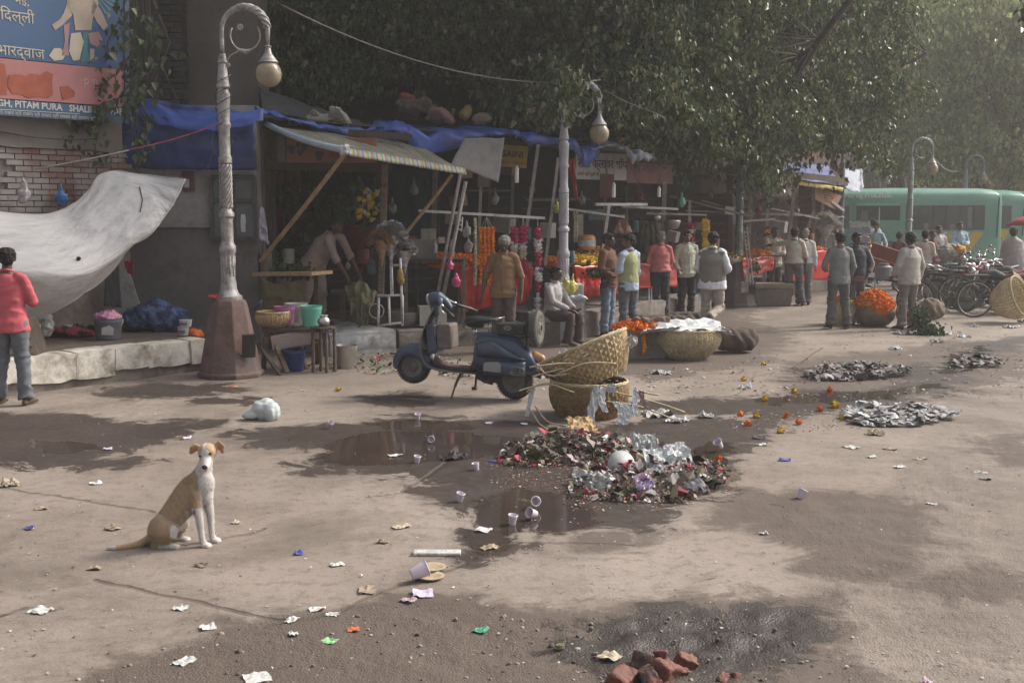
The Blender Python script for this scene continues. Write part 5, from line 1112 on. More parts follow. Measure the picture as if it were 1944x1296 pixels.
# ================================================================== STALL STRUCTURE
M_tarpb = pmat('tarp_blue',(0.040,0.085,0.36),0.42,0.22,3,0.35,14,dirt=(0.10,0.11,0.16),dscale=1.6,damt=0.5)
M_tarpd = pmat('tarp_blue_dull',(0.028,0.050,0.19),0.5,0.25,3,0.35,12,dirt=(0.06,0.06,0.08),dscale=1.6,damt=0.6)
M_tarpw = pmat('tarp_silver',(0.33,0.35,0.42),0.5,0.25,3,0.5,16,dirt=(0.10,0.14,0.30),dscale=4,damt=0.8)
M_sheetg = pmat('grey_sheet',(0.25,0.24,0.235),0.8,0.15,2,0.3,10,dirt=(0.12,0.11,0.10),dscale=1.6)
M_sheetw = pmat('white_tarpaulin',(0.44,0.425,0.42),0.75,0.12,1.2,0.35,7,dirt=(0.20,0.175,0.15),dscale=1.4,damt=0.6)
def crumple(u,v,a,s,k): return Vector((0,nz(u,v,s,k),nz(u,v,s*1.1,k+1)))*a
def crumple2(u,v,a,s,k): return Vector((0,1,.5))*(a*(max(0,1-abs(nz(u*s*2.2+v*s*.7,v*s*.5,1,k+11))*3)**2))
def sheet(name,m,c00,c10,c01,c11,nu=24,nv=12,amp=0.05,s=6,k=0,fn=None,label=None,cat=None,thick=0.006,parent=None,uv=False):
 def f(u,v):
  o = crumple(u,v,amp,s,k)+crumple(u,v,amp*.4,s*3.1,k+5)-crumple2(u,v,amp*.7,s*.7,k)
  return o+(Vector(fn(u,v)) if fn else Vector())
 rows = grid_cloth(c00,c10,c01,c11,nu,nv,f);mb = MB();mb.sheet(rows);o = mb.build(name,m,parent,True,True,solid=thick)
 if uv:
  l = o.data.uv_layers.new(name='UVMap');n = nu+1
  for lp in o.data.loops: l.data[lp.index].uv = ((lp.vertex_index % n)/nu,(lp.vertex_index//n)/nv)
 if label: tag(o,label,cat)
 return o
SW = [[(-60,395,14.6),(60,408,14.9),(120,398,15.1),(160,372,15.3),(200,328,15.6),(270,332,15.7),(352,341,15.5)],
  [(-60,430,14.2),(60,432,14.5),(130,425,14.8),(180,400,15.0),(235,368,15.3),(285,362,15.4),(330,385,15.3)],
  [(-60,485,13.9),(60,485,14.1),(140,475,14.4),(200,452,14.7),(250,425,14.9),(288,405,15.1),(312,412,15.2)],
  [(-60,512,13.7),(50,520,13.8),(120,522,14.1),(180,508,14.4),(230,478,14.7),(262,452,14.9),(290,440,15.0)],
  [(-60,560,13.9),(40,565,14.0),(110,560,14.2),(165,545,14.5),(205,515,14.7),(238,488,14.9),(262,466,15.0)],
  [(-60,610,14.2),(30,608,14.2),(80,600,14.4),(125,580,14.5),(165,556,14.7),(200,530,14.9),(232,494,15.0)]]
def cr(p0,p1,p2,p3,t): return 0.5*((2*p1)+(p2-p0)*t+(2*p0-5*p1+4*p2-p3)*t*t+(3*p1-p0-3*p2+p3)*t**3)
def crow(pts,n):
 out = [];m = len(pts)
 for i in range(n+1):
  t = i/n*(m-1);k = min(int(t),m-2);out.append(cr(pts[max(k-1,0)],pts[k],pts[k+1],pts[min(k+2,m-1)],t-k))
 return out
gp = [[A(*q) for q in r] for r in SW];r1 = [crow(r,90) for r in gp];cols = [crow([r1[i][j] for i in range(6)],54) for j in range(91)]
def fold(i,j):
 a = i/54;b = j/90;i,j = i*.667,j*.667;r1_ = 1-abs(nz(i*.16-j*.05,j*.02+i*.05,1,4))*2.2;r2_ = 1-abs(nz(i*.33+j*.06,j*.07,1,8))*2.4;e = math.exp(-((a-.62-.2*b)*9)**2)*.05+math.exp(-((a-.80-.1*b)*11)**2)*.04
 return .045*max(0,r1_)**2*(.3+a)*(1-b*.5)+.014*max(0,r2_)**2+e*1.3+.012*math.sin((1-b)*8/(.15+a))*b
rows = [[cols[j][i]-Vector((0,1,-.35))*fold(i,j) for j in range(91)] for i in range(55)]
ws = thing('tarpaulin',tuple(A(150,600,14.6)),'dirty white sheet slung like a hammock from the wall over the sleeping place','tarpaulin')
so = MB().sheet(rows).build('sheet',pmat('white_tarpaulin_hung',(0.50,0.49,0.49),0.75,0.10,1.0,1.0,3.0,dirt=(0.19,0.165,0.14),dscale=2.2,damt=0.42,coords='UV',stretch=(2.2,7.5,1)),ws,True,True,solid=.004)
uv_ = so.data.uv_layers.new(name='UVMap')
for lp in so.data.loops: uv_.data[lp.index].uv = ((lp.vertex_index % 91)/91*1.9,(lp.vertex_index//91)/55)
hm = MB();hm.tube([r[-1]+Vector((0,0,0)) for r in rows],.012,6);hm.tube([c for c in rows[0]],.010,6);hm.tube(rows[-1][30:],.010,6);hm.build('hem',M_sheetw,ws,True,True)
mb = MB();c = A(149,491,14.28);mb.prism([(-.028,-.01),(-.01,-.032),(.02,-.02),(.035,.008),(.01,.028),(-.02,.02)],c,(1,0,0),(0,0,1),(0,-.006,0));mb.build('burn_hole',M_dark,ws)
mb = MB();mb.tube([rows[9][70]+Vector((0,-.02,0)),rows[15][69]+Vector((0,-.02,0)),rows[19][66]+Vector((0,-.02,0))],.006,5);mb.build('tear',M_dark,ws)
wire('rope',sag(A(60,322,15.3),A(245,285,15.2),.01,6),.009,M_rope,'taut pale rope running down to the brick wall from the pink string','rope')
wire('string',sag(A(245,284,15.2),A(418,234,14.62),.03,8),.008,M_ropep,'doubled pink string tied to the first street lamp','string')
wire('cable',sag(A(-20,245,14.9),A(190,262,15.9),.06,10),.010,M_black,'black cable sagging under the banner across the plaster','cable')
wire('cable',sag(A(535,10,15),A(1140,152,19),.35,20),.010,pmat('cable_grey',(.16,.15,.14),.7,.1,9,0),'thin grey cable crossing the foliage to the second street lamp','cable')
wire('cable',sag(A(1145,170,19),A(1245,215,19.6),.03,6)+[A(1262,225,19.7)],.008,MATS['cable_grey'],'short pale cable leaving the second lamp into the leaves','cable')
wire('cable',sag(A(1765,290,33),A(1826,322,42),.25,12),.016,MATS['cable_grey'],'cable slung between the two farthest street lamps','cable')
sheet('tarpaulin',M_tarpd,A(232,182,16.55),A(487,215,16.5),A(236,322,16.6),A(489,322,16.55),40,20,.03,5,3,lambda u,v: (0,-.10*math.sin(v*PI)-.02*math.sin(u*34)*(1-v),0),'dark blue tarpaulin stretched along the wall under the vine','tarpaulin')
sheet('tarpaulin',M_tarpb,A(236,178,16.3),A(500,206,16.3),A(236,205,16.2),A(500,228,16.15),30,6,.04,7,5,lambda u,v: (0,0,-.22*math.sin(u*PI)*(.6+.4*v)),'bright blue fold along the top edge of the dark blue tarpaulin','tarpaulin')
bn = thing('banner',tuple(A(100,230,15.3)),'faded blue and pink printed hoarding with Hindi lettering and a seated pale figure','banner')
Ba = A(-40,400,14.55);Bb = A(238,400,16.2);bdv = (Bb-Ba);bdv.z = 0;bl = bdv.length;bdv.normalize();bnn = Vector((-bdv.y,bdv.x,0))
def BPt(x,y,off=0.0):            # point of the banner's plane seen at that place of the photograph
 d = ray(x,y);n_ = bnn;t = (Ba.xy.to_3d()-Vector((0,0,0))).dot(n_)/d.dot(n_);p = Vector((0,0,CH))+d*t;return p-n_*off
def bpoly(nm,pts,m,off,par,th=.006):
 P = [BPt(x,y,off) for x,y in pts];n = len(P);mb = MB();mb.add(P+[p-bnn*th for p in P],[tuple(range(n)),tuple(reversed(range(n,2*n)))]+[(i,(i+1) % n,n+(i+1) % n,n+i) for i in range(n)]);return mb.build(nm,m,par)
mblue = pmat('banner_blue',(0.025,0.105,0.19),0.5,0.25,.8,0.05,3,c2=(0.03,0.06,0.17));mpink = pmat('banner_pink',(0.33,0.13,0.13),0.5,0.12,1.2,0.05);mband = pmat('banner_band',(0.035,0.085,0.15),0.5,0.1,1,.05)
bpoly('printed_panel',[(-45,-60),(236,-40),(236,133),(-45,104)],mblue,0,bn);bpoly('pink_panel',[(-45,106),(236,134),(236,203),(-45,184)],mpink,0,bn);bpoly('name_band',[(-45,186),(236,205),(236,234),(-45,216)],mband,0,bn)
bpoly('hoarding_frame',[(235,-60),(243,-60),(243,236),(235,234)],pmat('frame_blue',(.05,.08,.14),.5,.3,9,.1),.0,bn,.03)
mcream = pmat('banner_cream',(0.42,0.38,0.30),0.6,0.1,4,0);mwht = pmat('banner_white',(0.42,0.42,0.42),0.6,0.1,4,0);morg = pmat('paint_orange',(0.27,0.055,0.022),0.6,0.25,5,.1);mskin = pmat('banner_pale',(0.34,0.27,0.22),0.6,0.2,4,.1);mskin2 = pmat('banner_rose',(0.27,0.16,0.16),0.6,0.2,4,.1);mteal = pmat('banner_teal',(0.04,0.15,0.16),.6,.2,4,0)
bup = Vector((0,0,1))
def btext(s,x,y,size,m,slope=True,**k):
 p = BPt(x,y,.010);return text(s,size,m,bn,p,bdv,bup,'lettering',**k)
btext('िदल्ली',0,37,.19,mcream);btext('नई,',28,8,.15,mcream);btext('भारद्वाज',-6,103,.185,mcream)
btext('GH, PITAM PURA   SHALIMAR  PARK',-6,201,.118,mwht,bold=.003);
bpoly('rule',[(-45,205),(150,216),(150,217.2),(-45,206.2)],mwht,.008,bn)
for k in range(6): btext('जय श्री राम',-22+36*k,215+2.4*k,.062,mwht)
btext('p p',158,160,.17,pmat('banner_faint',(.38,.30,.28),.6,.1,4,0));btext('श्री राम',233,60,.06,mwht)
for pts in ([(-10,118),(8,122),(12,150),(12,180),(-10,178)],[(15,143),(35,141),(48,145),(55,140),(75,143),(88,135),(100,142),(98,155),(100,180),(90,186),(70,184),(52,186),(40,180),(22,178),(14,165)],[(113,165),(128,163),(142,175),(140,184),(128,188),(118,190)]): bpoly('painted_over_patch',pts,morg,.010,bn,.003)
for nm,pts,m in (('printed_torso',[(128,-40),(175,-40),(186,10),(176,30),(172,58),(142,58),(138,28),(126,10)],mskin),('printed_arm',[(128,0),(136,30),(120,46),(104,58),(97,48),(112,38),(120,26)],mskin),('printed_arm',[(176,0),(192,22),(204,50),(196,58),(184,44),(172,24)],mskin),('printed_leg',[(134,64),(152,62),(158,80),(150,114),(138,116),(130,98)],mcream),('printed_leg',[(166,64),(186,60),(194,76),(184,90),(170,84)],mskin2),('printed_leg',[(170,92),(178,94),(178,116),(170,118)],mskin),('printed_club',[(120,48),(132,44),(128,80),(130,106),(116,106),(122,78)],mskin2),('printed_shell',[(92,106),(102,92),(114,92),(124,104),(118,114),(102,116)],mcream),('printed_cloth',[(156,62),(166,62),(166,100),(172,118),(152,118),(158,92)],mteal)): bpoly(nm,pts,m,.010,bn,.003)
for k in range(4): bpoly('printed_ray',[(176+2*k,-12),(200+7*k,28-7*k),(203+7*k,26-7*k)],pmat('banner_ray',(.10,.22,.27),.5,.1,3,0),.009,bn,.002)
s1 = thing('market_stall',tuple(A(610,560,17.9).xy)+(0.34,),'first flower stall, dark inside, with an orange painted name board and timber posts','stall')
mb = MB();mb.beam(A(500,312,17.5),A(745,318,17.7),.14,.16);mb.beam(A(500,238,17.5),A(780,262,18.0),.10,.10);mb.build('fascia_beam',M_woodd,s1)
mb = MB();mb.beam(A(507,300,17.5),A(507,600,17.5),.10,.10);mb.build('post',M_woodd,s1)
mb = MB();mb.beam(A(731,312,17.6),A(723,560,17.6),.085,.10);mb.build('post',M_wood,s1);mb = MB();mb.beam(A(722,312,17.75),A(714,560,17.75),.13,.06);mb.build('post',M_woodd,s1)
mb = MB();mb.beam(A(826,325,19.3),A(822,520,19.3),.08,.08);mb.build('post',M_poled,s1)
M_board = pmat('board_orange',(0.24,0.10,0.055),0.75,0.25,2.5,0.1,20,dirt=(0.15,0.09,0.07),dscale=2)
sb = MB();a,b = A(543,261,17.4),A(716,309,17.45);sb.box(((a.x+b.x)/2,17.42,(a.z+b.z)/2),(b.x-a.x,.04,a.z-b.z));so = sb.build('name_board',M_board,s1)
mb = MB();a2,b2 = A(526,258,17.4),A(542,306,17.4);mb.box(((a2.x+b2.x)/2,17.42,(a2.z+b2.z)/2),(b2.x-a2.x,.05,a2.z-b2.z));mb.build('board_end',M_shut,so)
dkl = pmat('sign_maroon',(.10,.025,.02),.7,.1,5,0);dgr = pmat('sign_green',(.03,.05,.035),.7,.1,5,0)
text('SHEELA',.155,dkl,so,A(592,282,17.39),(1,0,0),(0,0,1),stretch=1.1,ext=.004);text('FLOWERS',.10,dkl,so,A(625,300,17.39),(1,0,0),(0,0,1),ext=.004)
for (x,y,r) in ((553,284,7),(570,290,6),(578,280,6),(566,276,4),(606,296,8)):
 a = A(x,y,17.385);mb = MB();mb.prism([(r*.0075*math.cos(t)*(1+.35*math.sin(3*t)),r*.011*math.sin(t)*(1+.2*math.cos(2*t))) for t in [2*PI*i/14 for i in range(14)]],a,(1,0,0),(0,0,1),(0,.006,0));mb.build('painted_flower',dgr if r > 4 else dkl,so)
mb = MB();mb.beam(A(515,422,18.9),A(652,426,18.9),.03,.4);mb.build('shelf',M_woodd,s1)
mb = MB();mb.beam(A(568,317,17.9),A(680,322,17.9),.025,.03);rl = mb.build('hook_rail',M_poled,s1)
for k in range(9):
 x = 576+11*k+rnd.uniform(-3,3);a = A(x,320,17.9);mb = MB();l = rnd.uniform(.08,.2);mb.tube([a,a+Vector((.03,0,-l*.5)),a+Vector((.05+rnd.uniform(-.02,.03),0,-l))],[(.012,.004),(.012,.004),(.006,.003)],6);mb.build('hanging_strip',M_poled,rl,True,True)
sheet('curtain',cloth('dark_lilac',(.05,.045,.07)),A(500,318,17.7),A(520,318,17.8),A(500,470,17.7),A(518,470,17.8),10,16,.03,6,8,None,None,None,parent=s1)
sheet('curtain',cloth('wine',(.08,.015,.018)),A(518,325,18.2),A(545,322,18.3),A(512,440,18.2),A(540,440,18.3),10,16,.03,6,9,None,None,None,parent=s1)
a,b = A(527,310,18.6),A(572,418,18.6);MB().box(((a.x+b.x)/2,18.6,(a.z+b.z)/2),(b.x-a.x,.03,a.z-b.z)).build('back_panel',pmat('rose_panel',(.13,.085,.075),.85,.3,4,.2),s1)
sheet('back_cloth',cloth('bottle_green',(.012,.045,.042)),A(738,318,20.4),A(835,325,20.6),A(738,450,20.4),A(835,450,20.6),20,16,.05,5,11,None,None,None,parent=s1)
for k,x in enumerate((598,622)): MB().lathe([(.001,0),(.14,.0),(.15,.02),(.15,.12),(.13,.14),(.11,.02),(.001,.02)],20,A(x,412,18.7),axis=(0,-1,.15)).build('jar',M_woodd,s1,True,True)
def awn_mat():
 m = bpy.data.materials.new('checked_plastic');m.use_nodes = True;t = m.node_tree;b = t.nodes['Principled BSDF'];L = t.links.new;N = t.nodes.new
 tc = N('ShaderNodeUVMap');sx = N('ShaderNodeSeparateXYZ');L(tc.outputs[0],sx.inputs[0]);outs = []
 for i,(o_,s_) in enumerate(((sx.outputs[0],9.0),(sx.outputs[1],6.0))):
  a = N('ShaderNodeMath');a.operation = 'MULTIPLY';L(o_,a.inputs[0]);a.inputs[1].default_value = s_;f = N('ShaderNodeMath');f.operation = 'FRACT';L(a.outputs[0],f.inputs[0])
  r = N('ShaderNodeValToRGB');r.color_ramp.interpolation = 'CONSTANT';L(f.outputs[0],r.inputs[0]);cs = [(.55,.54,.48),(.10,.20,.50),(.60,.58,.50),(.70,.50,.08),(.16,.42,.26),(.62,.60,.55),(.60,.14,.10),(.22,.50,.34)] if i == 0 else [(.62,.60,.52),(.50,.55,.45),(.75,.72,.62),(.30,.42,.36),(.70,.66,.56),(.62,.50,.42)]
  while len(r.color_ramp.elements) < len(cs): r.color_ramp.elements.new(.5)
  for j,c in enumerate(cs): r.color_ramp.elements[j].position = j/len(cs);r.color_ramp.elements[j].color = (*c,1)
  outs.append(r.outputs[0])
 mx = N('ShaderNodeMixRGB');mx.inputs[0].default_value = .18;L(outs[0],mx.inputs[1]);L(outs[1],mx.inputs[2])
 n = N('ShaderNodeTexNoise');n.inputs['Scale'].default_value = 4;n.inputs['Detail'].default_value = 6;tc2 = N('ShaderNodeTexCoord');L(tc2.outputs['Object'],n.inputs['Vector']);m2 = N('ShaderNodeMixRGB');m2.blend_type = 'MULTIPLY';m2.inputs[0].default_value = .45;L(mx.outputs[0],m2.inputs[1]);r3 = N('ShaderNodeValToRGB');L(n.outputs['Fac'],r3.inputs[0]);r3.color_ramp.elements[0].color = (.4,.36,.3,1);r3.color_ramp.elements[0].position = .35;r3.color_ramp.elements[1].position = .6;L(r3.outputs[0],m2.inputs[2])
 L(m2.outputs[0],b.inputs['Base Color']);b.inputs['Roughness'].default_value = .55
 tr = N('ShaderNodeBsdfTranslucent');L(m2.outputs[0],tr.inputs[0]);ms = N('ShaderNodeMixShader');ms.inputs[0].default_value = .5;L(b.outputs[0],ms.inputs[1]);L(tr.outputs[0],ms.inputs[2]);L(ms.outputs[0],t.nodes['Material Output'].inputs['Surface']);return m
M_awn = awn_mat();aw = thing('awning',tuple(A(720,300,17)),'multicoloured checked plastic awning propped on bamboo in front of the first stall','awning')
c00,c10,c01,c11 = A(505,236,17.2),A(775,256,19.2),A(655,284,15.6),A(882,322,17.0)
sheet('awning_sheet',M_awn,c00,c10,c01,c11,36,20,.014,6,2,lambda u,v: (0,0,-.04*math.sin(u*PI*3)**2*v-.05*math.sin(v*PI)*u),None,None,.004,aw,True)
sheet('front_roll',M_awn,c01+Vector((0,0,.02)),c11+Vector((0,0,.02)),c01+Vector((.02,-.05,-.075)),c11+Vector((.03,-.05,-.075)),36,3,.008,14,3,None,None,None,.02,aw,True)
mb = MB();mb.tube(sag(c00+Vector((-.02,-.02,.02)),c01+Vector((-.04,-.02,0)),.05,12),[(.028,.045)]*13,8);mb.build('edge_roll',pmat('edge_pale_blue',(.36,.44,.52),.6,.12,8,.2,dirt=(.5,.5,.48),dscale=6),aw,True,True)
mb = MB()
for k in range(7): p = c01+Vector((rnd.uniform(-.05,.03),rnd.uniform(-.04,.0),rnd.uniform(-.05,.05)));mb.ball(p,.04,8,(1,1,1.2),(k,k,0))
blob(mb,'corner_knot',pmat('knot',(.45,.45,.46),.8,.2,20,.3),.012,2,aw,True,.01,30)
def pole(x0,y0,Y0,x1,y1,Y1,r,m,label,cat='pole',name='bamboo_pole',bend=.02):
 p,q = A(x0,y0,Y0),A(x1,y1,Y1);pts = sag(p,q,bend,12);L_ = (q-p).length;mb = MB();mb.tube(pts,[r*(1+.0*i) for i in range(13)],8)
 if 'bamboo' in name:
  for k in range(1,int(L_/.32)):
   t = k*.32/L_;c = p.lerp(q,t)-Vector((0,0,bend*4*t*(1-t)));x_,y_,d_ = basis(q-p);mb.tube([c-d_*.008,c+d_*.008],r*1.16,8)
 return tag(mb.build(name,m,None,True,'auto'),label,cat)
pole(494,496,16.9,658,288,15.7,.030,M_bamboo,'long slanting bamboo pole propping the near corner of the checked awning')
pole(735,484,17.6,858,332,16.9,.024,M_bamboo,'shorter slanting bamboo pole under the far corner of the checked awning')
M_lath = pmat('roof_laths',(.06,.05,.04),.9,.3,6,.4,20)
rf = thing('stall_roof',tuple(A(760,240,19)),'low ragged roof of laths and mats over the stalls','roof')
for (pa,pb,Ya,Yb,nm) in ((500,780,17.0,18.6,'lath_deck'),(780,1110,18.6,20.8,'lath_deck'),(1110,1300,20.8,24.5,'lath_deck')):
 ya = {500: 222,780: 246,1110: 262}[pa];yb = {780: 248,1110: 266,1300: 296}[pb]
 p,q = A(pa,ya,Ya),A(pb,yb,Yb);d = (q-p);n_ = Vector((-d.y,d.x,0)).normalized();mb = MB()
 for k in range(16): o_ = n_*(k*.2)+Vector((0,0,.018*k+rnd.uniform(-.012,.012)));mb.beam(p+o_-d*.02,q+o_+d*.02,rnd.uniform(.13,.19),.02)
 for k in range(7): s_ = p.lerp(q,k/6);mb.beam(s_+Vector((0,0,-.035)),s_+n_*3.1+Vector((0,0,.24)),.05,.045)
 mb.build(nm,M_lath,rf)
def edge_tarp(pts,drop,m,label,k,inward=1.6,amp=.06,up=.12):
 """tarpaulin along the roof edge through the points (x, y, Y), hanging by drop px lists"""
 P = [A(x,y,Y) for x,y,Y in pts];n = 48;top = crow(P,n);D = crow([Vector((d,0,0)) for d in drop],n);rows = []
 for j in range(15):
  v = j/14;row = []
  for i in range(n+1):
   t = top[i];tang = (top[min(i+1,n)]-top[max(i-1,0)]);n_ = Vector((-tang.y,tang.x,0)).normalized();dz = D[i].x
   if v < .6: p = t+n_*(inward*(1-v/.6))+Vector((0,0,up*(1-v/.6)))
   else: w_ = (v-.6)/.4;p = t+Vector((0,0,-dz*w_))-n_*.05*math.sin(w_*PI)
   p = p+crumple(i/n*3,v,amp,3,k)+crumple(i/n*3,v,amp*.5,9,k+3)+Vector((0,-abs(nz(i*.35,v*3,1,k))*amp,0));row.append(p)
  rows.append(row)
 mb = MB();mb.sheet(rows);return tag(mb.build('tarpaulin',m,None,True,True,solid=.006),label,'tarpaulin')
edge_tarp([(487,206,16.9),(560,226,17.2),(640,238,17.7),(712,246,18.1)],[.08,.05,.14,.03],M_tarpb,'bright blue tarpaulin strip along the roof edge nearest the first lamp',1)
edge_tarp([(700,248,18.2),(752,230,18.3),(800,250,18.5),(860,250,18.8),(930,246,19.2),(985,252,19.6)],[.04,.22,.34,.28,.10,.05],M_tarpb,'bright blue tarpaulin with a deep hanging fold behind the checked awning',2,amp=.09)
edge_tarp([(975,250,19.5),(1030,258,19.9),(1085,262,20.2),(1110,280,20.4),(1135,278,20.6)],[.12,.16,.20,.34,.20],M_tarpb,'blue tarpaulin crumpled over the roof edge beside the white lamp post',3,amp=.08)
edge_tarp([(1120,286,20.5),(1165,272,20.8),(1205,286,21.2),(1242,296,21.6)],[.02,.08,.18,.08],M_tarpw,'torn silvery white and blue tarpaulin end hanging below the leaves',4,amp=.10,inward=1.0)
sheet('hanging_sheet',M_sheetg,A(882,262,18.4),A(958,262,18.6),A(856,312,18.2),A(946,342,18.5),16,16,.02,4,6,lambda u,v: (0,0,-.04*v*u),'grey white plastic sheet hanging flat beside the checked awning','plastic sheet')
sheet('mat',pmat('mat_dark',(.045,.045,.05),.9,.3,3,.3),A(492,165,18.6),A(640,190,19.4),A(500,215,17.6),A(700,235,18.4),16,10,.05,5,6,lambda u,v: (0,0,-.25*u*(1-v)),'dark grey mat sagging on the roof below the large globe lamp','mat')
def rag(name,x,y,Y,r,m,label,cat='rag',sq=(1.4,1,.6),seed=1,rough=.04):
 mb = MB();c = A(x,y,Y);q = random.Random(seed)
 for k in range(6): mb.ball(c+Vector((q.uniform(-.6,.6)*r*sq[0],q.uniform(-.4,.4)*r,q.uniform(-.2,.3)*r*sq[2])),r*q.uniform(.4,.75),10,(sq[0],sq[1],sq[2]),(q.random(),q.random()*.6,q.random()*3))
 return tag(blob(mb,name,m,max(.014,r*.07),2,None,True,rough*r*3,3.2/r,seed),label,cat)
rag('rag',628,224,17.8,.16,cloth('rag_pale',(.30,.28,.24)),'pale rag crumpled on the blue roof edge',sq=(2.6,1,.5),seed=3)
rag('bundle',792,205,19.6,.22,cloth('rag_brown',(.10,.08,.06)),'brown bundle lying on the stall roof below the barred window','bundle',sq=(2,1,.6),seed=4)
rag('bundle',838,222,19.6,.17,cloth('rag_rose',(.22,.13,.11)),'rose brown cloth bundle at the roof edge over the grey sheet','bundle',sq=(1.8,1,.6),seed=5)
rag('sack',884,218,20.0,.14,pmat('yellow_sack',(.28,.19,.06),.8,.2,6,.2),'small upright yellow sack on the stall roof','sack',sq=(.8,.8,1.4),seed=6)
rag('bundle',925,228,20.0,.17,cloth('rag_tan',(.22,.17,.12)),'tan bundle on the roof above the yellow name board','bundle',sq=(1.4,1,.8),seed=7)
rag('rag',780,184,19.7,.12,cloth('rag_orange',(.34,.09,.04)),'small orange red cloth flung over the roof clutter',sq=(2,.8,.5),seed=8)
mb = MB()
for k in range(7): a = A(956+k*2+rnd.uniform(-3,3),150,20.2);mb.tube([a,a+Vector((rnd.uniform(-.05,.05),0,-.5)),A(948+k*6,244,20.2)],.012,5)
tag(mb.build('frayed_ropes',pmat('rope_brown',(.11,.07,.045),.9,.2,9,.2),None,True,True),'brown frayed ropes hanging from the tree down to the roof','rope')
mb = MB();p,q = A(1110,240,21.5),A(1330,280,26)
for k in range(10): o_ = Vector((rnd.uniform(-.2,.2),k*.2,.15-k*.01));mb.beam(p+o_,q+o_,.10,.03)
tag(mb.build('slatted_roof',pmat('grey_laths',(.13,.125,.11),.9,.2,6,.3),None),'grey slatted roof sloping behind the second lamp globe','roof')
def frame_stall(label,loc,items,boards=()):
 t = thing('market_stall',loc,label,'stall')
 for (x0,y0,Y0,x1,y1,Y1,w_,m,nm) in items: MB().beam(A(x0,y0,Y0),A(x1,y1,Y1),w_,w_*.8).build(nm,m,t)
 return t
s2 = frame_stall('second flower stall with whitewashed poles and a yellow painted name board',tuple(A(960,560,19.4).xy)+(0,),[
 (1022,275,19.4,999,440,19.2,.055,M_pole,'post'),(1060,300,19.6,1035,505,19.4,.05,M_pole,'post'),(975,280,20.6,968,560,20.6,.06,M_poled,'post'),(913,355,19.6,905,560,19.6,.05,M_pole,'post'),(860,270,20.2,1040,275,20.8,.09,M_woodd,'fascia_beam'),
 (888,362,20.4,970,362,20.6,.04,M_poled,'rail'),(1000,380,21,1120,378,21.5,.05,M_poled,'rail'),(930,300,21.4,930,560,21.4,.07,M_poled,'post')])
a = A(948,276,20.0);b = A(1001,318,20.1);yb = MB();yb.box(((a.x+b.x)/2,20.05,(a.z+b.z)/2),(b.x-a.x,.03,a.z-b.z),(0,.08,0));yo = yb.build('name_board',pmat('board_yellow',(.33,.23,.05),.7,.15,3,.1,dirt=(.2,.13,.05)),s2)
text('SAINI',.15,dkl,yo,A(953,297,20.02),(1,0,-.08),(0,0,1),ext=.004,bold=.004);text('Flower Merchant',.062,dkl,yo,A(951,309,20.02),(1,0,-.08),(0,0,1),ext=.003)
ld = thing('ladder',tuple(A(840,560,17.6).xy)+(0.3,),'narrow whitewashed ladder leaning against the second stall','ladder')
MB().tube([A(832,552,17.7),A(874,330,18.0)],.026,8).build('rail',M_pole,ld,True,True);MB().tube([A(842,560,17.7),A(884,345,18.0)],.030,8).build('rail',M_pole,ld,True,True)
mb = MB()
for k in range(3): mb.tube([A(867,416+9*k,17.95),A(877,419+9*k,17.95)],.012,6)
mb.tube([A(866,440,17.95),A(868,410,17.95)],.01,6);mb.tube([A(876,440,17.95),A(878,412,17.95)],.01,6);mb.build('hook_strip',M_whitemetal,ld,True,True)
hb = MB().beam(A(795,400,18.2),A(1034,414,18.6),.045,.04).build('hanging_bar',M_whitemetal);tag(hb,'long horizontal white bar from which the garlands hang','bar')
s3 = frame_stall('third flower stall under the Hindi name boards, its posts grey and crooked',tuple(A(1200,540,22.5).xy)+(0,),[
 (1150,300,21.5,1148,520,21.5,.06,M_poled,'post'),(1157,388,20.6,1144,480,20.6,.05,M_whitemetal,'post'),(1262,345,22.6,1255,560,22.6,.08,M_pole,'post'),(1290,300,24,1290,560,24,.10,M_woodd,'post'),(1310,380,23.6,1305,500,23.6,.05,M_pole,'post'),(1095,300,21.2,1280,312,23.0,.06,M_woodd,'fascia_beam'),
 (1050,393,19.9,1185,412,20.6,.045,M_pole,'rail'),(1130,388,20.6,1228,388,21.0,.06,M_whitemetal,'rail'),(1180,392,20.8,1286,397,21.6,.05,M_pole,'rail'),(1225,405,22,1340,408,23,.05,M_poled,'rail'),(1270,372,24.5,1430,412,25,.05,M_wood,'rail'),(1190,350,23,1190,470,23,.05,M_poled,'post')])
def board(par,x0,y0,x1,y1,Y0,Y1,m,th=.03):
 p,q = A(x0,y0,Y0),A(x1,y1 if False else y0,Y1);d = Vector((q.x-p.x,q.y-p.y,0));h0 = A(x0,y0,Y0).z-A(x0,y1,Y0).z;z1 = A(x0,y1,Y0).z;n_ = Vector((-d.y,d.x,0)).normalized()
 mb = MB();mb.prism([(0,0),(d.length,0),(d.length,h0),(0,h0)],(p.x,p.y,z1),d.normalized(),(0,0,1),n_*th);return mb.build('name_board',m,par),d.normalized(),n_,Vector((p.x,p.y,z1)),d.length,h0
M_bw = pmat('board_white',(.33,.31,.29),.75,.15,2,.1,dirt=(.2,.15,.12),dscale=2);M_br = pmat('board_red',(.15,.06,.045),.75,.25,3,.1,dirt=(.10,.07,.06),dscale=2.5)
bo,ex,n_,o_,bl_,bh = board(s3,1093,288,1190,340,20.9,21.9,M_bw)
text('सैनी फ्लावर शॉप',.22,pmat('sign_ink',(.045,.035,.04),.7,.1,4,0),bo,o_+ex*.06+Vector((0,0,bh*.44))-n_*.003,ex,(0,0,1),ext=.003,bold=.004);text('हमारे यहाँ फूलों की सजावट',.085,MATS['sign_ink'],bo,o_+ex*.06+Vector((0,0,bh*.14))-n_*.003,ex,(0,0,1),ext=.002)
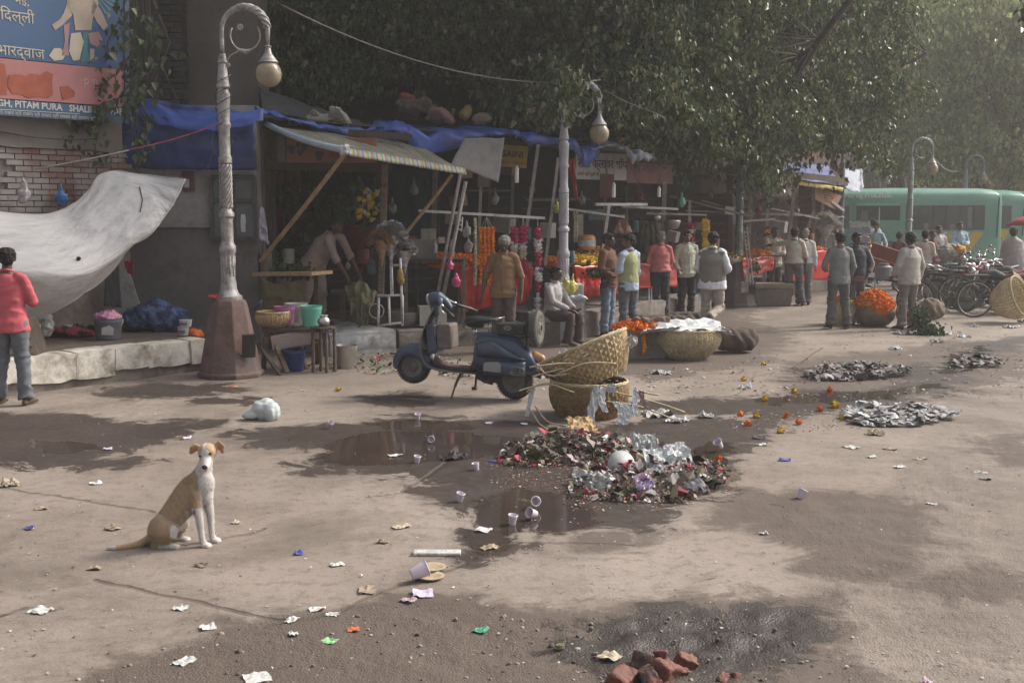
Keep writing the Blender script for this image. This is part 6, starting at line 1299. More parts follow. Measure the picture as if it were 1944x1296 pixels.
bo,ex,n_,o_,bl_,bh = board(s3,1191,296,1278,347,22.0,23.2,M_br);text('फूल माला',.24,dkl,bo,o_+ex*.1+Vector((0,0,bh*.4))-n_*.003,ex,(0,0,1),ext=.003)
s4 = frame_stall('fourth flower stall, reddish timber with crossing rails beyond the grey lamp post',tuple(A(1440,520,27).xy)+(0,),[
 (1385,300,26.5,1385,540,26.5,.12,M_darkred,'post'),(1460,340,27.5,1450,540,27.5,.07,M_pole,'post'),(1510,330,29,1490,545,29,.08,M_pole,'post'),(1543,330,31,1545,540,31,.10,M_poled,'post'),(1562,350,32,1560,520,32,.08,M_pole,'post'),(1425,370,27,1420,480,27,.09,M_pole,'post'),(1330,380,26,1430,408,26.5,.05,M_wood,'rail'),(1410,420,26.5,1470,416,27,.06,M_pole,'rail'),(1300,400,25,1600,412,33,.05,M_poled,'rail'),(1460,395,28,1600,425,33,.05,M_poled,'rail'),(1300,318,24.5,1420,320,27,.35,M_darkred,'fascia_board'),(1420,330,27,1600,345,33,.30,M_woodd,'fascia_board'),(1560,370,32,1600,400,33,.10,M_pole,'brace'),(1530,440,31,1545,400,31,.10,M_pole,'brace'),(1570,400,32,1596,460,33,.12,M_poled,'brace')])
bo,ex,n_,o_,bl_,bh = board(s4,1443,355,1508,372,27.8,29.3,pmat('board_brown',(.17,.12,.10),.75,.2,3,.1));text('फूल भण्डार',.15,dkl,bo,o_+ex*.1+Vector((0,0,bh*.25))-n_*.003,ex,(0,0,1),ext=.003)
pts = [(1545,352),(1598,372),(1586,398),(1536,372)];P = [A(x,y,31+(x-1536)/30) for x,y in pts];mb = MB();mb.add(P+[p+Vector((0,.05,0)) for p in P],[(0,1,2,3),(7,6,5,4),(0,4,5,1),(1,5,6,2),(2,6,7,3),(3,7,4,0)]);sg = tag(mb.build('leaning_sign',pmat('rust_sign',(.22,.10,.05),.8,.3,3,.2,20,dirt=(.13,.08,.06)),None),'rust orange painted sign hanging askew beside the last lamp post','sign')
text('फूल',.22,dkl,sg,A(1562,378,31.6),(.9,.3,-.28),(0,0,1),ext=.003)
M_tby = pmat('tarp_blue_far',(0.035,0.06,0.22),0.5,0.3,2,0.4,10,dirt=(.12,.13,.2),dscale=2)
o = sheet('tarpaulin',M_tby,A(1430,308,29.5),A(1570,312,35.5),A(1465,332,27.6),A(1600,352,32.5),30,14,.06,6,21,None,'blue tarpaulin with yellow fringe over the fourth stall','tarpaulin')
mb = MB();mb.sheet([[A(1463+ (1600-1463)*i/50,330+(352-330)*i/50+2,27.6+(32.5-27.6)*i/50)+Vector((0,-.03,-.03-.08*j*(.6+.5*abs(nz(i*.9,0,1,4)))+.03*nz(i,j,1,3))) for i in range(51)] for j in range(3)]);mb.build('fringe',pmat('yellow_fringe',(.42,.34,.06),.7,.5,5,.3,dirt=(.05,.07,.2),dscale=6),o,True,True,solid=.008)
sheet('tarpaulin',pmat('tarp_palefar',(.22,.25,.32),.6,.15,3,.3),A(1590,318,35),A(1636,322,36),A(1597,345,34),A(1640,352,35),14,10,.09,5,24,lambda u,v: (0,0,-.25*math.sin(u*PI)*v),'pale blue white sheet over the end of the stall row','tarpaulin')
sheet('mat',pmat('mat_brown',(.12,.10,.085),.9,.3,3,.3),A(1310,296,25.5),A(1400,318,27.5),A(1330,318,24.6),A(1416,338,26.3),16,8,.09,6,26,None,'curled brown roofing mat below the hanging leaves','mat')
for (x,y,Y,w_,h,lab) in ((1330,470,27.5,1.3,1.6,'dull red shop shutter behind the yellow garland'),(1530,420,35,2.2,2.0,'dull red shop shutter behind the crossing rails of the fourth stall')):
 a = A(x,y,Y);t = thing('shop_shutter',(a.x,a.y,.3),lab,'shutter');MB().box((0,0,h/2+.6),(w_,.08,h)).build('panel',M_darkred,t,False);mb = MB()
 for k in range(8): mb.box((0,-.05,.7+k*h/8),(w_*.96,.03,.05))
 mb.build('slats',pmat('slat_red',(.11,.05,.045),.8,.3,4,.1),t,False)
def cfl(x,y0,y1,Y,lab):
 a = A(x,y0,Y);b = A(x,y1,Y);L_ = a.z-b.z;t = thing('bulb',tuple(b),lab,'light bulb','energy saving bulbs hanging in the stalls');s = L_/.24
 MB().tube([(0,0,L_),(0,0,L_+.9)],.004,5).build('flex',M_black,t,False)
 MB().lathe([(.012,0),(.018,-.01),(.022,-.03),(.034,-.045),(.036,-.075)],12,(0,0,L_)).build('cap',M_whitemetal,t,False,'auto');mb = MB()
 for k in range(4): mb.capsule([(.02*math.cos(k*PI/2),.02*math.sin(k*PI/2),L_-.08*s),(.02*math.cos(k*PI/2),.02*math.sin(k*PI/2),.01)],.012,8)
 mb.build('glass_tubes',pmat('cfl_glass',(.70,.70,.66),.3,.05,9,0),t,False,True)
cfl(981,315,347,18.9,'white tube bulb hanging under the yellow name board');cfl(1165,346,375,20.4,'white tube bulb hanging under the Hindi name board');cfl(1251,354,374,21.5,'white tube bulb hanging beside the hanging leaves near the red board')
# ================================================================== GOODS
M_wick = pmat('wicker',(0.40,0.29,0.15),0.75,0.3,9,0.3,60,dirt=(.22,.14,.07),dscale=5);M_wickd = pmat('wicker_damp',(0.24,0.15,0.065),0.7,0.35,9,0.3,60,dirt=(.11,.065,.03),dscale=5);M_wickp = pmat('wicker_pale',(0.45,0.37,0.23),0.8,0.25,9,0.3,60)
def basket(loc,label,rb,rt,h,m,rows=13,stakes=30,tilt=(0,0,0),fat=.9,mrim=None,name='basket',bulge=.06,slats=False,gap=0):
 t = thing(name,loc,label,'basket');t.rotation_euler = tilt
 def R(z): return rb+(rt-rb)*z+bulge*math.sin(z*PI)
 mb = MB();hh = h/rows;n = stakes*2
 for r in range(rows):
  if gap and r in (rows-3,): continue
  zc = (r+.5)/rows;vs = [];fs = []
  for j in range(n):
   a = 2*PI*j/n;off = .010*math.cos(PI*(j+r));
   for dz in (-.5*fat,.5*fat): rr = R(min(1,max(0,zc+dz/rows)))+off;vs.append((rr*math.cos(a),rr*math.sin(a),(zc+dz/rows)*h+.004*math.sin(j*1.7+r)))
   for dz in (.5*fat,-.5*fat): rr = R(min(1,max(0,zc+dz/rows)))+off-.006;vs.append((rr*math.cos(a),rr*math.sin(a),(zc+dz/rows)*h+.004*math.sin(j*1.7+r)))
  for j in range(n):
   for q in range(4): a_,b_ = j*4+q,j*4+(q+1) % 4;c_,d_ = ((j+1) % n)*4+(q+1) % 4,((j+1) % n)*4+q;fs.append((a_,b_,c_,d_))
  mb.add(vs,fs)
 mb.build('weave',m,t,False,False)
 sk = MB()
 for j in range(stakes):
  a = 2*PI*j/stakes;pts = [(R(z/8)*math.cos(a),R(z/8)*math.sin(a),h*z/8) for z in range(9)];sk.tube([Vector(p) for p in pts],[(.013,.003)]*9,4,side=(-math.sin(a),math.cos(a),0))
 so = sk.build('stakes',m,t,False)
 MB().lathe([(.001,.006),(rb*.9,.006),(rb*1.02,.03),(rb*.98,.035),(.001,.02)],24).build('bottom',m,t,False)
 rm = MB()
 for k in range(3): rm.tube([((rt+.010*math.cos(i*1.3+k*2.1))*math.cos(2*PI*i/40),(rt+.010*math.cos(i*1.3+k*2.1))*math.sin(2*PI*i/40),h+.012*math.sin(i*1.3+k*2.1)) for i in range(41)],.010,5)
 rm.build('rim',mrim or m,t,False,True)
 return t
def news_mat():
 m = pmat('newsprint',(0.40,0.40,0.405),0.85,.12,3,.3,20,dirt=(.20,.20,.205),dscale=9,damt=.8);return m
M_news = news_mat();M_newsd = pmat('newsprint_wet',(0.15,0.145,0.14),0.7,.3,5,.3,20,dirt=(.07,.06,.055),dscale=7);M_newsw = pmat('newsprint_pale',(0.55,0.56,0.57),0.85,.1,4,.3,20,dirt=(.3,.3,.31),dscale=14,damt=.6)
def paper(c,w_,l,m,label=None,rz=0,amp=.03,name='newspaper',cat='newspaper',parent=None,n=12,pitch=0,roll=0,seed=0,hang=None,s=4):
 """crumpled sheet centred at c"""
 R = Euler((pitch,roll,rz)).to_matrix();rows = [];k = seed*1.37
 for j in range(n+1):
  row = []
  for i in range(n+1):
   u,v = i/n-.5,j/n-.5;z = amp*(nz(u*3,v*3,s/3,k)+.5*nz(u*3,v*3,s,k+2)+.25*abs(nz(u*3,v*3,s*2,k+4)));e = 1+.12*nz(u*2,v*2,2,k+9)
   p = R @ Vector((u*w_*e,v*l*e,abs(z)*1.2));row.append(p+Vector(c))
  rows.append(row)
 mb = MB();mb.sheet(rows);o = mb.build(name,m,parent,True,False,solid=.0015)
 if label: tag(o,label,cat)
 return o
def strip(pts,w0,m,label,name='newspaper_strip',cat='newspaper',seed=0,parent=None):
 P = crow([Vector(p) for p in pts],16);rows = []
 for i,p in enumerate(P):
  row = []
  for j in range(7):
   u = j/6-.5;w_ = w0*(.7+.6*abs(nz(i*.3,seed,1,2)));row.append(p+Vector((u*w_,.25*w_*nz(u*4,i*.35,1.5,seed),.1*w_*nz(u*3,i*.3,2,seed+3))))
  rows.append(row)
 mb = MB();mb.sheet(rows);o = mb.build(name,m,parent,True,False,solid=.002)
 if label: tag(o,label,cat)
 return o
b0 = G(1122,800);bc = (b0.x,b0.y+.36,0)
B1 = basket(bc,'lower brown wicker basket standing in the puddle hung with torn newspaper',.31,.39,.36,M_wickd,10,26,(0,0,.3),.94,M_wickp,bulge=.05)
B2 = basket((bc[0]+.10,bc[1]+.05,.34),'upper straw coloured wicker basket resting aslant on the lower one, newspaper at its mouth',.30,.47,.40,M_wick,12,30,(math.radians(-13),math.radians(-21),.2),.94,M_wickp,bulge=.035)
Q = random.Random(5)
for k,(x,y,dy,w_,l,m) in enumerate(((1085,682,.1,.28,.24,M_news),(1110,684,.0,.22,.2,M_newsw),(1150,668,.1,.3,.2,M_newsd),(1178,655,.2,.26,.2,M_news),(1130,672,.25,.3,.25,M_newsd),(1070,690,.15,.2,.2,M_newsd),(1195,650,.1,.16,.14,M_news))):
 c = A(x,y,bc[1]+dy-.1);paper(c,w_,l,m,('grey newspaper wad at the left side of the tilted basket','pale paper wad in the tilted basket mouth','dark wet newspaper in the tilted basket mouth','newspaper fold against the high rim of the tilted basket','dark newspaper deep in the tilted basket','dark scrap at the low lip of the tilted basket','newspaper corner over the highest rim of the tilted basket')[k],k,.08,seed=k+3,pitch=.5,s=2.6)
for k,(pts,w_,m,lab) in enumerate((([(1134,732),(1130,755),(1122,785),(1124,815)],.10,M_news,'grey newspaper strip trailing to the ground at the front of the lower basket'),([(1146,735),(1142,760),(1150,782)],.08,M_newsw,'short pale strip hanging over the lower basket rim'),([(1168,762),(1180,780),(1176,805)],.10,M_newsw,'white paper strip fanning over the lower basket wall'),([(1188,765),(1192,785),(1185,806)],.09,M_newsw,'second white strip beside the fanned one'),([(1207,738),(1206,765),(1204,790)],.07,M_newsw,'long white strip hanging at the right wall of the lower basket'),([(1160,728),(1162,745)],.10,M_news,'newspaper tuft caught between the two baskets'),([(1216,742),(1222,765),(1232,778)],.06,pmat('sack_pinkish',(.22,.15,.14),.9,.2,8,.3),'brown pink rag beside the long white strip'),([(1012,735),(1005,765),(1000,790)],.05,M_news,'grey strip dangling left of the lower basket'),([(1030,700),(1050,715),(1070,722)],.22,pmat('coir',(.10,.06,.045),.95,.3,12,.6,60),'brown coir mat hanging between the baskets'))):
 strip([A(x,y,bc[1]-.45-.002*(y-730)+(.12 if x < 1040 else 0)) for x,y in pts],w_,m,lab,seed=k+1,name='rag' if k in (6,8) else 'newspaper_strip',cat='rag' if k in (6,8) else 'newspaper')
cn = MB()
for pts in ([(1170,690),(1110,690),(1050,715)],[(1005,697),(1060,690),(1090,690)],[(1010,715),(1070,700),(1045,720)],[(1018,690),(1040,712),(1075,710)],[(1000,745),(1010,735),(1040,728),(1090,745)],[(1015,770),(1040,800),(1075,808)],[(1010,780),(1025,805),(1050,820),(1080,830)],[(1150,740),(1200,752),(1250,765),(1300,782)],[(1205,735),(1225,745),(1252,750)],[(985,742),(1015,733),(1050,728)],[(1150,762),(1210,770),(1290,800)]):
 P = [A(x,y,bc[1]-.42) for x,y in pts];P = [p if p.z > .012 else G(x,y,.012) for p,(x,y) in zip(P,pts)];cn.tube(crow(P,12),.008,4)
tag(cn.build('split_cane',M_wickp,None,True,True),'loose split cane ends sticking out round the two stacked baskets','cane')
b3 = G(1312,686);B3 = basket((b3.x,b3.y+.36,0),'round wicker basket with green band and open newspaper on top',.25,.45,.42,M_wickp,26,34,(0,0,0),.8,bulge=.10)
MB().lathe([(.405,.195),(.412,.205),(.412,.22),(.405,.23)],40,cap=False).build('green_band',pmat('band_green',(.12,.16,.07),.8,.2,9,.2),B3,False)
paper((b3.x-.02,b3.y+.30,.47),.95,.62,M_newsw,'open printed newspaper lying across the round basket',.1,.07,seed=9,pitch=.18)
paper((b3.x-.42,b3.y+.1,.42),.5,.34,M_newsw,'newspaper page folded over the near rim of the round basket',.5,.05,seed=11,pitch=-.3)
paper((b3.x+.50,b3.y+.2,.40),.2,.22,M_newsw,'white paper corner at the right rim of the round basket',.5,.05,seed=12,roll=.6)
M_sack = pmat('gunny_sack',(0.085,0.062,0.048),0.95,.25,6,.7,55,dirt=(.05,.035,.028),dscale=3);M_sackl = pmat('gunny_sack_light',(0.17,0.125,0.095),0.95,.25,6,.7,55,dirt=(.09,.065,.05),dscale=3)
def sack(loc,L_,r,m,label,rz=0,upright=False,seed=1,mouth=True,name='sack'):
 mb = MB();h = r*.82
 if upright: mb.capsule([(0,0,r*.35),(0,0,L_*.55),(0,0,L_*.9)],[r*.95,r,r*.62],18)
 else: mb.capsule([(-L_/2+r,0,h),(0,0,h*1.02),(L_/2-r,0,h)],[(r*.92,h*.98),(r*1.05,h*1.02),(r*.9,h*.95)],18)
 o = blob(mb,name,m,.022,3,None,False,rough=.018,rscale=5,seed=seed,disp=lambda co,n_: (.012*math.sin(co.x*38+co.z*12+3*noise.noise(co*4)) if abs(n_.z) < .9 else 0)-(.02 if co.z < .03 else 0));o.location = loc;o.rotation_euler = (0,0,rz);return tag(o,label,'sack')
g_ = G(1402,672);sack((g_.x,g_.y+.22,0),.78,.23,M_sack,'full dark gunny sack lying beside the round basket',.05,seed=2)
g_ = G(1330,668);sack((g_.x+.05,g_.y+.55,0),.8,.20,M_sack,'dark gunny sack behind the round basket under the stepping foot',.3,seed=4)
g_ = G(1265,632);sack((g_.x,g_.y+.4,.0),1.3,.17,M_sack,'long dark cloth bundle on the ground before the coral shirted man',.0,seed=6,name='cloth_bundle')
g_ = G(1345,622);sack((g_.x-.3,g_.y+.5,.0),.9,.15,M_sack,'flat dark sack on the ground in front of the black trousered man',-.1,seed=7)
g_ = G(1222,682);mb = MB();mb.box((0,0,.21),(.62,.45,.42));o = blob(mb,'stone_block',pmat('stone_grey',(.17,.155,.14),.95,.3,4,.5,14,dirt=(.08,.06,.05),dscale=3),.025,5,None,False,rough=.03,rscale=4,seed=3);o.location = (g_.x,g_.y+.2,0);tag(o,'rough grey stone block under the marigold garlands','stone')
M_mari = island_mat('marigold_orange',[(.68,.17,.01),(.76,.23,.014),(.58,.12,.008),(.82,.30,.03)],.8);M_mary = island_mat('marigold_yellow',[(.62,.40,.02),(.70,.48,.04),(.52,.32,.02)],.8)
def flower(mb,c,r,q):
 c = Vector(c);n = 9
 for lay,(rr,zz) in enumerate(((1,0),(.72,.4),(.4,.65))):
  vs = [];
  for j in range(n*2): a = PI*j/n+lay;k = rr*(1 if j % 2 else .72);vs.append(c+Vector((math.cos(a)*r*k,math.sin(a)*r*k,zz*r+q.uniform(-.12,.12)*r)))
  b = len(mb.v);mb.v += [tuple(v) for v in vs]+[tuple(c+Vector((0,0,(zz+.35)*r)))]+[tuple(c+Vector((0,0,(zz-.7)*r)))];N = n*2
  for j in range(N): mb.f.append((b+j,b+(j+1) % N,b+N));mb.f.append((b+(j+1) % N,b+j,b+N+1));mb.m += [0,0]
def petal_ball(mb,c,r,q,n=11):
 """rough many-petalled head: tilted little blades on a ball"""
 mb.ball(c,r*.8,7,(1,1,.9),(q.random()*3,q.random()*3,0));c = Vector(c)
 for k in range(n):
  d = Vector((q.gauss(0,1),q.gauss(0,1),q.gauss(0,1))).normalized();x,y,_ = basis(d,(q.random(),q.random(),q.random()));p = c+d*r*.7;b = len(mb.v)
  mb.v += [tuple(p-x*r*.35),tuple(p+x*r*.35),tuple(p+x*r*.3+d*r*.45+y*r*.15),tuple(p-x*r*.3+d*r*.45+y*r*.15)];mb.f.append((b,b+1,b+2,b+3));mb.m.append(0)
def heap(name,c,sx,sy,h,r,n,m,label,cat='flower heap',seed=1,parent=None):
 q = random.Random(seed);mb = MB();c = Vector(c);mb.ball(c+Vector((0,0,-h*.1)),1,14,(sx*.9,sy*.9,h*.92))
 for k in range(n):
  a = q.random()*2*PI;rr = math.sqrt(q.random());x,y = math.cos(a)*rr,math.sin(a)*rr;z = h*(1-rr**2)**.6*(.75+.5*q.random());petal_ball(mb,c+Vector((x*sx,y*sy,z)),r*q.uniform(.75,1.2),q)
 o = mb.build(name,m,parent,True,False)
 if label: tag(o,label,cat);o['kind'] = 'thing'
 return o
def garland(name,pts,r,m,label=None,cat='garland',parent=None,step=.7,seed=1,n=10):
 q = random.Random(seed);P = [Vector(p) for p in pts];L_ = sum((P[i+1]-P[i]).length for i in range(len(P)-1));k = int(L_/(r*step*1.3));C_ = crow(P,max(3,k)) if len(P) > 2 else [P[0].lerp(P[1],i/max(1,k)) for i in range(k+1)];mb = MB()
 for c in C_: petal_ball(mb,c+Vector((q.uniform(-.1,.1)*r,q.uniform(-.1,.1)*r,0)),r*q.uniform(.9,1.12),q,n)
 o = mb.build(name,m,parent,True,False)
 if label: tag(o,label,cat)
 return o
c = A(1212,634,G(1222,682).y+.15);heap('marigold_garlands',(c.x,c.y,.42),.40,.24,.10,.032,130,M_mari,'orange marigold garlands heaped on the rough stone block','garland',3)
garland('marigold_garland',[A(1222,640,g_.y-.06),A(1224,655,g_.y-.07),A(1222,672,g_.y-.05)],.033,M_mari,'short orange garland end hanging down the face of the stone block',seed=5)
rag('sacking',1238,612,g_.y+.25,.2,M_sackl,'brown sacking folded over the marigolds on the stone block','sacking',sq=(2.0,1,.5),seed=9)
def bucket(loc,label,h,rb,rt,m,handle=None,name='bucket',full=None,cat='bucket',rz=0.4,up=True):
 t = thing(name,loc,label,cat,rz=rz);MB().lathe([(.001,0),(rb,0),(rb+.005,.012),(rt*.97,h*.82),(rt,h*.84),(rt,h*.90),(rt*1.0,h*.96),(rt*1.06,h),(rt*.97,h),(rt*.93,h*.88),(rb*.92,.02),(.001,.02)],28).build('body',m,t,False,'auto')
 if handle:
  a = 1 if up else -1;MB().tube([(rt*1.04*math.cos(t_),-rt*.25*math.sin(t_) if a < 0 else 0,h*.93+a*rt*(.95 if a > 0 else .9)*math.sin(t_)) for t_ in [PI*i/14 for i in range(15)]],.006,6).build('handle',handle,t,False,True)
 return t
mgb = pmat('bucket_grey',(.12,.13,.16),.5,.15,5,.1,dirt=(.2,.2,.21),dscale=4);mblk = pmat('bucket_navy',(.018,.03,.13),.45,.15,5,.1);mpk = pmat('bucket_pink',(.50,.16,.43),.45,.1,5,.05);mmt = pmat('bucket_mint',(.16,.48,.38),.4,.1,5,.05);mwp = pmat('plastic_white',(.5,.49,.47),.5,.1,6,.05,dirt=(.3,.27,.24),dscale=4)
c = A(207,657,15.15);c.z = PZ;bk = bucket(tuple(c),'grey paint bucket with white handle and pink floral bag on the raised pavement',.27,.15,.185,mgb,mwp,up=False,rz=.1)
mb = MB();mb.prism([(-.08,.07),(.07,.06),(.08,.15),(.02,.19),(-.07,.16)],(0.03,-.178,0),(1,0,0),(0,0,1),(0,.01,0));mb.build('worn_label',mwp,bk,False)
mb = MB();mb.ball((0,0,0),.17,14,(1.05,.9,.45),);o = blob(mb,'plastic_bag',island_mat('bag_pink',[(.52,.20,.42)],.4) if False else pmat('bag_pink_floral',(.55,.22,.42),.4,.3,14,.4,20,dirt=(.65,.50,.20),dscale=9),.014,1,None,False,rough=.035,rscale=14,seed=4);o.location = (c.x-.01,c.y,PZ+.29);tag(o,'pink floral plastic bag stuffed into the grey bucket','plastic bag')
def tub(x,y,z0,Y,r,h,label,lid=True):
 c = A(x,y,Y);c.z = z0;t = thing('plastic_tub',tuple(c),label,'tub');MB().lathe([(.001,0),(r*.85,0),(r,h*.9),(r*1.04,h*.92),(r*1.04,h),(.001,h)],22).build('body',mwp,t,False,'auto');mb = MB();mb.prism([(-r*.6,h*.3),(r*.5,h*.3),(r*.55,h*.62),(-r*.6,h*.62)],(0,-r*1.02,0),(1,0,0),(0,0,1),(0,.012,0));mb.build('printed_band',pmat('tub_print',(.22,.10,.16),.6,.4,20,0),t,False)
tub(349,648,PZ,15.55,.075,.12,'lower white printed tub by the red pedestal');tub(353,634,PZ+.121,15.55,.085,.09,'upper white tub standing on the other one by the pedestal')
tub(62,645,PZ,14.35,.10,.26,'tall white paint tub with orange lid behind the pink shirted man')
mb = MB();a,b = A(258,628,16.2),A(340,622,16.2);mb.capsule([(a.x,16.2,PZ+.16),((a.x+b.x)/2,16.2,PZ+.22),(b.x,16.2,PZ+.17)],[(.24,.18),(.26,.24),(.2,.16)],14,side=(0,1,0));mb.ball((b.x+.05,16.1,PZ+.12),.14,10)
M_flor = pmat('floral_blanket',(.018,.030,.085),.9,.5,5,.4,9,dirt=(.16,.26,.46),dscale=6,damt=.9)
tag(blob(mb,'blanket',M_flor,.02,3,None,True,rough=.03,rscale=6,seed=3),'navy blanket with pale blue flowers bundled over bedding at the wall','blanket')
rag('cloth_bundle',122,632,15.4,.18,cloth('dark_red',(.17,.02,.028)),'dark red cloth heap under the slung sheet','cloth',sq=(2.6,1.1,.5),seed=12)
rag('cloth_bundle',165,630,15.6,.15,cloth('umber_cloth',(.05,.035,.03)),'dark brown cloth next to the grey bucket','cloth',sq=(1.8,1,.6),seed=13)
rag('cloth',138,621,15.6,.09,cloth('pale_cloth',(.4,.4,.42)),'small white cloth lying on the dark red heap','cloth',sq=(2,1,.4),seed=14)
rag('plastic_sheet',75,622,15.0,.22,pmat('clear_plastic',(.32,.32,.31),.35,.2,4,.4,20),'milky plastic sheet bunched beside the tall paint tub','plastic',sq=(1.0,.8,1.1),seed=15)
rag('cloth',370,634,15.6,.11,cloth('saffron',(.60,.13,.03)),'saffron orange cloth scrap against the red pedestal','cloth',sq=(1,.8,.9),seed=16)
rag('cloth',405,563,14.6,.05,cloth('red_rag',(.45,.03,.03)),'little red rag on top of the red stone pedestal',sq=(1.5,1,.6),seed=17)
for k,(x0,w_,c_) in enumerate(((205,9,M_dark),(222,9,M_dark))): pass
sheet('trousers',cloth('hung_grey',(.055,.055,.06)),A(200,510,16.0),A(226,500,16.1),A(197,580,16.0),A(232,584,16.1),10,16,.02,5,31,None,'dark grey trousers hung over the pale leaning board','trousers')
sheet('cloth',cloth('hung_red',(.30,.03,.035)),A(236,495,16.0),A(254,494,16.0),A(242,518,16.0),A(254,522,16.0),8,8,.03,8,33,None,'red cloth hanging beside the dark grey trousers','cloth')
P = [A(165,590,16.3),A(178,555,16.4),A(226,500,16.5),A(240,500,16.5),A(268,588,16.3),A(265,605,16.3),A(175,612,16.3)];mb = MB();n = len(P);mb.add(P+[p+Vector((0,.03,0)) for p in P],[tuple(range(n)),tuple(reversed(range(n,2*n)))]+[(i,(i+1) % n,n+(i+1) % n,n+i) for i in range(n)]);tag(mb.build('board',M_plaster,None),'pale stained board leaning on the wall behind the hung trousers','board')
P = [A(46,606,13.35),A(50,606,13.4),A(72,672,13.45),A(66,674,13.4)];mb = MB();mb.add(P+[p+Vector((0,.3,0)) for p in P],[(0,1,2,3),(7,6,5,4),(0,4,5,1),(1,5,6,2),(2,6,7,3),(3,7,4,0)]);tag(mb.build('plank',M_woodd,None),'dark plank leaning beside the legs of the pink shirted man','plank')
for x,y,nm_,m,lab in ((45,370,'plastic_bag',pmat('bag_clear',(.32,.30,.31),.3,.15,6,.3),'clear plastic bag hanging on the brick wall'),(116,378,'plastic_bag',pmat('bag_blue',(.05,.17,.42),.4,.15,6,.3),'blue plastic bag hanging on the brick wall')):
 c = A(x,y,15.0 if x < 80 else 15.5);mb = MB();mb.ball(c,.10,12,(.9,.6,1));mb.capsule([c+Vector((0,0,.06)),c+Vector((.01,0,.22))],[.04,.02],8);tag(blob(mb,nm_,m,.012,2,None,True,rough=.03,rscale=12,seed=x),lab,'plastic bag')
a,b = A(345,325,16.85),A(369,364,16.85);ps = thing('poster',((a.x+b.x)/2,16.86,b.z),'small framed maroon poster on the white wall beside the sheet corner','poster');MB().box((0,0,(a.z-b.z)/2),(b.x-a.x,.02,a.z-b.z)).build('print',pmat('poster_maroon',(.12,.045,.07),.5,.5,10,0),ps,False);MB().box((-.02,-.012,.12),(.07,.01,.12)).build('white_patch',mwp,ps,False)
sheet('cloth',K['lilac_cloth'],A(493,395,16.6),A(502,395,16.6),A(493,455,16.6),A(511,462,16.7),8,14,.04,7,37,None,'pale lilac cloth hanging at the corner post of the first stall','cloth')
by = 15.15;bt = .56
bnc = thing('bench',tuple(A(560,640,by).xy)+(0,),'rough whitewashed plank bench carrying buckets in front of the first stall','bench')
a = A(502,630,by);b = A(602,618,by+.25)
MB().box(((a.x+b.x)/2,by+.35,bt-.03),(b.x-a.x+.15,.62,.05),(0,0,.12)).build('top',M_woodd,bnc,bevel=.005)
P = [A(513,638,by),A(604,621,by+.1),A(606,650,by+.1),A(518,665,by)];mb = MB();mb.add(P+[p+Vector((0,.03,0)) for p in P],[(0,1,2,3),(7,6,5,4),(0,4,5,1),(1,5,6,2),(2,6,7,3),(3,7,4,0)]);mb.build('apron',pmat('apron_pinkish',(.34,.27,.25),.9,.2,4,.3,dirt=(.2,.15,.13),dscale=4),bnc)
for p,q in (((524,655),(545,708)),((570,655),(578,700)),((505,640),(500,700)),((600,640),(602,690))): MB().beam(A(p[0],p[1],by+.03),G(q[0],q[1]),.06,.05).build('leg',M_wood,bnc)
tag(MB().beam(A(490,652,15.2),G(532,712),.05,.03).build('plank',M_woodd),'dark lath leaning under the bench beside the red pedestal','plank')
c = A(519,626,by+.2);basket((c.x,c.y,bt),'small brown wicker basket on the bench',.14,.21,.20,M_wick,14,22,(0,0,0),.85,bulge=.05)
for x,dy,h,r,m,lab in ((541,.45,.26,.14,mpk,'pink plastic bucket on the bench'),(563,.60,.29,.15,mwp,'grey white plastic bucket between the pink and mint ones'),(591,.30,.28,.145,mmt,'mint green plastic bucket on the bench')): c = A(x,610,by+dy);bucket((c.x,c.y,bt),lab,h,r*.78,r,m)
mb = MB();c = A(561,616,by+.15);mb.ball((c.x,c.y,bt+.03),.045,8,(1.4,1,.8));tag(blob(mb,'pebble',M_conc,.012,1),'grey stone lying on the bench before the pink bucket','stone')
c = G(556,706);bucket((c.x,c.y+.1,0),'royal blue plastic bucket under the bench',.29,.12,.155,mblk)
c = G(655,700);bucket((c.x,c.y+.1,0),'steel pail with looped white handle on the ground',.31,.12,.145,M_steel,mwp,up=False)
c = G(520,600);mb = MB();tag(MB().tube([A(482,588,15.3),A(497,570,15.3)],[(.03,.012),(.06,.012)],8).build('scoop',mblk,None,True,True),'blue plastic scoop leaning behind the small basket','scoop')
st = thing('stool',tuple(G(615,706)),'tall dark wooden stand with four turned legs carrying a silver pot','stool');sy = st.location.y;hS = .60
MB().lathe([(.001,hS-.03),(.17,hS-.03),(.175,hS-.015),(.17,hS),(.001,hS)],8).build('top',M_woodd,st,False)
for k,x in enumerate((-.135,-.05,.05,.14)): MB().lathe([(.022,0),(.028,.05),(.020,.08),(.026,.2),(.022,.35),(.028,.4),(.020,.43),(.024,hS-.03)],10,(x,(-.02,.08,-.08,.02)[k],0)).build('leg',pmat('leg_brown',(.10,.065,.05),.7,.3,8,.2),st,False,'auto')
pt = MB().lathe([(.001,0),(.045,0),(.075,.03),(.083,.07),(.07,.105),(.045,.12),(.05,.135),(.062,.15),(.055,.15),(.04,.13),(.06,.10),(.07,.07),(.001,.02)],24).build('pot',M_steel,None,False,True,(st.location.x+.01,sy,hS));tag(pt,'round silver pot on the tall wooden stand','pot')
tp = thing('table',tuple(A(550,560,16.9).xy)+(0,),'plank table with cut herbs and sacking hung below, in front of the first stall','table')
MB().beam(A(500,519,16.9),A(612,518,16.5),.55,.05).build('top',M_bamboo,tp);MB().beam(A(520,522,16.9),A(520,640,16.9),.06,.06).build('leg',M_woodd,tp);MB().beam(A(600,522,16.8),A(600,640,16.8),.06,.06).build('leg',M_woodd,tp)
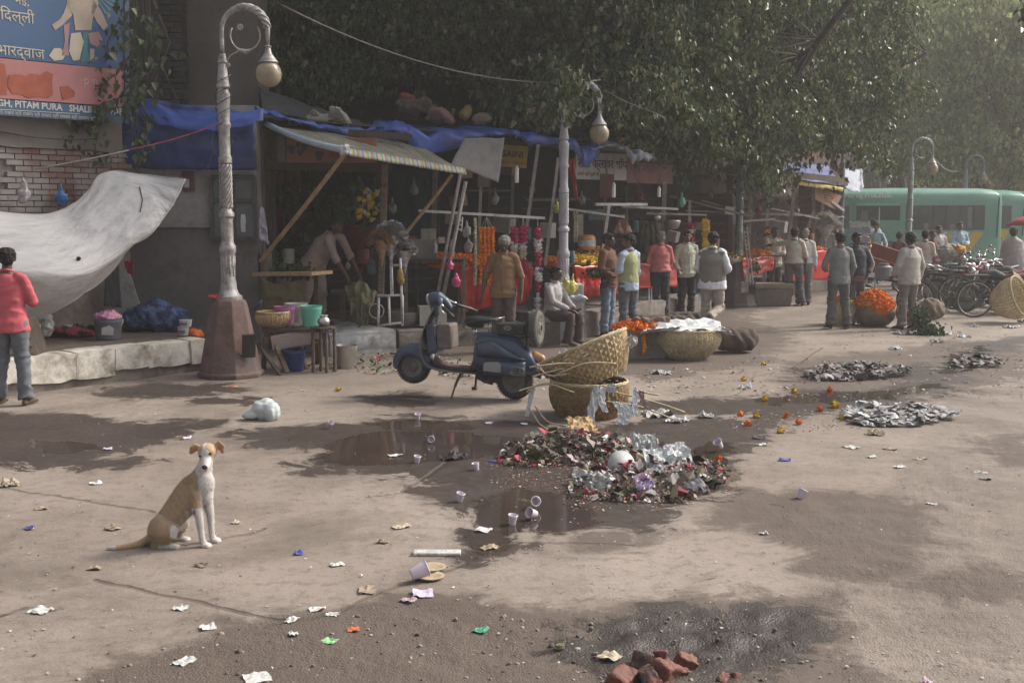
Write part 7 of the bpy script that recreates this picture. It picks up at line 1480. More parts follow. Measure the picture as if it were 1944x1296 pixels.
sheet('sacking_skirt',pmat('gunny_olive',(.14,.115,.06),.95,.25,6,.6,50),A(494,524,16.6),A(576,526,16.55),A(500,600,16.7),A(572,600,16.6),20,14,.04,5,41,lambda u,v: (0,0,-.10*math.sin(u*PI)*(1-v)),None,None,parent=tp)
LEAFG = island_mat('herbs',[(.02,.035,.010),(.035,.06,.016),(.06,.085,.03)],.6,.1)
def greens(name,pts,n,spread,size,label,cat='greens',seed=1,m=None):
 o = vine(None,pts,n,spread,size,m or LEAFG,seed,name);return tag(o,label,cat,kind='thing')
greens('herb_bunch',[A(515,508,16.9),A(590,512,16.7)],260,.045,.07,'dark green herb bunches on the plank table',seed=3)
c = A(505,500,17);MB();tag(MB().lathe([(.001,0),(.09,0),(.09,.26),(.085,.27),(.001,.27)],16,(c.x,c.y,A(505,515,17).z)).build('canister',pmat('can_brown',(.14,.11,.08),.7,.3,6,.2),None,True,'auto'),'brown canister at the foot of the long bamboo pole','canister')
sheet('sacking',pmat('gunny_green',(.115,.11,.055),.95,.3,6,.6,50),A(655,540,17.2),A(716,552,17.2),A(678,612,16.9),A(698,618,16.9),20,20,.10,4,43,lambda u,v: (0,-.12*math.sin(v*PI),.10*math.sin(u*PI)*(1-v)),'olive sacking draped over the work table where the man bends','sacking')
wt_ = thing('table',tuple(A(670,600,17.4).xy)+(.34,),'low dark work table under the olive sacking','table');MB().beam(A(628,552,17.5),A(722,556,17.6),.5,.04).build('top',M_woodd,wt_);MB().beam(A(650,556,17.3),A(650,610,17.3),.07,.07).build('leg',M_woodd,wt_);MB().beam(A(712,556,17.4),A(712,612,17.4),.07,.07).build('leg',M_woodd,wt_)
rk = thing('rack',tuple(A(742,618,16.9).xy)+(0,),'open white painted metal rack with a yellow pouch tied to it','rack')
for pts in ([(742,500),(743,560),(716,560)],[(760,490),(764,612)],[(742,504),(762,503)],[(743,500),(745,562)],[(719,565),(718,618)],[(716,562),(763,560)],[(718,618),(764,612)],[(764,560),(764,618)],[(738,562),(740,618)]): MB().tube([A(x,y,16.9-(.15 if x > 750 else 0)) for x,y in pts],.018,6).build('bar',M_whitemetal,rk,True,True)
mb = MB();c = A(761,526,16.7);mb.ball(c,.07,10,(.8,.6,1.9));tag(blob(mb,'pouch',pmat('pouch_yellow',(.24,.15,.03),.7,.2,8,.3),.014,2,None,True,rough=.02,rscale=12),'yellow cloth pouch hanging on the white metal rack','pouch')
mb = MB();mb.tube([A(715+14*math.cos(t),590+14*math.sin(t),16.8) for t in [i*.5 for i in range(20)]],.006,5);tag(mb.build('rope_coil',M_rope,None,True,True),'pale rope coil on the white rack','rope')
c = A(765,575,18.0);tag(MB().lathe([(.001,0),(.18,.02),(.26,.12),(.27,.22),(.25,.24),(.22,.14),(.001,.05)],22,(c.x,c.y,.3)).build('cauldron',pmat('cauldron',(.13,.12,.115),.8,.3,5,.3),None,True,'auto'),'dull grey iron cauldron under the display table','cauldron')
c = A(820,572,18.0);o = MB().box((0,0,.2),(.42,.3,.3),(0,0,.2)).build('carton',[pmat('carton_white',(.38,.36,.33),.85,.1,4,.1,dirt=(.5,.28,.05),dscale=3)],None,False,False,(c.x,c.y,.28));tag(o,'white and orange carton on the ledge behind the scooter headlamp','carton')
M_redc = pmat('red_plastic_cloth',(.42,.022,.018),.32,.2,2.5,.35,8,dirt=(.55,.10,.08),dscale=3,damt=.3)
def display(pts,ztop,label,clothpts,k,m=None):
 P = [A(x,y,Y) for x,y,Y in pts];t = thing('display_table',(P[0].x,P[0].y,0),label,'table');zs = ztop
 poly = [(p.x,p.y) for p in P];mb = MB();mb.prism(poly,(0,0,zs-.05),(1,0,0),(0,1,0),(0,0,.05));mb.build('top',M_woodd,t)
 for p in P: MB().beam((p.x,p.y,.02),(p.x,p.y,zs-.05),.05,.05).build('leg',M_poled,t)
 if clothpts:
  for i,(c0,c1,d0,d1) in enumerate(clothpts): sheet('cloth_skirt',m or M_redc,A(*c0),A(*c1),A(*d0),A(*d1),24,14,.035,4,k+i,lambda u,v: (0,-.04*math.sin(u*9+k)*v,0),None,None,parent=t)
 return t
display([(770,488,18.0),(880,500,18.0),(905,500,19.8),(790,488,19.8)],A(820,492,18).z,'display table with boxes and wrapped goods behind the leaning ladder',None,50)
display([(872,505,18.4),(1005,505,18.9),(1010,500,20.4),(885,500,20.2)],A(930,506,18.5).z,'flower table with glossy red cloth behind the brown shirted man',[((868,506,18.35),(940,508,18.5),(880,590,18.4),(934,584,18.5)),((940,508,18.5),(1012,506,18.8),(945,584,18.6),(1005,575,18.9))],52)
display([(1090,508,19.7),(1190,505,20.6),(1195,500,22.2),(1100,500,21.8)],A(1120,508,19.7).z,'flower table with red cloth heaped with garlands behind the white lamp post',[((1088,505,19.6),(1192,500,20.6),(1095,560,19.6),(1190,560,20.7))],56)
display([(1195,500,22.8),(1310,492,24.2),(1315,490,25.4),(1200,495,24.2)],A(1230,500,22.9).z,'long table with red cloth behind the coral shirted man',[((1195,500,22.7),(1310,492,24.1),(1195,548,22.7),(1310,540,24.1))],58)
display([(1410,490,25.4),(1470,486,26.4),(1476,482,28.0),(1415,486,27.2)],A(1440,489,26).z,'table with sagging red cloth beside the grey lamp post',[((1408,492,25.3),(1470,487,26.3),(1412,532,25.3),(1468,510,26.3))],60)
display([(1505,480,28.5),(1575,474,30.5),(1580,472,32.0),(1510,478,30.0)],A(1540,478,29.5).z,'table with red cloth at the far end of the stalls',[((1503,480,28.4),(1575,475,30.4),(1503,535,28.4),(1572,530,30.4))],62)
sheet('cloth',M_redc,A(1100,520,19.3),A(1140,522,19.3),A(1104,566,19.0),A(1136,562,19.0),14,10,.04,4,64,lambda u,v: (0,-.14*math.sin(v*PI),0),'bulging glossy red cloth corner beside the yellow bag','cloth')
def ztab(x,y,Y): return A(x,y,Y)
heap('marigold_heap',A(852,497,18.6),.40,.30,.12,.035,150,M_mari,'orange marigold heap on the table behind the ladder',seed=11)
heap('marigold_heap',A(890,503,18.8),.30,.30,.14,.035,110,M_mari,'orange marigold heap beside the cream garland',seed=12)
heap('marigold_heap',A(1055,500,20.3),.26,.3,.10,.035,80,M_mari,'orange marigolds on the table left of the white lamp post',seed=13)
heap('marigold_heap',A(1100,497,20.2),.34,.4,.10,.035,100,M_mary,'yellow and cream flowers on the table right of the white lamp post',seed=14)
M_mix = island_mat('mixed_flowers',[(.50,.10,.01),(.60,.48,.10),(.30,.02,.03),(.55,.52,.42),(.05,.09,.03),(.55,.30,.02)],.8)
heap('flower_heap',A(1125,490,20.8),.42,.35,.16,.035,150,M_mix,'mixed cream red and yellow flowers piled below the orange water jug',seed=15)
heap('flower_heap',A(1160,500,21.2),.3,.35,.10,.035,90,M_mix,'mixed flowers on the table behind the rust jacket',seed=16)
heap('marigold_heap',A(1436,484,26.4),.30,.3,.10,.035,70,M_mari,'orange marigolds on the table beside the grey lamp post',seed=17)
heap('flower_heap',A(1385,492,25.6),.34,.3,.12,.035,80,M_mix,'mixed flowers half hidden by the grey lamp post',seed=18)
heap('marigold_heap',A(1545,475,30.6),.35,.3,.08,.035,70,M_mari,'orange marigolds on the farthest red table',seed=19)
greens('greens',[A(1125,515,19.3),A(1132,522,19.3)],60,.07,.09,'dark green leaf bunch hanging at the red table corner',seed=21)
greens('greens',[A(1432,500,25.2),A(1432,510,25.2)],40,.06,.09,'dark green leaf bunch hanging from the sagging red cloth',seed=22)
def hang(x,y0,y1,Y,r,m,label,n=1,dx=6,seed=1,segs=None):
 t = thing('garland',tuple(A(x,y1,Y)),label,'garland')
 for k in range(n):
  xx = x+(k-(n-1)/2)*dx;MB().tube([A(x,412,Y),A(xx,y0,Y)],.004,4).build('string',M_rope,t,True)
  if segs is None: garland('flower_string',[A(xx,y0,Y),A(xx+.5,(y0+y1)/2,Y),A(xx,y1-2*abs(k-(n-1)/2),Y)],r,m,parent=t,seed=seed+k)
  else:
   for (a,b,mm,rr) in segs: garland('flower_string',[A(xx,y0+(y1-y0)*a,Y),A(xx,y0+(y1-y0)*b,Y)],rr,mm,parent=t,seed=seed+k,step=.75)
 return t
M_cr = island_mat('jasmine_cream',[(.42,.38,.26),(.50,.46,.34),(.34,.30,.18)],.8);M_mag = island_mat('rose_magenta',[(.30,.015,.06),(.38,.02,.09),(.22,.01,.04)],.7);M_whf = island_mat('white_flowers',[(.55,.55,.54),(.62,.62,.6),(.3,.3,.45)],.8)
hang(902,416,540,18.3,.028,M_cr,'long cream jasmine garland hanging alone from the white bar',seed=31)
hang(924,434,542,18.4,.034,M_mari,'thick bunch of orange marigold strings hanging from the bar',4,7.5,seed=32)
sg_ = [(0,.28,M_mag,.055),(.30,.40,M_whf,.045),(.42,.66,M_cr,.038),(.68,1,M_mag,.045)]
hang(976,434,520,18.5,.04,None,'magenta and cream garland nearest the marigold bunch',2,5,33,sg_);hang(993,434,522,18.55,.04,None,'magenta and cream garland in the middle of three',2,5,34,sg_)
hang(1021,438,580,18.6,.04,None,'longest magenta garland laced with white, over the seated man',1,5,35,[(0,.12,M_mag,.065),(.13,.26,M_whf,.07),(.26,.52,M_mag,.07),(.52,.64,M_whf,.07),(.64,.80,M_mag,.05),(.84,.9,M_whf,.03),(.92,1,M_whf,.06)])
hang(1340,420,470,23.6,.045,M_mary,'bright yellow marigold garland bunch hanging behind the taupe sweater',3,4,36)
hang(1311,425,472,23.2,.05,None,'red and white garland hanging beside the yellow bunch',2,6,37,[(0,.3,M_mag,.06),(.3,.5,M_whf,.06),(.5,.8,M_mag,.06),(.8,1,M_whf,.06)])
hang(1456,434,490,26.4,.05,None,'yellow and maroon garland with black tufts by the grey lamp post',1,5,38,[(0,.1,M_mag,.06),(.1,.2,M_mary,.07),(.22,.3,M_mag,.07),(.3,.72,M_cr,.07),(.75,.9,M_mary,.07),(.92,1,M_mag,.06)])
hang(1093,404,450,20.4,.022,M_cr,'thin cream strings hanging behind the white lamp post',2,5,39)
def ob(name,x,y,Y,size,m,label,cat,rz=0,bev=.008):
 c = A(x,y,Y);o = MB().box((0,0,size[2]/2),size).build(name,m,None,False,False,(c.x,c.y,c.z),bevel=bev);o.rotation_euler.z = rz;return tag(o,label,cat)
ob('box',792,490,18.4,(.62,.4,.30),pmat('box_grey',(.16,.15,.14),.8,.2,4,.2),'grey cloth covered box on the display table','box',.15)
for k in range(2): ob('paper_block',806+14*k,455,18.5,(.12,.2,.17),pmat('paper_block',(.30,.27,.22),.9,.15,8,.1),('left brown paper package on the grey box','right brown paper package on the grey box')[k],'package',.1)
ob('packet',775,455,18.5,(.22,.16,.06),pmat('packet_red',(.22,.06,.05),.6,.3,9,0),'flat red packet stack on the grey box','packet',.3)
ob('packet',838,462,18.5,(.10,.1,.10),pmat('packet_whitered',(.42,.30,.28),.6,.4,30,0),'white and red packet beside the paper packages','packet',.2)
for k,(x,y) in enumerate(((857,478),(826,480))): c = A(x,y,18.2);tag(MB().lathe([(.001,0),(.032,0),(.032,.12),(.012,.16),(.012,.19),(.001,.19)],12,c).build('bottle',pmat('bottle_clear',(.3,.3,.3),.2,.2,9,0),None,True,'auto'),('small clear bottle at the edge of the marigold heap','small clear bottle before the paper packages')[k],'bottle')
for (x,y,Y,s_,m,lab,sd_) in ((742,452,17.4,.36,pmat('foil_silver',(.45,.45,.46),.18,.5,14,.5,30,metal=.6),'crinkled silver foil bouquet at the stall post',51),(724,460,17.3,.30,pmat('foil_brown',(.30,.18,.11),.3,.6,14,.5,30,metal=.3),'brown foil bouquet beside the stall post, left of the silver one',52),(768,478,17.5,.28,MATS['foil_silver'],'second silver foil bouquet lower on the table',53),(703,470,18.0,.18,pmat('foil_dark',(.10,.085,.085),.25,.5,14,.5,30),'dark cellophane bouquet inside the first stall',54),(1567,430,31.5,.55,pmat('foil_far',(.42,.43,.38),.3,.5,6,.5,14),'large silver wrapped bouquet at the far stall',55)):
 mb = MB();c = A(x,y,Y);q = random.Random(sd_)
 for k in range(70):
  d = Vector((q.gauss(0,1),q.gauss(0,1),abs(q.gauss(0,1)))).normalized();p = c+d*s_*.7*Vector((1,1,1)).length/1.73;x_,y_,_ = basis(d,(q.random(),q.random(),q.random()));w_ = s_*q.uniform(.15,.4);mb.add([c+d*s_*.1-x_*w_*.1,c+d*s_*.1+x_*w_*.1,p+x_*w_+y_*w_*.4,p-x_*w_-y_*w_*.3],[(0,1,2,3)])
 mb.lathe([(.01,-s_*1.2),(.05,-s_*.6),(s_*.5,s_*.1)],12,c,False);tag(mb.build('bouquet',m,None,True),lab,'bouquet')
q = random.Random(3);t = thing('bouquet',tuple(A(700,418,17.7)),'tall bouquet of yellow marigolds in shining cellophane hanging in the first stall','bouquet');mb = MB()
for k in range(24): petal_ball(mb,A(700+q.uniform(-20,18),360+k*2.4+q.uniform(-3,3),17.7+q.uniform(-.08,.08)),.045,q,14)
mb.build('flowers',M_mary,t);mb = MB()
for k in range(26): p = A(700+q.uniform(-22,20),355+q.uniform(0,60),17.58+q.uniform(-.1,.1));d = Vector((q.uniform(-1,1),-.3,q.uniform(-1,1)))*.09;mb.add([p,p+d,p+d+Vector((.03,0,.02)),p+Vector((.03,.01,0))],[(0,1,2,3)])
mb.build('cellophane',MATS['foil_silver'],t);vine(t,[A(700,350,17.85),A(700,415,17.85)],120,.12,.12,LEAFG,7)
mb = MB();mb.lathe([(.015,-.5),(.05,-.25),(.24,.30),(.25,.36),(.001,.3)],20,A(682,470,18.0));tag(blob(mb,'broom',pmat('dark_red_fibre',(.10,.012,.014),.9,.4,20,.6,60),.016,1,None,True,rough=.02,rscale=14),'dark red cone of incense brooms behind the bending man','broom')
for k,(x,y) in enumerate(((540,375),(600,385),(655,395),(530,470),(560,470))): greens('hanging_wreath',[A(x-6,y-25,18.3),A(x,y,18.3),A(x+6,y+22,18.3)],110,.11,.10,('dark wreath hanging by the rose panel','dark wreath hanging behind the bamboo pole','dark wreath near the yellow bouquet','dark foliage in the left corner of the first stall','dark foliage above the plank table')[k],'wreath',60+k)
cj = A(1114,474,20.6);jg = thing('water_jug',(cj.x,cj.y,cj.z),'round orange insulated water jug with pale band on the flower table','water jug');MB().lathe([(.001,0),(.13,0),(.15,.03),(.155,.2),(.14,.24),(.11,.26),(.001,.265)],24).build('body',pmat('jug_orange',(.38,.17,.06),.5,.15,5,.05),jg,False,'auto');MB().lathe([(.157,.06),(.160,.07),(.161,.16),(.157,.17)],24,cap=False).build('band',pmat('jug_band',(.30,.34,.36),.5,.4,9,0),jg,False)
cc = A(1085,500,19.6);tag(MB().lathe([(.001,0),(.055,0),(.055,.2),(.05,.21),(.001,.21)],18,cc).build('canister',pmat('can_blue',(.06,.09,.13),.4,.1,5,0),None,True,'auto'),'dark blue canister beside the white lamp post','canister')
mb = MB();c = A(1232,480,23.6);mb.lathe([(.34,0),(.36,.2),(.30,.42),(.2,.6),(.12,.66)],18,c);tag(blob(mb,'draped_bundle',pmat('khaki_cover',(.105,.085,.055),.9,.2,4,.4),.024,3,None,True,rough=.03,rscale=5,disp=lambda co,n_: .02*math.sin(math.atan2(co.y-c.y,co.x-c.x)*16)),'tall bundle draped in khaki cloth on the table behind the coral shirt','bundle')
tag(MB().ball(A(1246,413,23.5),.09,12,(1.1,.8,.8)).build('metal_bowl',M_steel,None,True,True),'upturned shiny steel bowl on the khaki draped bundle','bowl');tag(MB().lathe([(.001,.03),(.16,.02),(.17,0),(.12,-.14),(.001,-.16)],18,A(1276,420,22.5)).build('metal_pan',pmat('pan_grey',(.22,.22,.23),.4,.2,5,.1,metal=.5),None,True,True),'grey metal pan hanging beside the draped bundle','pan')
P = [A(1164,440,20.8),A(1186,405,20.9),A(1200,438,20.9)];sheet('cloth_bag',cloth('bag_tan',(.22,.13,.085)),A(1180,408,20.8),A(1188,408,20.8),A(1164,442,20.7),A(1200,442,20.8),12,12,.05,6,70,None,'tan cloth bag hanging above the heads of the two talking men','bag')
sheet('pennant',cloth('red_pennant',(.22,.02,.02)),A(1078,305,19.6),A(1090,300,19.6),A(1092,380,19.6),A(1097,384,19.6),8,14,.04,6,72,None,'red pennant hanging beside the white lamp post','pennant')
for x,y,Y,r,m,lab in ((1294,384,22.5,.085,pmat('bag_green',(.05,.22,.16),.4,.2,7,.2),'small green plastic bag hanging from the rail near the red board'),(1057,396,19.4,.07,pmat('bag_yellowgreen',(.30,.28,.06),.4,.2,7,.2),'small yellow pouch tied to the rail at the white lamp post'),(1079,540,18.3,.0,None,None),(855,505,17.6,.06,pmat('bag_pink',(.45,.05,.16),.4,.2,7,.2),'pink plastic bag tied to the ladder'),(866,535,17.7,.08,MATS['bag_pink'] if 'bag_pink' in MATS else None,'larger pink plastic bag hanging below the first one')):
 if r == 0: continue
 mb = MB();c = A(x,y,Y);mb.ball(c,r,10,(.9,.8,1.2));mb.capsule([c+Vector((0,0,r)),c+Vector((0,0,r*2.3))],[r*.35,r*.12],8);tag(blob(mb,'plastic_bag',m or MATS['bag_pink'],.011,1,None,True,rough=.015,rscale=20,seed=x),lab,'plastic bag')
for x,y,Y,w_,h,m,lab in ((887,338,18.6,.17,.22,'paper_tan','small pink card pinned beside the ladder top'),(1098,460,20.9,.17,.5,'card_white','white card with yellow label standing behind the flower table'),(918,355,20.2,.2,.3,'card_tan','tan paper hanging under the grey white plastic sheet'),(1152,375,21.2,.26,.42,'card_red','dull red panel hung under the Hindi name board'),(1400,425,26.6,.25,.4,'card_white','pale card standing behind the grey lamp post')):
 ob('card',x,y,Y,(w_,.02,h),pmat(m,{'paper_tan': (.32,.20,.17),'card_white': (.33,.31,.27),'card_tan': (.18,.15,.12),'card_red': (.10,.035,.03)}[m],.8,.2,5,0),lab,'card',.1,0)
for k,(x0,y0,x1,y1,Y,lab) in enumerate(((770,300,905,380,20.3,'thin dark cord looping behind the far bamboo pole'),(1090,320,1130,410,20.6,'loose wire festoon below the first Hindi board'),(1210,340,1255,400,22,'loose wire hanging near the red board'),(1490,360,1560,420,30,'loose wire hanging across the fourth stall'))): wire('cable',sag(A(x0,y0,Y),A(x1,y1,Y),.25,12),.008,M_iron,lab,'cable')
L2x = A(1070,400,19.0).x;pb = MB().box((0,0,.46),(.62,.5,.92)).build('plinth',pmat('plinth_white',(.40,.39,.41),.8,.12,3,.3,dirt=(.2,.18,.16),dscale=3),None,False,False,(L2x,18.85,0),bevel=.02);tag(pb,'square whitewashed plinth at the foot of the second lamp','plinth')
mb = MB();c = A(1079,542,18.4);mb.ball(c+Vector((0,0,-.02)),.14,14,(1.15,.6,.9));[mb.capsule([c+Vector((sx_*.06,0,.08)),c+Vector((sx_*.07,0,.17))],[.03,.012],8) for sx_ in (-1,1)];tag(blob(mb,'plastic_bag',pmat('bag_lime',(.46,.44,.10),.35,.15,6,.3),.012,2,None,True,rough=.02,rscale=14,disp=lambda co,n_: .008*math.sin(co.x*60)),'yellow green carrier bag hung on the white plinth','plastic bag')
def stool(x,y,w_,h,label,m=M_whitemetal,rz=.1,topm=None):
 g = G(x,y);t = thing('stool',(g.x,g.y+.1,0),label,'stool',rz=rz);MB().box((0,0,h),(w_*1.1,w_,.02)).build('top',topm or m,t,False)
 for a in (-1,1):
  for b in (-1,1): MB().tube([(a*w_*.45,b*w_*.4,h),(a*w_*.5,b*w_*.45,0)],.012,6).build('leg',m,t,False)
 for z in (.12,.3): MB().tube([(-w_*.5,-w_*.45,z),(w_*.5,-w_*.45,z),(w_*.5,w_*.45,z),(-w_*.5,w_*.45,z),(-w_*.5,-w_*.45,z)],.009,5).build('rung',m,t,False)
 return t
stool(1094,640,.27,.72,'tall white metal stool before the second lamp plinth');stool(1222,612,.28,.66,'white metal stool behind the green vest',topm=M_redc);g = G(1048,656);ob('stone_block',1048,642,18.4,(.5,.5,.5),M_conc,'masonry block under the seated man','stone').location = (g.x-.12,g.y+.32,0)
rag('newspaper_pad',1100,566,18.3,.12,M_newsw,'newspaper wad on the tall white stool','newspaper',sq=(1.2,1,.4),seed=77)
g = G(1467,582);sl = thing('stone_bench',(g.x+.02,g.y+.35,0),'heavy oblong stone box with pale slab lid beside the grey lamp post','stone bench',rz=-.10);MB().box((0,0,.20),(.86,.42,.40)).build('base',pmat('slab_side',(.17,.14,.125),.9,.2,3,.4,dirt=(.09,.07,.06)),sl,False,bevel=.015);MB().box((0,0,.45),(.94,.50,.10)).build('lid',pmat('slab_lid',(.27,.225,.165),.9,.2,3,.4),sl,False,bevel=.015)
g = G(1418,560);hd_ = thing('hand_trolley',(g.x,g.y-.3,0),'thin metal ladder trolley leaning on the grey lamp pedestal','trolley');
for p,q in (((1411,430),(1424,540)),((1417,430),(1430,540))): MB().tube([A(p[0],p[1],25.3),A(q[0],q[1],24.9)],.018,6).build('rail',M_pole,hd_)
for k in range(5): MB().tube([A(1413+k,440+8*k,25.25),A(1419+k,442+8*k,25.25)],.012,5).build('rung',M_whitemetal,hd_)
MB().beam(A(1428,540,24.9),G(1424,575),.14,.1).build('foot_plate',M_black,hd_)
a = A(1413,540,25.12);po = MB().box((0,0,0),(.16,.01,.24),(.12,0,0)).build('poster',pmat('poster_pale',(.38,.34,.35),.8,.4,14,0),None,False,False,(a.x,25.04,a.z-.05));tag(po,'small pale portrait poster pasted on the grey lamp pedestal','poster')
c = G(1322,590);bucket((c.x,c.y+.2,0),'light blue plastic bucket behind the man stepping',.38,.13,.17,pmat('bucket_skyblue',(.10,.28,.50),.4,.1,5,0))
GD = [(548,500,17.6,'can','tin beside the herb bunches'),(575,420,18.8,'box','carton on the high shelf behind the bamboo pole'),(640,418,18.8,'box','small carton at the right end of the high shelf'),(610,470,18.6,'bag','hanging white bag behind the plank table'),(690,500,17.9,'can','tin at the foot of the dark red broom cone'),(660,505,18.4,'bag','silvery bag left of the broom cone'),(706,520,17.6,'can','green tin on the work table edge'),(745,395,19.5,'bag','pale bag hanging on the bottle green cloth'),(786,360,20,'bag','white cloth scrap high on the bottle green cloth'),
 (858,430,19.2,'box','carton stacked behind the ladder'),(872,395,19.6,'box','brown carton high behind the ladder'),(900,330,20.3,'box','box on the beam beside the grey white sheet'),(940,380,20.6,'bag','pale bag behind the orange marigold strings'),(955,440,20.4,'box','grey box behind the magenta garlands'),(1000,455,20.6,'can','green tin behind the magenta garlands'),(1040,450,20.8,'box','white carton behind the longest garland'),(1010,360,20.9,'bag','brown bag hung high between the leaning poles'),(962,335,20.6,'box','tan box tilted under the yellow name board'),
 (889,470,18.9,'bag','clear blue bag hanging from the white bar'),(886,440,18.7,'bag','pale green bag hanging beside the cream garland'),(1128,420,21.4,'box','box on the rail behind the orange jug'),(1105,380,21.4,'bag','gold tinsel bag under the Hindi board'),(1215,372,22.6,'bag','small bag hung under the red board'),(1205,440,22.6,'can','tin behind the green vest'),(1275,460,23,'box','carton right of the draped bundle'),(1300,350,24,'bag','dark bag hung from the fascia beside the hanging leaves'),(1330,440,25,'box','brown carton behind the yellow garland'),
 (1360,470,25.4,'can','tin behind the taupe sweater'),(1378,410,26,'box','pale carton left of the grey lamp post'),(1440,400,27,'bag','red bag hung right of the grey lamp post'),(1448,372,28,'bag','scarlet cloth bag under the brown board'),(1480,440,28,'box','carton behind the ivory shirted man'),(1515,400,30,'bag','pale round bag on the rail of the fourth stall'),(1538,460,30,'can','tin behind the red headcloth'),(1350,372,25.5,'bag','dull bag hung above the taupe sweater'),(1410,350,27,'box','dark box on the beam over the grey lamp post')]
GC = [(.30,.29,.27),(.17,.11,.07),(.10,.12,.11),(.34,.20,.08),(.05,.10,.10),(.26,.24,.20),(.20,.05,.05),(.38,.37,.36)]
q = random.Random(77)
for k,(x,y,Y,kind,lab) in enumerate(GD):
 c = A(x,y,Y);ci = 7 if 'white' in lab or 'pale' in lab or 'silver' in lab else 6 if 'red' in lab or 'scarlet' in lab else 1 if 'brown' in lab or 'tan' in lab else 4 if 'green' in lab or 'dark' in lab else k % 8;m = pmat('goods_%d' % ci,GC[ci],.7,.35,9,.2,dirt=tuple(v*.4 for v in GC[ci]),dscale=9,damt=.9)
 if kind == 'box': o = MB().box((0,0,.12),(q.uniform(.2,.4),.22,q.uniform(.16,.3))).build('carton',m,None,False,False,c,bevel=.006);o.rotation_euler = (0,q.uniform(-.2,.2),q.uniform(-.6,.6));tag(o,lab,'carton')
 elif kind == 'can': r = q.uniform(.06,.1);tag(MB().lathe([(.001,0),(r,0),(r,.2),(r*.9,.22),(.001,.22)],16,c).build('tin',m,None,True,'auto'),lab,'tin')
 else: mb = MB();r = q.uniform(.045,.085);mb.ball(c,r,10,(1,.7,1.3),(0,q.uniform(-.3,.3),0));mb.capsule([c+Vector((0,0,r)),c+Vector((0,0,r*2.6))],[r*.35,r*.1],8);tag(blob(mb,'hanging_bag',m,.014,1,None,True,rough=r*.2,rscale=1.4/r,seed=k),lab,'bag')
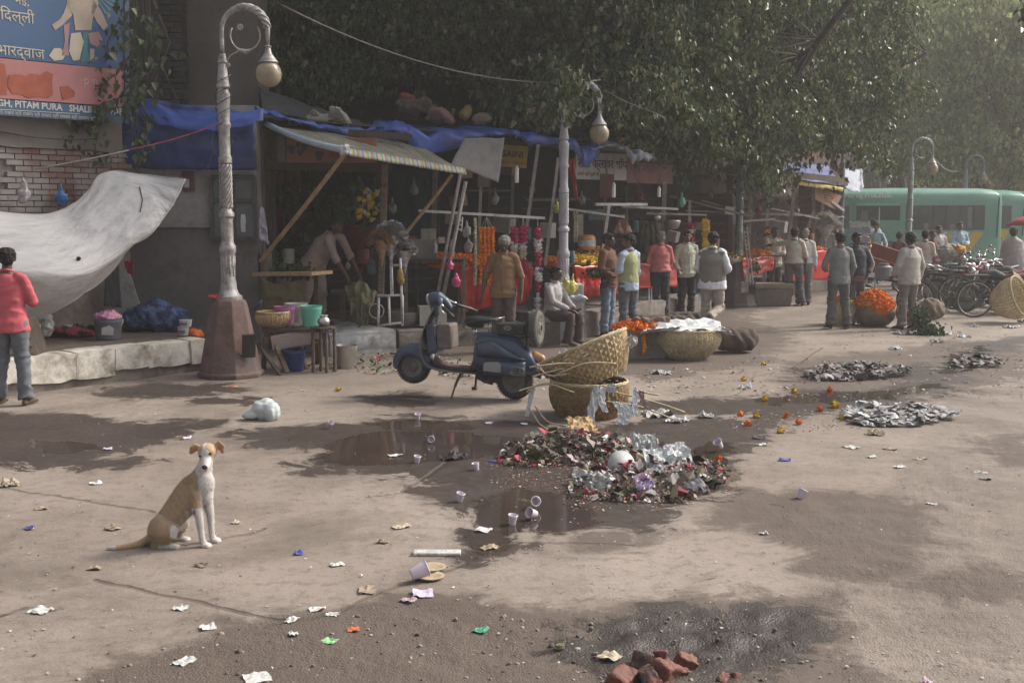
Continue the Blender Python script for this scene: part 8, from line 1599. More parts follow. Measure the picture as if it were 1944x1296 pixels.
# ================================================================== MINIBUSES
M_bus = pmat('bus_green',(.16,.33,.26),.4,.08,1,.03,10,dirt=(.09,.20,.15),dscale=2);M_glass = pmat('window_glass',(.06,.066,.066),.12,.3,2,0,spec=.8);M_buswh = pmat('bus_white',(.6,.6,.6),.5,.05,3,0);M_busye = pmat('bus_yellow',(.55,.36,.04),.5,.05,3,0);M_busd = pmat('bus_dark',(.03,.03,.032),.7,.2,3,0)
def minibus(loc,rz,label):
 t = thing('minibus',loc,label,'minibus',rz=rz)
 def sec(x,zt,w_): return [(x,y,z) for y,z in ((-w_,.38),(-w_,1.50),(-w_*.985,1.95),(-w_*.96,2.35),(-w_*.90,2.58),(-w_*.74,zt-.06),(-w_*.4,zt),(w_*.4,zt),(w_*.74,zt-.06),(w_*.90,2.58),(w_*.96,2.35),(w_*.985,1.95),(w_,1.50),(w_,.38))]
 S = [sec(-3.3,1.5,.90),sec(-3.15,1.75,.95),sec(-2.7,2.35,1.0),sec(-2.3,2.66,1.02),sec(-1.9,2.76,1.03),sec(0,2.80,1.03),sec(2.5,2.78,1.03),sec(2.95,2.74,1.02),sec(3.08,2.66,.98),sec(3.12,2.55,.94)]
 for k in (0,1,2,3): S[k] = [(x,y,min(z,(1.5,1.75,2.35,2.66)[k]-.0)) for x,y,z in S[k]]
 mb = MB();n = 14;mb.add([p for s in S for p in s],[(i*n+j,i*n+j+1,(i+1)*n+j+1,(i+1)*n+j) for i in range(len(S)-1) for j in range(n-1)]+[tuple(range(n)),tuple(reversed(range((len(S)-1)*n,len(S)*n)))]);b = mb.build('body',M_bus,t,False,'auto')
 MB().box((0,0,.42),(6.2,1.9,.25)).build('underbody',M_busd,t,False)
 for sy in (-1,1):
  def pan(nm,x0,x1,z0,z1,m,off=.008,par=b):
   y0,y1 = sy*(1.03+off),sy*(1.0+off);mb = MB();vs = [(x0,y0,z0),(x1,y0,z0),(x1,y1,z1),(x0,y1,z1)];mb.add(vs+[(x,y-sy*.03,z) for x,y,z in vs],[(0,1,2,3),(7,6,5,4),(0,4,5,1),(1,5,6,2),(2,6,7,3),(3,7,4,0)]);return mb.build(nm,m,par,False)
  pan('window_band',.32,2.62,1.52,2.26,M_glass);pan('window',-2.35,-1.35,1.55,2.24,M_glass)
  for x in (.72,1.12,1.5,1.9,2.3): pan('window_bar',x-.018,x+.018,1.52,2.26,M_busd,.016)
  for x,w_ in ((.45,.10),(.85,.14),(1.25,.08),(1.62,.12),(2.0,.08),(-2.2,.1),(-1.8,.12)): pan('seat_back',x,x+w_,1.53,1.78+w_*1.6,pmat('seat_grey',(.13,.13,.13),.7,.3,5,0),.012)
  d = pan('door',-1.15,.15,.45,2.25,M_glass,.012);pan('door_frame',-1.25,-1.15,.42,2.32,MATS['bus_green'],.02,d);pan('door_frame',.15,.27,.42,2.32,MATS['bus_green'],.02,d);pan('door_frame',-1.15,.15,2.25,2.33,MATS['bus_green'],.02,d);pan('door_bar',-.48,-.45,.5,2.2,M_buswh,.02,d)
  pan('curtain',2.12,2.25,1.56,2.22,pmat('curtain_pale',(.16,.16,.16),.8,.2,5,0),.014);pan('curtain',-1.0,-.8,1.2,2.1,MATS['curtain_pale'],.018)
  for k,(x0,m) in enumerate(((1.45,M_buswh),(1.62,M_busye),(2.1,M_buswh),(2.28,M_busye))):
   w_ = .12 if m is M_buswh else .32;y = sy*1.042;mb = MB();vs = [(x0-.38,y,.85),(x0-.38+w_,y,.85),(x0+w_,y,1.46),(x0,y,1.46)];mb.add(vs+[(a,c-sy*.02,e) for a,c,e in vs],[(0,1,2,3),(7,6,5,4),(0,4,5,1),(1,5,6,2),(2,6,7,3),(3,7,4,0)]);mb.build('stripe',m,b,False)
  pan('hatch',1.75,2.25,.72,1.05,M_busd,.02)
 for x in (-2.0,2.0):
  for y in (-.92,.92): wheel(t,(x,y,.38),.38,.2)
 M4 = chain_mat(t);ex = M4.to_3x3() @ Vector((1,0,0));f = lambda *p: M4 @ Vector(p)
 text('swaraj mazda',.26,M_buswh,b,f(-1.75,-.975,2.50),ex,(0,.35,1),ext=.004,bold=.006,stretch=1.15);text('CHANDNI   SHRADDHA',.20,pmat('bus_letter',(.4,.5,.46),.6,.1,3,0),b,f(.12,-1.045,1.24),ex,(0,0,1),ext=.004)
 mb = MB();mb.box((3.10,0,1.9),(.06,1.5,.66),(0,-.12,0));mb.build('rear_window',pmat('rear_glass',(.26,.22,.23),.3,.2,3,0),b,False)
 MB().box((3.13,0,1.0),(.05,1.7,.5)).build('rear_panel',pmat('rear_pale',(.33,.36,.30),.6,.1,3,0),b,False)
 for y in (-.75,.75): MB().box((3.16,y,1.15),(.03,.14,.3)).build('tail_lamp',pmat('lamp_red',(.35,.03,.03),.3,.1,3,0),b,False)
 MB().tube([(2.98,-1.06,1.3),(3.0,-1.06,2.5)],.02,6).build('ladder_rail',M_busd,b,False)
 return t
bp_ = A(1887,400,37.5);RZ = math.radians(-9);cR,sR = math.cos(RZ),math.sin(RZ)
def bus_at(px,Y): a = A(px,400,Y);return (a.x-3.1*cR,Y-3.1*sR+.0,0)
minibus(bus_at(1886,36.2),RZ,'nearest green minibus with yellow and white slashes, parked across the end of the stall row')
minibus(bus_at(1934,39.2),RZ,'second green minibus, its tail showing behind the nearest one');minibus(bus_at(1990,41.6),RZ,'farthest green minibus, a sliver of roof at the edge of the view')
for (x0,y0,x1,y1,Y,m,lab,tx) in ((1728,300,1746,358,55,pmat('sign_red',(.50,.05,.05),.6,.1,2,0),'upright red Hindi shop sign behind the tall street lamp',('न्यू','फूल')),(1752,285,1764,358,55,M_buswh,'narrow white upright sign with a dark figure beside the red one',())):
 a,b = A(x0,y0,Y),A(x1,y1,Y);o = tag(MB().box(((a.x+b.x)/2,Y,(a.z+b.z)/2),(b.x-a.x,.08,a.z-b.z)).build('shop_sign',m),lab,'sign')
 for k,s_ in enumerate(tx): text(s_,.42 if k == 0 else .3,M_buswh if k == 0 else M_busye,o,(a.x+.04,Y-.05,a.z-.62-.5*k),(1,0,0),(0,0,1),ext=.004)
 if not tx: MB().ball(((a.x+b.x)/2,Y-.04,(a.z+b.z)/2-.3),.13,8,(.8,.2,2.4)).build('painted_figure',M_busd,o)
# ================================================================== CYCLES
M_frame = pmat('cycle_black',(.015,.017,.016),.4,.3,9,0);M_chrome = pmat('chrome',(.5,.5,.5),.2,.1,9,0,metal=.9)
def ring(mb,c,R,r,n=30,m=5): mb.tube([(c[0]+R*math.cos(2*PI*i/n),c[1],c[2]+R*math.sin(2*PI*i/n)) for i in range(n+1)],r,m,False)
def bicycle(loc,rz,label,lean=.06,sc=1.0):
 t = thing('bicycle',loc,label,'bicycle','bicycles parked before the minibuses',rz=rz);t.rotation_euler.x = lean;t.scale = (sc,)*3
 for x in (-.55,.55):
  w_ = thing('wheel',(x,0,.35),None,None);w_.parent = t;mb = MB();ring(mb,(0,0,0),.335,.020);mb.build('tyre',M_rubber,w_,False,True);mb = MB();ring(mb,(0,0,0),.312,.011);
  for k in range(18): a = 2*PI*k/18;mb.beam((0,0,0),(.31*math.cos(a),0,.31*math.sin(a)),.0035,.0035)
  mb.lathe([(.02,-.04),(.02,.04)],8,axis=(0,1,0));mb.build('rim',M_chrome,w_,False,True);mb = MB();rows = [[((.365)*math.cos(a),y,(.365)*math.sin(a)) for y in (-.025,0,.025)] for a in [math.radians((20 if x > 0 else 0)+i*8) for i in range(18)]];mb.sheet(rows);mb.build('mudguard',M_frame,w_,False,True,solid=.003)
 mb = MB();B = (.08,0,.30);ST = (.20,0,.82);HT = (-.36,0,.84);HB = (-.40,0,.72)
 for p,q,r in ((B,ST,.016),(HT,ST,.016),(HB,B,.018),(B,(.55,0,.35),.010),(ST,(.55,0,.35),.009),((-.35,0,.90),HB,.018),(HB,(-.55,0,.35),.012),(ST,(.22,0,.92),.012),((.25,0,.80),(.80,0,.80),.012),((.78,0,.80),(.58,0,.38),.010)): mb.tube([p,q],r,6)
 mb.box((.55,0,.81),(.42,.14,.015));mb.box((.30,.03,.33),(.5,.012,.09));mb.lathe([(.10,-.008),(.10,.008)],16,B,axis=(0,1,0));mb.build('frame',M_frame,t,False,'auto')
 MB().capsule([(.08,0,.935),(.22,0,.95),(.34,0,.955)],[(.022,.02),(.05,.03),(.09,.035)],10,side=(0,1,0)).build('saddle',M_black,t,False,True)
 MB().tube([(-.16,-.26,.93),(-.26,-.25,.96),(-.36,-.1,.99),(-.36,.1,.99),(-.26,.25,.96),(-.16,.26,.93)],.012,6).build('handlebar',M_chrome,t,False,True)
 mb = MB();mb.beam(B,(.02,-.06,.14),.014,.02);mb.box((.02,-.10,.14),(.09,.08,.02));mb.beam(B,(.14,.06,.46),.014,.02);mb.box((.14,.10,.46),(.09,.08,.02));mb.build('crank',M_chrome,t,False);return t
def gx(x,y,dx=0,dy=0): g = G(x,y);return (g.x+dx,g.y+dy,0)
bicycle((A(1800,400,22.9).x,22.9,0),math.radians(-4),'black roadster bicycle, nearest, behind the tied gunny sack',.10,1.05)
for x,Y,r,lab in ((1788,25.0,14,'bicycle half hidden behind the nearest black roadster'),(1872,24.6,-12,'bicycle whose bright mudguard rises over the fallen wicker basket'),(1770,29.0,172,'bicycle farther back near the maroon wrap'),(1850,29.5,10,'bicycle standing before the rear wheel of the minibus')): bicycle((A(x,400,Y).x,Y,0),math.radians(r),lab,.06)
def moto(loc,rz,label,col):
 t = thing('motorcycle',loc,label,'motorcycle','motorcycles parked at the edge of the yard',rz=rz);t.rotation_euler.x = .08
 for x in (-.62,.62): wheel(t,(x,0,.30),.30,.09)
 MB().capsule([(-.28,0,.78),(-.08,0,.80),(.12,0,.74)],[(.10,.09),(.15,.12),(.09,.07)],12,side=(0,1,0)).build('fuel_tank',col,t,False,True);MB().capsule([(.12,0,.76),(.40,0,.78),(.74,0,.84)],[(.10,.05),(.13,.05),(.10,.045)],12,side=(0,1,0)).build('seat',M_seat if col is not M_busd else pmat('seat_red',(.20,.03,.025),.5,.2,5,.1),t,False,True)
 mb = MB();mb.capsule([(-.05,0,.38),(.15,0,.38),(.05,0,.55)],[.14,.15,.10],10);mb.tube([(.0,-.12,.30),(.3,-.15,.26),(.85,-.16,.32)],.035,8);mb.build('engine',M_iron,t,False,True)
 mb = MB();mb.tube([(-.62,-.07,.30),(-.40,-.06,.86)],.022,6);mb.tube([(-.62,.07,.30),(-.40,.06,.86)],.022,6);mb.tube([(-.40,-.06,.84),(-.40,.06,.84)],.03,6);mb.tube([(-.2,-.34,1.0),(-.34,-.2,1.03),(-.38,0,.95),(-.34,.2,1.03),(-.2,.34,1.0)],.014,6);mb.tube([(-.34,-.2,1.03),(-.36,-.3,1.2)],.006,5);mb.ball((-.36,-.31,1.22),.05,8,(.3,1,.7));mb.tube([(-.36,.2,1.03),(-.36,.3,1.2)],.006,5);mb.ball((-.36,.31,1.22),.05,8,(.3,1,.7));mb.build('handlebar',M_chrome,t,False,True)
 mb = MB();mb.tube([(-.38,0,.80),(-.1,0,.62),(.2,0,.62),(.75,0,.70)],.025,6);mb.tube([(.2,-.1,.45),(.62,-.1,.30)],.02,6);mb.tube([(.6,-.1,.32),(.5,-.12,.68)],.02,6);mb.build('frame',M_frame,t,False,True)
 MB().ball((-.50,0,.86),.09,12,(.8,1,1)).build('headlamp',M_chrome,t,False,True);MB().box((.88,0,.70),(.06,.14,.08)).build('tail_lamp',MATS['lamp_red'],t,False,bevel=.01)
 mb = MB()
 for x,a0 in ((-.62,20),(.62,0)): mb.sheet([[(x+.335*math.cos(a),y,.30+.335*math.sin(a)) for y in (-.06,0,.06)] for a in [math.radians(a0+i*9) for i in range(16)]])
 mb.build('mudguard',col,t,False,True,solid=.004);return t
mred = pmat('tank_red',(.33,.02,.03),.25,.1,4,0)
for x,Y,r,c_,lab in ((1880,26.5,20,mred,'red tanked motorcycle nearest the bicycles'),(1925,25.4,-24,M_busd,'black motorcycle with brick red seat at the edge of the view'),(1915,28.5,30,mred,'red motorcycle behind the brick red seat'),(1950,27.2,-10,M_busd,'dark motorcycle cut by the edge of the view'),(1860,30.5,15,M_busd,'dark motorcycle in front of the slashes of the minibus'),(1842,25.6,160,mred,'red motorcycle whose seat shows above the bicycle carrier'),(1900,23.9,-18,M_busd,'dark motorcycle just behind the toppled pale basket'),(1950,30.5,40,mred,'red motorcycle farthest back beside the shawled person')): moto((A(x,400,Y).x,Y,0),math.radians(r),lab,c_)
rag('cloth_bundle',1808,478,27.5,.30,pmat('grey_cloth_far',(.22,.21,.19),.9,.3,5,.3),'grey cloth bundle tied on a cycle carrier',sq=(1.3,1,.8),seed=91);rag('cloth_bundle',1824,474,27.2,.13,pmat('yel_cloth',(.50,.28,.04),.9,.2,5,.2),'yellow orange cloth beside the grey bundle',sq=(.7,1,1.2),seed=92)
ct = thing('cart',gx(1690,575,0,2.0),'red brown wooden handcart with raised board between the far people','cart');Yc = ct.location.y+2
for a in (((1655,472),(1738,500)),((1655,500),(1735,525))): MB().beam(A(*a[0],27),A(*a[1],26),.05,.30).build('side_board',pmat('cart_red',(.30,.06,.035),.6,.25,3,.1,dirt=(.12,.05,.04)),ct)
MB().beam(A(1655,520,27.4),A(1735,535,26.6),1.0,.06).build('bed',M_woodd,ct);ring(mb := MB(),tuple(A(1735,545,26.2)),.3,.03);mb.build('wheel',M_rubber,ct,True,True)
um = thing('umbrella',tuple(A(1940,520,29)),'red umbrella edge over the shawled person','umbrella');MB().lathe([(.95,0),(.7,.16),(.35,.28),(.01,.34)],16,A(1985,428,29),False).build('canopy',pmat('umb_red',(.40,.04,.06),.6,.15,3,0),um,True,True,solid=.005);MB().tube([A(1985,420,29),A(1985,540,29)],.02,6).build('shaft',M_chrome,um)
c = A(1677,530,24.8);tag(MB().lathe([(.001,0),(.18,0),(.18,.26),(.11,.30),(.11,.34),(.001,.34)],20,(c.x,c.y,c.z)).build('metal_can',pmat('can_grey',(.13,.14,.14),.5,.15,5,.1),None,True,'auto'),'grey metal milk can behind the marigold sack','can')
ch = thing('plastic_chair',gx(1645,590,0,.6),'pale blue plastic chair behind the track jacket','chair',rz=.3);mpb = pmat('plastic_paleblue',(.40,.46,.62),.4,.05,3,0);mb = MB()
rows = [[(.26*math.sin(a)*1.0,.22-.12*math.cos(a*1.2)+.0,.45+.42*j/6) for a in [-1.1+2.2*i/10 for i in range(11)]] for j in range(7)];mb.sheet(rows);mb.build('back',mpb,ch,False,True,solid=.012);MB().box((0,0,.44),(.46,.44,.02)).build('seat',mpb,ch,False,bevel=.008)
for a in (-1,1):
 for b in (-1,1): MB().tube([(a*.2,b*.2,.44),(a*.24,b*.24,0)],.02,6).build('leg',mpb,ch,False)
 MB().tube([(a*.25,.15,.7),(a*.26,-.2,.68),(a*.25,-.22,.45)],.018,6).build('arm',mpb,ch,False,True)
t = thing('packet_display',tuple(A(1636,470,30)),'strips of silver and blue packets hanging behind the bearded man','packets');q = random.Random(2)
for k in range(8): mb = MB();[mb.box(A(1615+5*k,424+5.5*j,30)+Vector((0,0,q.uniform(-.01,.01))),(.065,.02,.065),(q.uniform(-.3,.3),q.uniform(-.2,.2),0)) for j in range(9)];mb.build('packet_strip',island_mat('packets',[(.30,.30,.32),(.08,.10,.30),(.36,.37,.36),(.2,.22,.3)],.3),t)
g = G(1668,622);mb = MB();mb.capsule([(-.1,0,.22),(.15,0,.24)],[(.36,.23),(.36,.25)],16,side=(0,1,0));o = blob(mb,'sack',M_sackl,.022,3,None,False,rough=.02,rscale=5,seed=5);o.location = (g.x,g.y+.35,0);tag(o,'open brown sack overflowing with orange marigolds','sack')
heap('marigold_heap',(g.x+.02,g.y+.38,.36),.36,.34,.24,.034,420,M_mari,'big orange marigold heap bulging out of the brown sack',seed=41);heap('marigold_heap',(g.x+.06,g.y+.12,.30),.22,.16,.16,.034,130,M_mari,'marigolds spilling down the front of the brown sack',seed=42);heap('marigold_heap',(g.x-.52,g.y+.7,.42),.16,.2,.06,.045,40,M_mari,'orange marigolds on the woven basket behind',seed=43);heap('marigold_heap',(g.x-.42,g.y+.5,.38),.13,.12,.06,.045,26,M_mary,'yellow marigolds on the woven basket behind the sack',seed=44)
basket((g.x-.48,g.y+.6,0),'upright woven basket between the two trousered men and the marigold sack',.2,.24,.40,M_wickp,14,20)
g = G(1778,612);sack((g.x,g.y+.3,0),.62,.27,M_sackl,'tied gunny sack leaning by the leafy heap',-.1,seed=8);g = G(1738,622);basket((g.x-.08,g.y+.12,.17),'small torn brown basket tipped beside the green leaves',.12,.2,.28,M_wickd,12,20,(.9,-.5,0),.7)
g = G(1900,616);basket((g.x+.10,g.y+.55,.33),'large pale wicker basket toppled on its side at the edge of the view',.20,.40,.50,M_wickp,24,36,(.5,1.15,-.2),.75,gap=1);g = G(1950,600);basket((g.x+.1,g.y+.5,.28),'second toppled wicker basket cut by the edge of the view',.22,.44,.45,M_wick,20,30,(-.3,-1.1,.2),.75)
g = G(1755,636);greens('leaf_heap',[(g.x,g.y+.3,.42),(g.x+.02,g.y+.22,.22),(g.x+.08,g.y+.05,.06),(g.x+.25,g.y,.04),(g.x-.15,g.y,.04)],620,.075,.075,'heap of dark green leaves dumped beside the tied sack',seed=51)
# ================================================================== LITTER
M_cup = pmat('cup_plastic',(.58,.50,.56),.4,.05,9,0,dirt=(.55,.25,.28),dscale=3,damt=.3);M_lil = pmat('scrap_lilac',(.50,.42,.55),.6,.15,20,.1)
def cup(x,y,s,label,rot=(0,0,0),z=0):
 g = G(x,y);t = MB().lathe([(.001,0),(.021*s,0),(.022*s,.004),(.031*s,.062*s),(.034*s,.064*s),(.031*s,.066*s),(.028*s,.062*s),(.019*s,.006),(.001,.005)],20).build('cup',M_cup,None,False,'auto',(g.x,g.y,(.030*s if abs(rot[0])+abs(rot[1]) > .6 else .001)+z));t.rotation_euler = rot;tag(t,label,'cup')
for a in ((793,796,.95,'white cup upright where the puddle nears the scooter',(.25,0,0)),(817,840,.95,'white cup facing the viewer in the wet patch',(1.3,0,.2)),(791,878,.95,'tilted pinkish cup at the near edge of the wet patch',(.2,.15,0)),(905,892,.95,'cup with a stick in it left of the rubbish heap',(.1,-.2,0)),(872,951,1.0,'pinkish cup standing between the dog and the rubbish heap',(.15,.2,0)),(972,995,1.05,'pink stained cup beside the shining pool',(.1,.12,0)),(1012,962,1.1,'cup leaning on another in the pool, seen from its mouth',(1.2,0,.3)),(1017,984,1.1,'cup lying against the leaning one in the pool',(1.2,.3,-.9)),(781,1105,1.5,'large lilac cup lying on its side near the paper plates',(0,1.25,.35)),(1517,946,1.15,'lone white cup lying on the damp earth at the right',(0,.5,.2)),(624,812,.9,'cup lying between the plastic bag and the puddle',(.6,.7,0)),(1368,856,1.2,'white cup fallen in the stream beside the marigolds',(.5,-.6,0))): cup(a[0],a[1],a[2],a[3],a[4])
def mk(c,var=.2,**k): return pmat('scrap_%d_%d_%d' % tuple(int(v*100) for v in c),c,.7,var,40,.1,60,**k)
W,CR,LF,GN,BL,OR,DK,PK = (.50,.49,.47),(.42,.35,.26),(.27,.21,.145),(.05,.30,.18),(.06,.06,.30),(.50,.12,.05),(.035,.03,.028),(.50,.36,.42)
SC = [(355,832,.10,.08,'L','crushed white cup behind the ear of the dog'),(205,853,.10,.06,'L','crushed white cup in the left puddle'),(17,922,.20,.07,CR,'orange and cream carton strip at the left edge'),(182,918,.12,.06,W,'thin grey scrap above the speckled scraps'),(80,966,.12,.05,LF,'grey brown wrapper on the left'),(57,1003,.07,.06,BL,'small blue wrapper ball at the far left'),(215,1004,.13,.06,LF,'yellow dry leaf behind the tail of the dog'),(447,993,.09,.05,CR,'tan dry leaf right of the dog'),(762,1001,.16,.06,CR,'cream bread crust between the dog and the pool'),(567,1051,.07,.05,BL,'dark blue wrapper midway right of the dog'),(640,1073,.11,.04,W,'pale scrap right of the blue wrapper'),(382,1075,.10,.04,LF,'brown leaf below the paws of the dog'),(180,1080,.11,.04,LF,'brown leaf below the tail of the dog'),(727,1030,.09,.04,LF,'brown scrap below the bread crust'),(697,1121,.12,.09,LF,'crumpled brown paper beside the crack'),(803,1128,.15,.09,'L','flattened lilac cup below the large cup'),(775,1141,.11,.04,PK,'pink scrap below the large cup'),(77,1161,.15,.07,W,'lined white ticket at the lower left'),(343,1156,.09,.05,W,'small ticket above the crack'),(395,1193,.10,.05,W,'printed ticket near the crack, left of centre'),(602,1158,.11,.05,W,'printed ticket on the crack bend'),(555,1179,.06,.06,W,'small upright ticket on the dirt'),(558,1205,.06,.04,W,'tiny scrap below the upright ticket'),(624,1219,.10,.05,(.25,.5,.25),'green and white ticket on the dirt'),(671,1197,.08,.04,OR,'orange scrap on the dirt'),(912,1198,.09,.05,GN,'green wrapper on the dirt'),(350,1258,.10,.07,W,'ticket on the rough dirt at the bottom left'),(488,1288,.15,.09,W,'torn white paper at the bottom edge'),(632,1168,.09,.04,W,'thin scrap right of the crack bend'),(918,1007,.13,.08,W,'crushed white paper in the narrow wet tail'),(930,1041,.15,.06,LF,'grey rag in the narrow wet tail'),(750,866,.16,.05,W,'flat foil scrap in the wet patch'),(935,876,.09,.04,BL,'blue wrapper at the left end of the rubbish'),(927,804,.09,.05,'L','lilac scrap in the wet patch behind'),(995,806,.09,.04,W,'pale scrap left of the lower basket'),(445,735,.10,.06,OR,'red and white packet in front of the red pedestal'),(575,742,.07,.03,W,'white scrap before the bench'),(1707,887,.13,.05,W,'white scrap far right of the marigolds'),(1747,872,.16,.05,LF,'brown dry leaf at the right'),(1616,850,.14,.10,W,'bent white card right of the marigolds'),(1655,868,.12,.04,W,'small white paper right of the bent card'),(1490,874,.13,.05,BL,'dark blue wrapper below the marigolds'),(1870,912,.12,.03,DK,'black scrap at the far right'),(1862,898,.14,.03,W,'thin white strip at the far right'),(1663,826,.20,.08,CR,'pale yellow paper under the grey newspaper heap'),(1768,958,.10,.04,W,'little white paper beyond the damp earth'),(1440,833,.16,.06,DK,'black rag in the stream by the marigolds'),(1446,845,.10,.05,W,'pale scrap below the black rag'),(1690,853,.16,.06,LF,'yellow brown straw tuft right of the marigolds'),(1450,1014,.07,.03,W,'tiny pale scrap on the damp earth'),(1415,737,.20,.09,'N','lilac grey paper on the open ground'),(1257,709,.36,.16,'N','crumpled newspaper beyond the baskets'),(1700,663,.30,.10,'N','folded newspaper in front of the leafy heap'),(1712,634,.34,.24,'N','newspaper ball left of the leafy heap'),(1790,634,.36,.2,'N','newspaper right of the leafy heap'),(1780,650,.28,.1,'N','flat newspaper in front of the leafy heap'),(1830,640,.3,.1,'N','newspaper scrap toward the fallen basket'),(1850,620,.2,.1,'N','grey paper under the fallen basket'),(1920,622,.34,.16,'N','newspaper at the mouth of the fallen basket'),(1940,612,.2,.1,'N','paper scrap at the right edge under the basket'),(1465,607,.1,.05,W,'white scrap on the road between the groups'),(1430,577,.34,.1,W,'white plastic scrap by the grey lamp pedestal'),(1760,1297,.06,.04,PK,'pink petal scrap at the lower right'),(860,872,.30,.10,DK,'black torn rag left of the rubbish heap'),(1340,792,.22,.08,'N','grey newspaper end right of the basket'),(1250,788,.40,.25,'N','grey newspaper spread at the foot of the lower basket'),(1285,800,.26,.16,'N','white newspaper page curled beside the spread one'),(1158,1249,.13,.07,CR,'crushed yellow leaf cup beside the bricks')]
for k,(x,y,w_,l,c,lab) in enumerate(SC):
 g = G(x,y);m = M_lil if c == 'L' else (M_news if k % 2 else M_newsw) if c == 'N' else mk(c);big = w_ > .19
 paper((g.x,g.y,.004),w_*.74,l*1.3,m,lab,Q.uniform(-.6,.6),.07 if big else .022,'newspaper' if c == 'N' else 'scrap','newspaper' if c == 'N' else 'litter',None,14 if big else 6,seed=k,s=2.2 if big else 1.5)
g = G(830,1052);mb = MB();mb.box((0,0,.012),(.29,.085,.02),(0,0,0));o = mb.build('foil_tray',pmat('foil_tray',(.50,.48,.46),.45,.35,25,.5,60),None,False,False,(g.x,g.y,0),bevel=.006);tag(o,'long flattened silvery tray lying above the paper plates','tray')
for k,(x,y) in enumerate(((820,1082),(816,1097))): g = G(x,y);tag(MB().lathe([(.001,.004),(.055,.003),(.075,.008),(.085,.016),(.083,.018),(.06,.007),(.001,.006)],24).build('paper_plate',pmat('leaf_plate',(.36,.28,.18),.8,.2,14,.3),None,False,True,(g.x,g.y,.001+.006*(1-k))),('round leaf plate on top of the other','round leaf plate lying under the first')[k],'plate')
mb = MB();g = G(497,800);mb.ball((g.x,g.y+.12,.10),.12,14,(1.1,.85,.95));mb.ball((g.x-.12,g.y+.1,.05),.08,10,(1.4,1,.6));mb.ball((g.x+.08,g.y+.08,.08),.10,10);tag(blob(mb,'plastic_bag',pmat('bag_white',(.46,.50,.49),.35,.08,5,.3),.011,1,None,True,rough=.018,rscale=9,seed=3),'knotted translucent white plastic bag lying alone behind the dog','plastic bag')
MP = ['alone at the left of the loose flowers','beside the lilac scrap in the stream','left of the grey newspaper heap','touching the foot of the grey newspaper heap','lying on the grey newspapers','on the damp ground between the two grey heaps','at the right end of the main rubbish heap','between two orange ones at the stream','lowest in the stream','at the near edge of the newspapers','on dry ground beyond the stream','between the round basket and the dark heap','nearest the dark gunny sack','largest, at the left end of the newspapers','alone before the silver pail','under the tied gunny sack','before the dark rag heap','just beyond the stream']
for k,(x,y,c) in enumerate(((1406,790,0),(1420,808,0),(1492,792,0),(1516,806,0),(1630,803,0),(1575,742,0),(1365,877,0),(1436,793,1),(1482,822,1),(1599,795,1),(1453,760,1),(1412,723,1),(1450,693,1),(1584,773,1),(643,742,1),(1826,598,1),(1508,745,1),(1556,780,0))):
 g = G(x,y);mb = MB();petal_ball(mb,(g.x,g.y,.022),.034 if x != 1584 else .055,Q,26);tag(mb.build('marigold',(M_mari,M_mary)[c],None,True),('orange','yellow')[c]+' marigold head '+MP[k],'marigold','marigold heads fallen on the ground')
g = G(1063,1232);gl = thing('tumbler',(g.x,g.y,-.004),'ribbed glass tumbler with a little pale tea left, on the wet dirt','glass');gm = pmat('clear_glass',(.9,.92,.92),.03,0,1,0,trans=1.0);MB().lathe([(.001,0),(.020,0),(.024,.02),(.034,.115),(.0325,.116),(.0215,.020),(.001,.012)],24).build('glass',gm,gl,False,'auto');MB().lathe([(.001,.013),(.0195,.013),(.0215,.03),(.001,.03)],20).build('tea',pmat('tea',(.50,.46,.26),.3,.1,5,0),gl,False)
M_br = [pmat('broken_brick',(.15,.050,.032),.7,.35,14,.5,40,dirt=(.04,.03,.03),dscale=8),pmat('broken_brick_dark',(.085,.045,.036),.7,.35,14,.5,40,dirt=(.04,.03,.03),dscale=8)]
for k,(x,y,s_,lab) in enumerate(((1180,1297,.13,'red broken brick at the bottom left of the pile'),(1218,1262,.12,'dark brick lump at the back of the pile'),(1262,1283,.13,'largest red brick lump in the middle of the pile'),(1302,1262,.10,'red brick chunk at the right of the pile'),(1228,1288,.11,'dark wet brick between the red ones'),(1255,1250,.09,'brick lump topmost at the rear'),(1240,1298,.07,'small red brick bit at the front edge'),(1292,1279,.07,'small brick bit below the right chunk'),(1372,1288,.06,'brick bit alone to the right'),(1395,1283,.05,'small pink brick bit farthest right'),(1270,1300,.05,'brick crumb at the very bottom'))):
 g = G(x,y);mb = MB();mb.box((0,0,s_*.3),(s_,s_*.75,s_*.7),(Q.uniform(-.5,.5),Q.uniform(-.5,.5),Q.uniform(0,3)));o = blob(mb,'broken_brick',M_br[1 if 'dark' in lab else 0],s_*.07,3,None,False,rough=s_*.09,rscale=1.8/s_,seed=k);o.location = (g.x,g.y,-.02);tag(o,lab,'brick')
def poly_rand(poly,q):
 xs = [p[0] for p in poly];ys = [p[1] for p in poly]
 while True:
  x,y = q.uniform(min(xs),max(xs)),q.uniform(min(ys),max(ys));c = False;j = len(poly)-1
  for i in range(len(poly)):
   if (poly[i][1] > y) != (poly[j][1] > y) and x < (poly[j][0]-poly[i][0])*(y-poly[i][1])/(poly[j][1]-poly[i][1])+poly[i][0]: c = not c
   j = i
  if c: return x,y
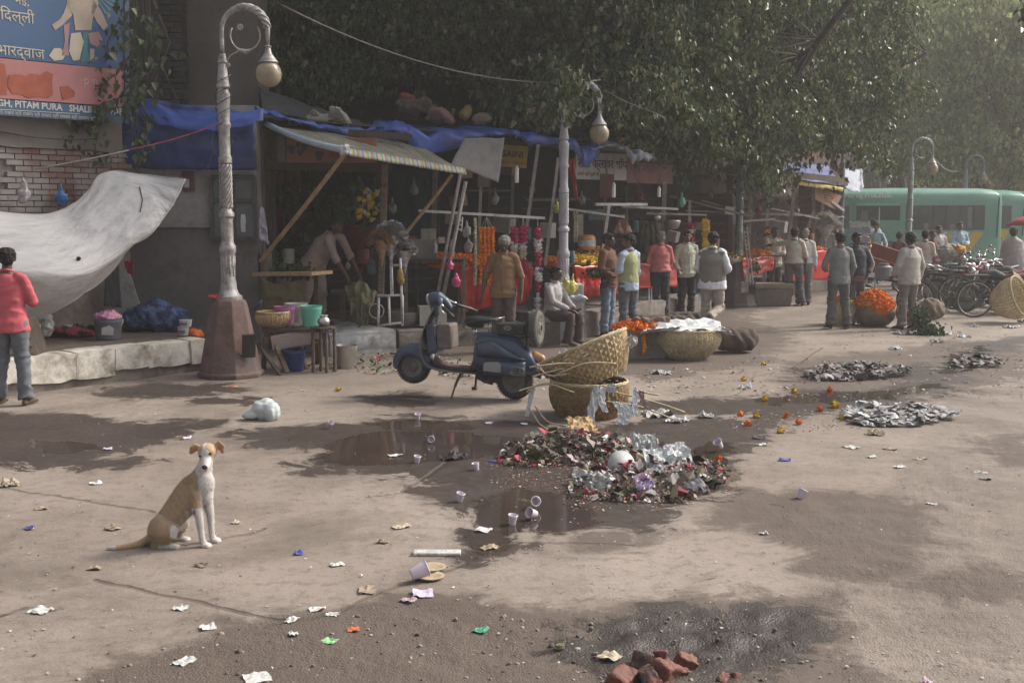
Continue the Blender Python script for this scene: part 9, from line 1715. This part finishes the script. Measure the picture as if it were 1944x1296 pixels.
def bits(name,poly,n,s0,s1,cols,label,hfn=None,seed=1,flat=.25,cat='litter',rough=.7,curl=.3):
 q = random.Random(seed);mb = MB()
 for k in range(n):
  x,y = poly_rand(poly,q);g = G(x,y);z = (hfn(g,q) if hfn else 0)+.004;s_ = q.uniform(s0,s1)*(.6+.8*q.random());a = q.random()*6.3;tl = q.gauss(0,flat);tr_ = q.gauss(0,flat);R = Euler((tl,tr_,a)).to_matrix();w_,l = s_,s_*q.uniform(.35,1.0);z += abs(math.sin(tl))*l*.5+abs(math.sin(tr_))*w_*.5
  P = [Vector((-w_/2,-l/2,0)),Vector((0,-l/2*q.uniform(.7,1.3),s_*curl*q.uniform(-.6,1))),Vector((w_/2,-l/2*q.uniform(.5,1),0)),Vector((w_/2*q.uniform(.6,1.1),l/2,s_*curl*.3)),Vector((0,l/2*q.uniform(.7,1.2),s_*curl*q.uniform(0,1))),Vector((-w_/2*q.uniform(.6,1.1),l/2,0))]
  mb.add([R @ p+Vector((g.x,g.y,z)) for p in P],[(0,1,4,5),(1,2,3,4)])
 return tag(mb.build(name,island_mat(name+'_mix',cols,rough),None,True,False,fixn=False),label,cat,kind='stuff')
def mound(cs):
 def f(g,q=None): return max([0]+[h*max(0,1-((g.x-c.x)/sx)**2-((g.y-c.y)/sy)**2)**.7 for c,sx,sy,h in cs])
 return f
HA = mound([(G(1235,905),.60,.50,.13),(G(1190,915),.45,.4,.10),(G(1330,905),.35,.3,.06)]);HB = mound([(G(1085,850),.55,.40,.10),(G(1000,868),.30,.22,.07),(G(1150,858),.45,.35,.09)])
COLS = [(.08,.06,.04),(.17,.13,.09),(.05,.06,.025),(.34,.32,.29),(.20,.025,.045),(.13,.09,.06),(.46,.45,.43),(.09,.06,.05),(.24,.20,.12),(.035,.03,.028),(.06,.05,.04),(.22,.19,.16),(.09,.10,.045),(.36,.29,.29)]
for H_,poly,nm,lab,sd_ in ((HA,[(1075,915),(1110,870),(1180,852),(1280,850),(1375,885),(1385,920),(1300,955),(1180,955),(1085,945)],'rubbish_heap','large heap of petals, leaves, wet paper and bags in the middle of the yard',3),(HB,[(940,880),(960,860),(1040,835),(1100,826),(1180,835),(1230,860),(1200,885),(1100,885),(1000,888)],'rubbish_heap','smaller dark heap of rotting leaves and rags behind the main heap',4)):
 cx = [G(x,y) for x,y in poly];c = sum(cx,Vector())/len(cx);n_ = 40;rows = [[Vector((c.x-1+2*i/n_,c.y-1+2*j/n_,H_(Vector((c.x-1+2*i/n_,c.y-1+2*j/n_,0)))*.85-.012+.02*nz(i,j,.3))) for i in range(n_+1)] for j in range(n_+1)]
 t = thing('rubbish_heap',(c.x,c.y,0),lab,'rubbish heap');mb = MB();mb.sheet(rows);mb.build('mulch',pmat('mulch',(.07,.05,.035),.9,.5,25,.8,50,dirt=(.03,.025,.02),dscale=10),t,True,True)
 for k,(s0,s1,n,fl) in enumerate(((.010,.030,2600,.6),(.03,.07,420,.5),(.07,.13,44,.45))):
  o = bits('loose_bits',poly,n,s0,s1,COLS+[(.50,.49,.47),(.40,.38,.36)] if k else COLS+[(.32,.03,.05),(.30,.02,.05)],None,H_,sd_*10+k,fl);o.parent = t;o.matrix_parent_inverse = Matrix.Translation(-Vector(t.location));del o['category']
for k,(x,y,w_,l,m,lab,z,pt) in enumerate(((1262,915,.30,.30,M_newsw,'bright white crumpled cloth on the near side of the main heap',.12,.7),(1290,905,.22,.26,M_newsw,'white pointed rag on the right of the main heap',.13,.9),(1225,880,.22,.2,M_news,'grey paper on top of the main heap',.16,.5),(1120,925,.26,.16,M_news,'grey newspaper at the near left foot of the main heap',.04,.4),(1140,935,.2,.2,pmat('bag_pale2',(.34,.33,.32),.4,.2,9,.3),'translucent bag piece at the foot of the main heap',.05,.6),(1105,838,.30,.22,pmat('paper_tan2',(.40,.27,.14),.8,.2,9,.3),'tan paper topmost on the dark heap',.12,.7),(1060,868,.20,.2,pmat('rag_olive',(.09,.08,.05),.9,.3,9,.4),'olive wet rag on the dark heap',.08,.8),(975,873,.24,.14,MATS['rag_olive'],'olive brown wad at the left end of the dark heap',.05,.6),(1225,940,.14,.2,M_lil,'lilac bag scrap at the near foot of the main heap',.04,.8),(1310,935,.3,.12,M_news,'newspaper edge at the right foot of the main heap',.03,.4))): g = G(x,y);paper((g.x,g.y+.08,z),w_,l,m,lab,Q.uniform(-1,1),.08,'rag','rag',seed=k+40,pitch=pt,s=2.4,n=14)
g = G(1180,915);o = MB().lathe([(.001,0),(.10,0),(.11,.008),(.001,.010)],28).build('paper_plate',pmat('plate_white',(.42,.42,.42),.6,.1,9,0,dirt=(.2,.2,.2)),None,False,True,(g.x,g.y+.05,.13));o.rotation_euler = (1.15,.1,.1);tag(o,'round whitish plate standing in the main heap','plate')
PET = [(.30,.04,.06),(.45,.42,.38),(.08,.06,.04),(.22,.03,.05),(.26,.20,.14),(.12,.09,.07),(.10,.11,.05)]
bits('petals',[(900,880),(1000,870),(1100,880),(1220,890),(1180,950),(1050,930),(940,925)],1100,.005,.016,PET,'scattered petals and shreds between the heaps',None,61,.2)
bits('petals',[(1040,930),(1400,850),(1410,930),(1380,945),(1250,975),(1080,970)],900,.005,.016,PET,'scattered petals round the main heap',None,62,.2)
bits('petals',[(1380,790),(1640,775),(1660,812),(1540,822),(1440,815),(1390,820)],500,.008,.022,[(.62,.2,.02),(.6,.4,.03),(.5,.12,.02),(.1,.07,.05)],'orange and yellow petals trodden into the wet ground',None,63,.2)
bits('straw_litter',[(880,690),(1300,700),(1600,640),(1700,600),(1940,640),(1940,760),(1500,760),(1200,740),(860,740)],800,.012,.05,[(.30,.25,.18),(.45,.42,.38),(.12,.09,.07),(.08,.06,.05),(.22,.17,.12)],'trodden straw and paper shreds on the far ground',None,64,.15)
bits('grit',[(0,800),(1944,700),(1944,1296),(0,1296)],1300,.005,.017,[(.08,.06,.05),(.36,.32,.28),(.14,.11,.09),(.5,.48,.45),(.05,.04,.035),(.28,.22,.17)],'crumbs and specks scattered over the yard',None,65,.2)
bits('scrap_litter',[(540,700),(760,660),(900,680),(900,720),(700,710)],420,.02,.07,[(.05,.09,.03),(.10,.13,.04),(.4,.4,.38),(.28,.2,.15),(.04,.06,.025),(.35,.05,.05)],'green stalks and scraps at the foot of the limewashed ledge',None,66,.4)
for nm,poly,n,lab,sd_ in (('rag_heap',[(1520,718),(1560,700),(1640,690),(1705,700),(1740,712),(1640,724),(1560,724)],260,'dark heap of wet rags and stalks beyond the newspapers',71),('newspaper_heap',[(1590,790),(1640,775),(1720,772),(1790,780),(1825,798),(1740,810),(1640,812)],240,'long low heap of grey torn newspapers right of the marigolds',72),('scrap_heap',[(1800,690),(1840,676),(1900,686),(1905,698),(1830,700)],110,'small dark scrap heap near the drain at the right',73)):
 H_ = mound([(sum((G(x,y) for x,y in poly),Vector())/len(poly),1.0 if n > 200 else .5,.7,.05)]);dk_ = nm != 'newspaper_heap'
 bits(nm,poly,int(n*2.6),.03,.11,[(.05,.045,.04),(.12,.10,.09),(.18,.16,.16),(.05,.06,.035),(.26,.25,.24),(.10,.065,.06)] if dk_ else [(.34,.34,.35),(.26,.25,.24),(.42,.42,.42),(.16,.15,.14),(.32,.30,.28)],lab,H_,sd_,.2,'rubbish heap',curl=.35)
q = random.Random(9);mb = MB()
for k in range(230):
 x,y = poly_rand([(120,1296),(400,1200),(760,1145),(1050,1170),(1500,1150),(1560,1296)],q);g = G(x,y);s_ = abs(q.gauss(0,.006))+.003;mb.ball((g.x,g.y,s_*.2-.002),s_,6,(q.uniform(.8,1.5),1,.6),(q.random(),q.random(),q.random()*3))
tag(mb.build('gravel',island_mat('gravel_mix',[(.24,.20,.17),(.15,.12,.10),(.30,.27,.24),(.09,.07,.06),(.20,.15,.12)],.9),None,True,True),'small stones loose in the rough earth','gravel',kind='stuff')
# ================================================================== HAZE
if True:
 mb = MB();mb.box((5,60,16.5),(190,200,36));o = mb.build('haze',[],None,True)
 m = bpy.data.materials.new('haze');m.use_nodes = True;t = m.node_tree;t.nodes.remove(t.nodes['Principled BSDF'])
 v = t.nodes.new('ShaderNodeVolumePrincipled');v.inputs['Density'].default_value = 0.0022;v.inputs['Color'].default_value = (0.93,0.92,0.90,1);v.inputs['Anisotropy'].default_value = 0.3
 t.links.new(v.outputs[0],t.nodes['Material Output'].inputs['Volume']);o.data.materials.append(m)
 tag(o,None,None,None,'stuff')
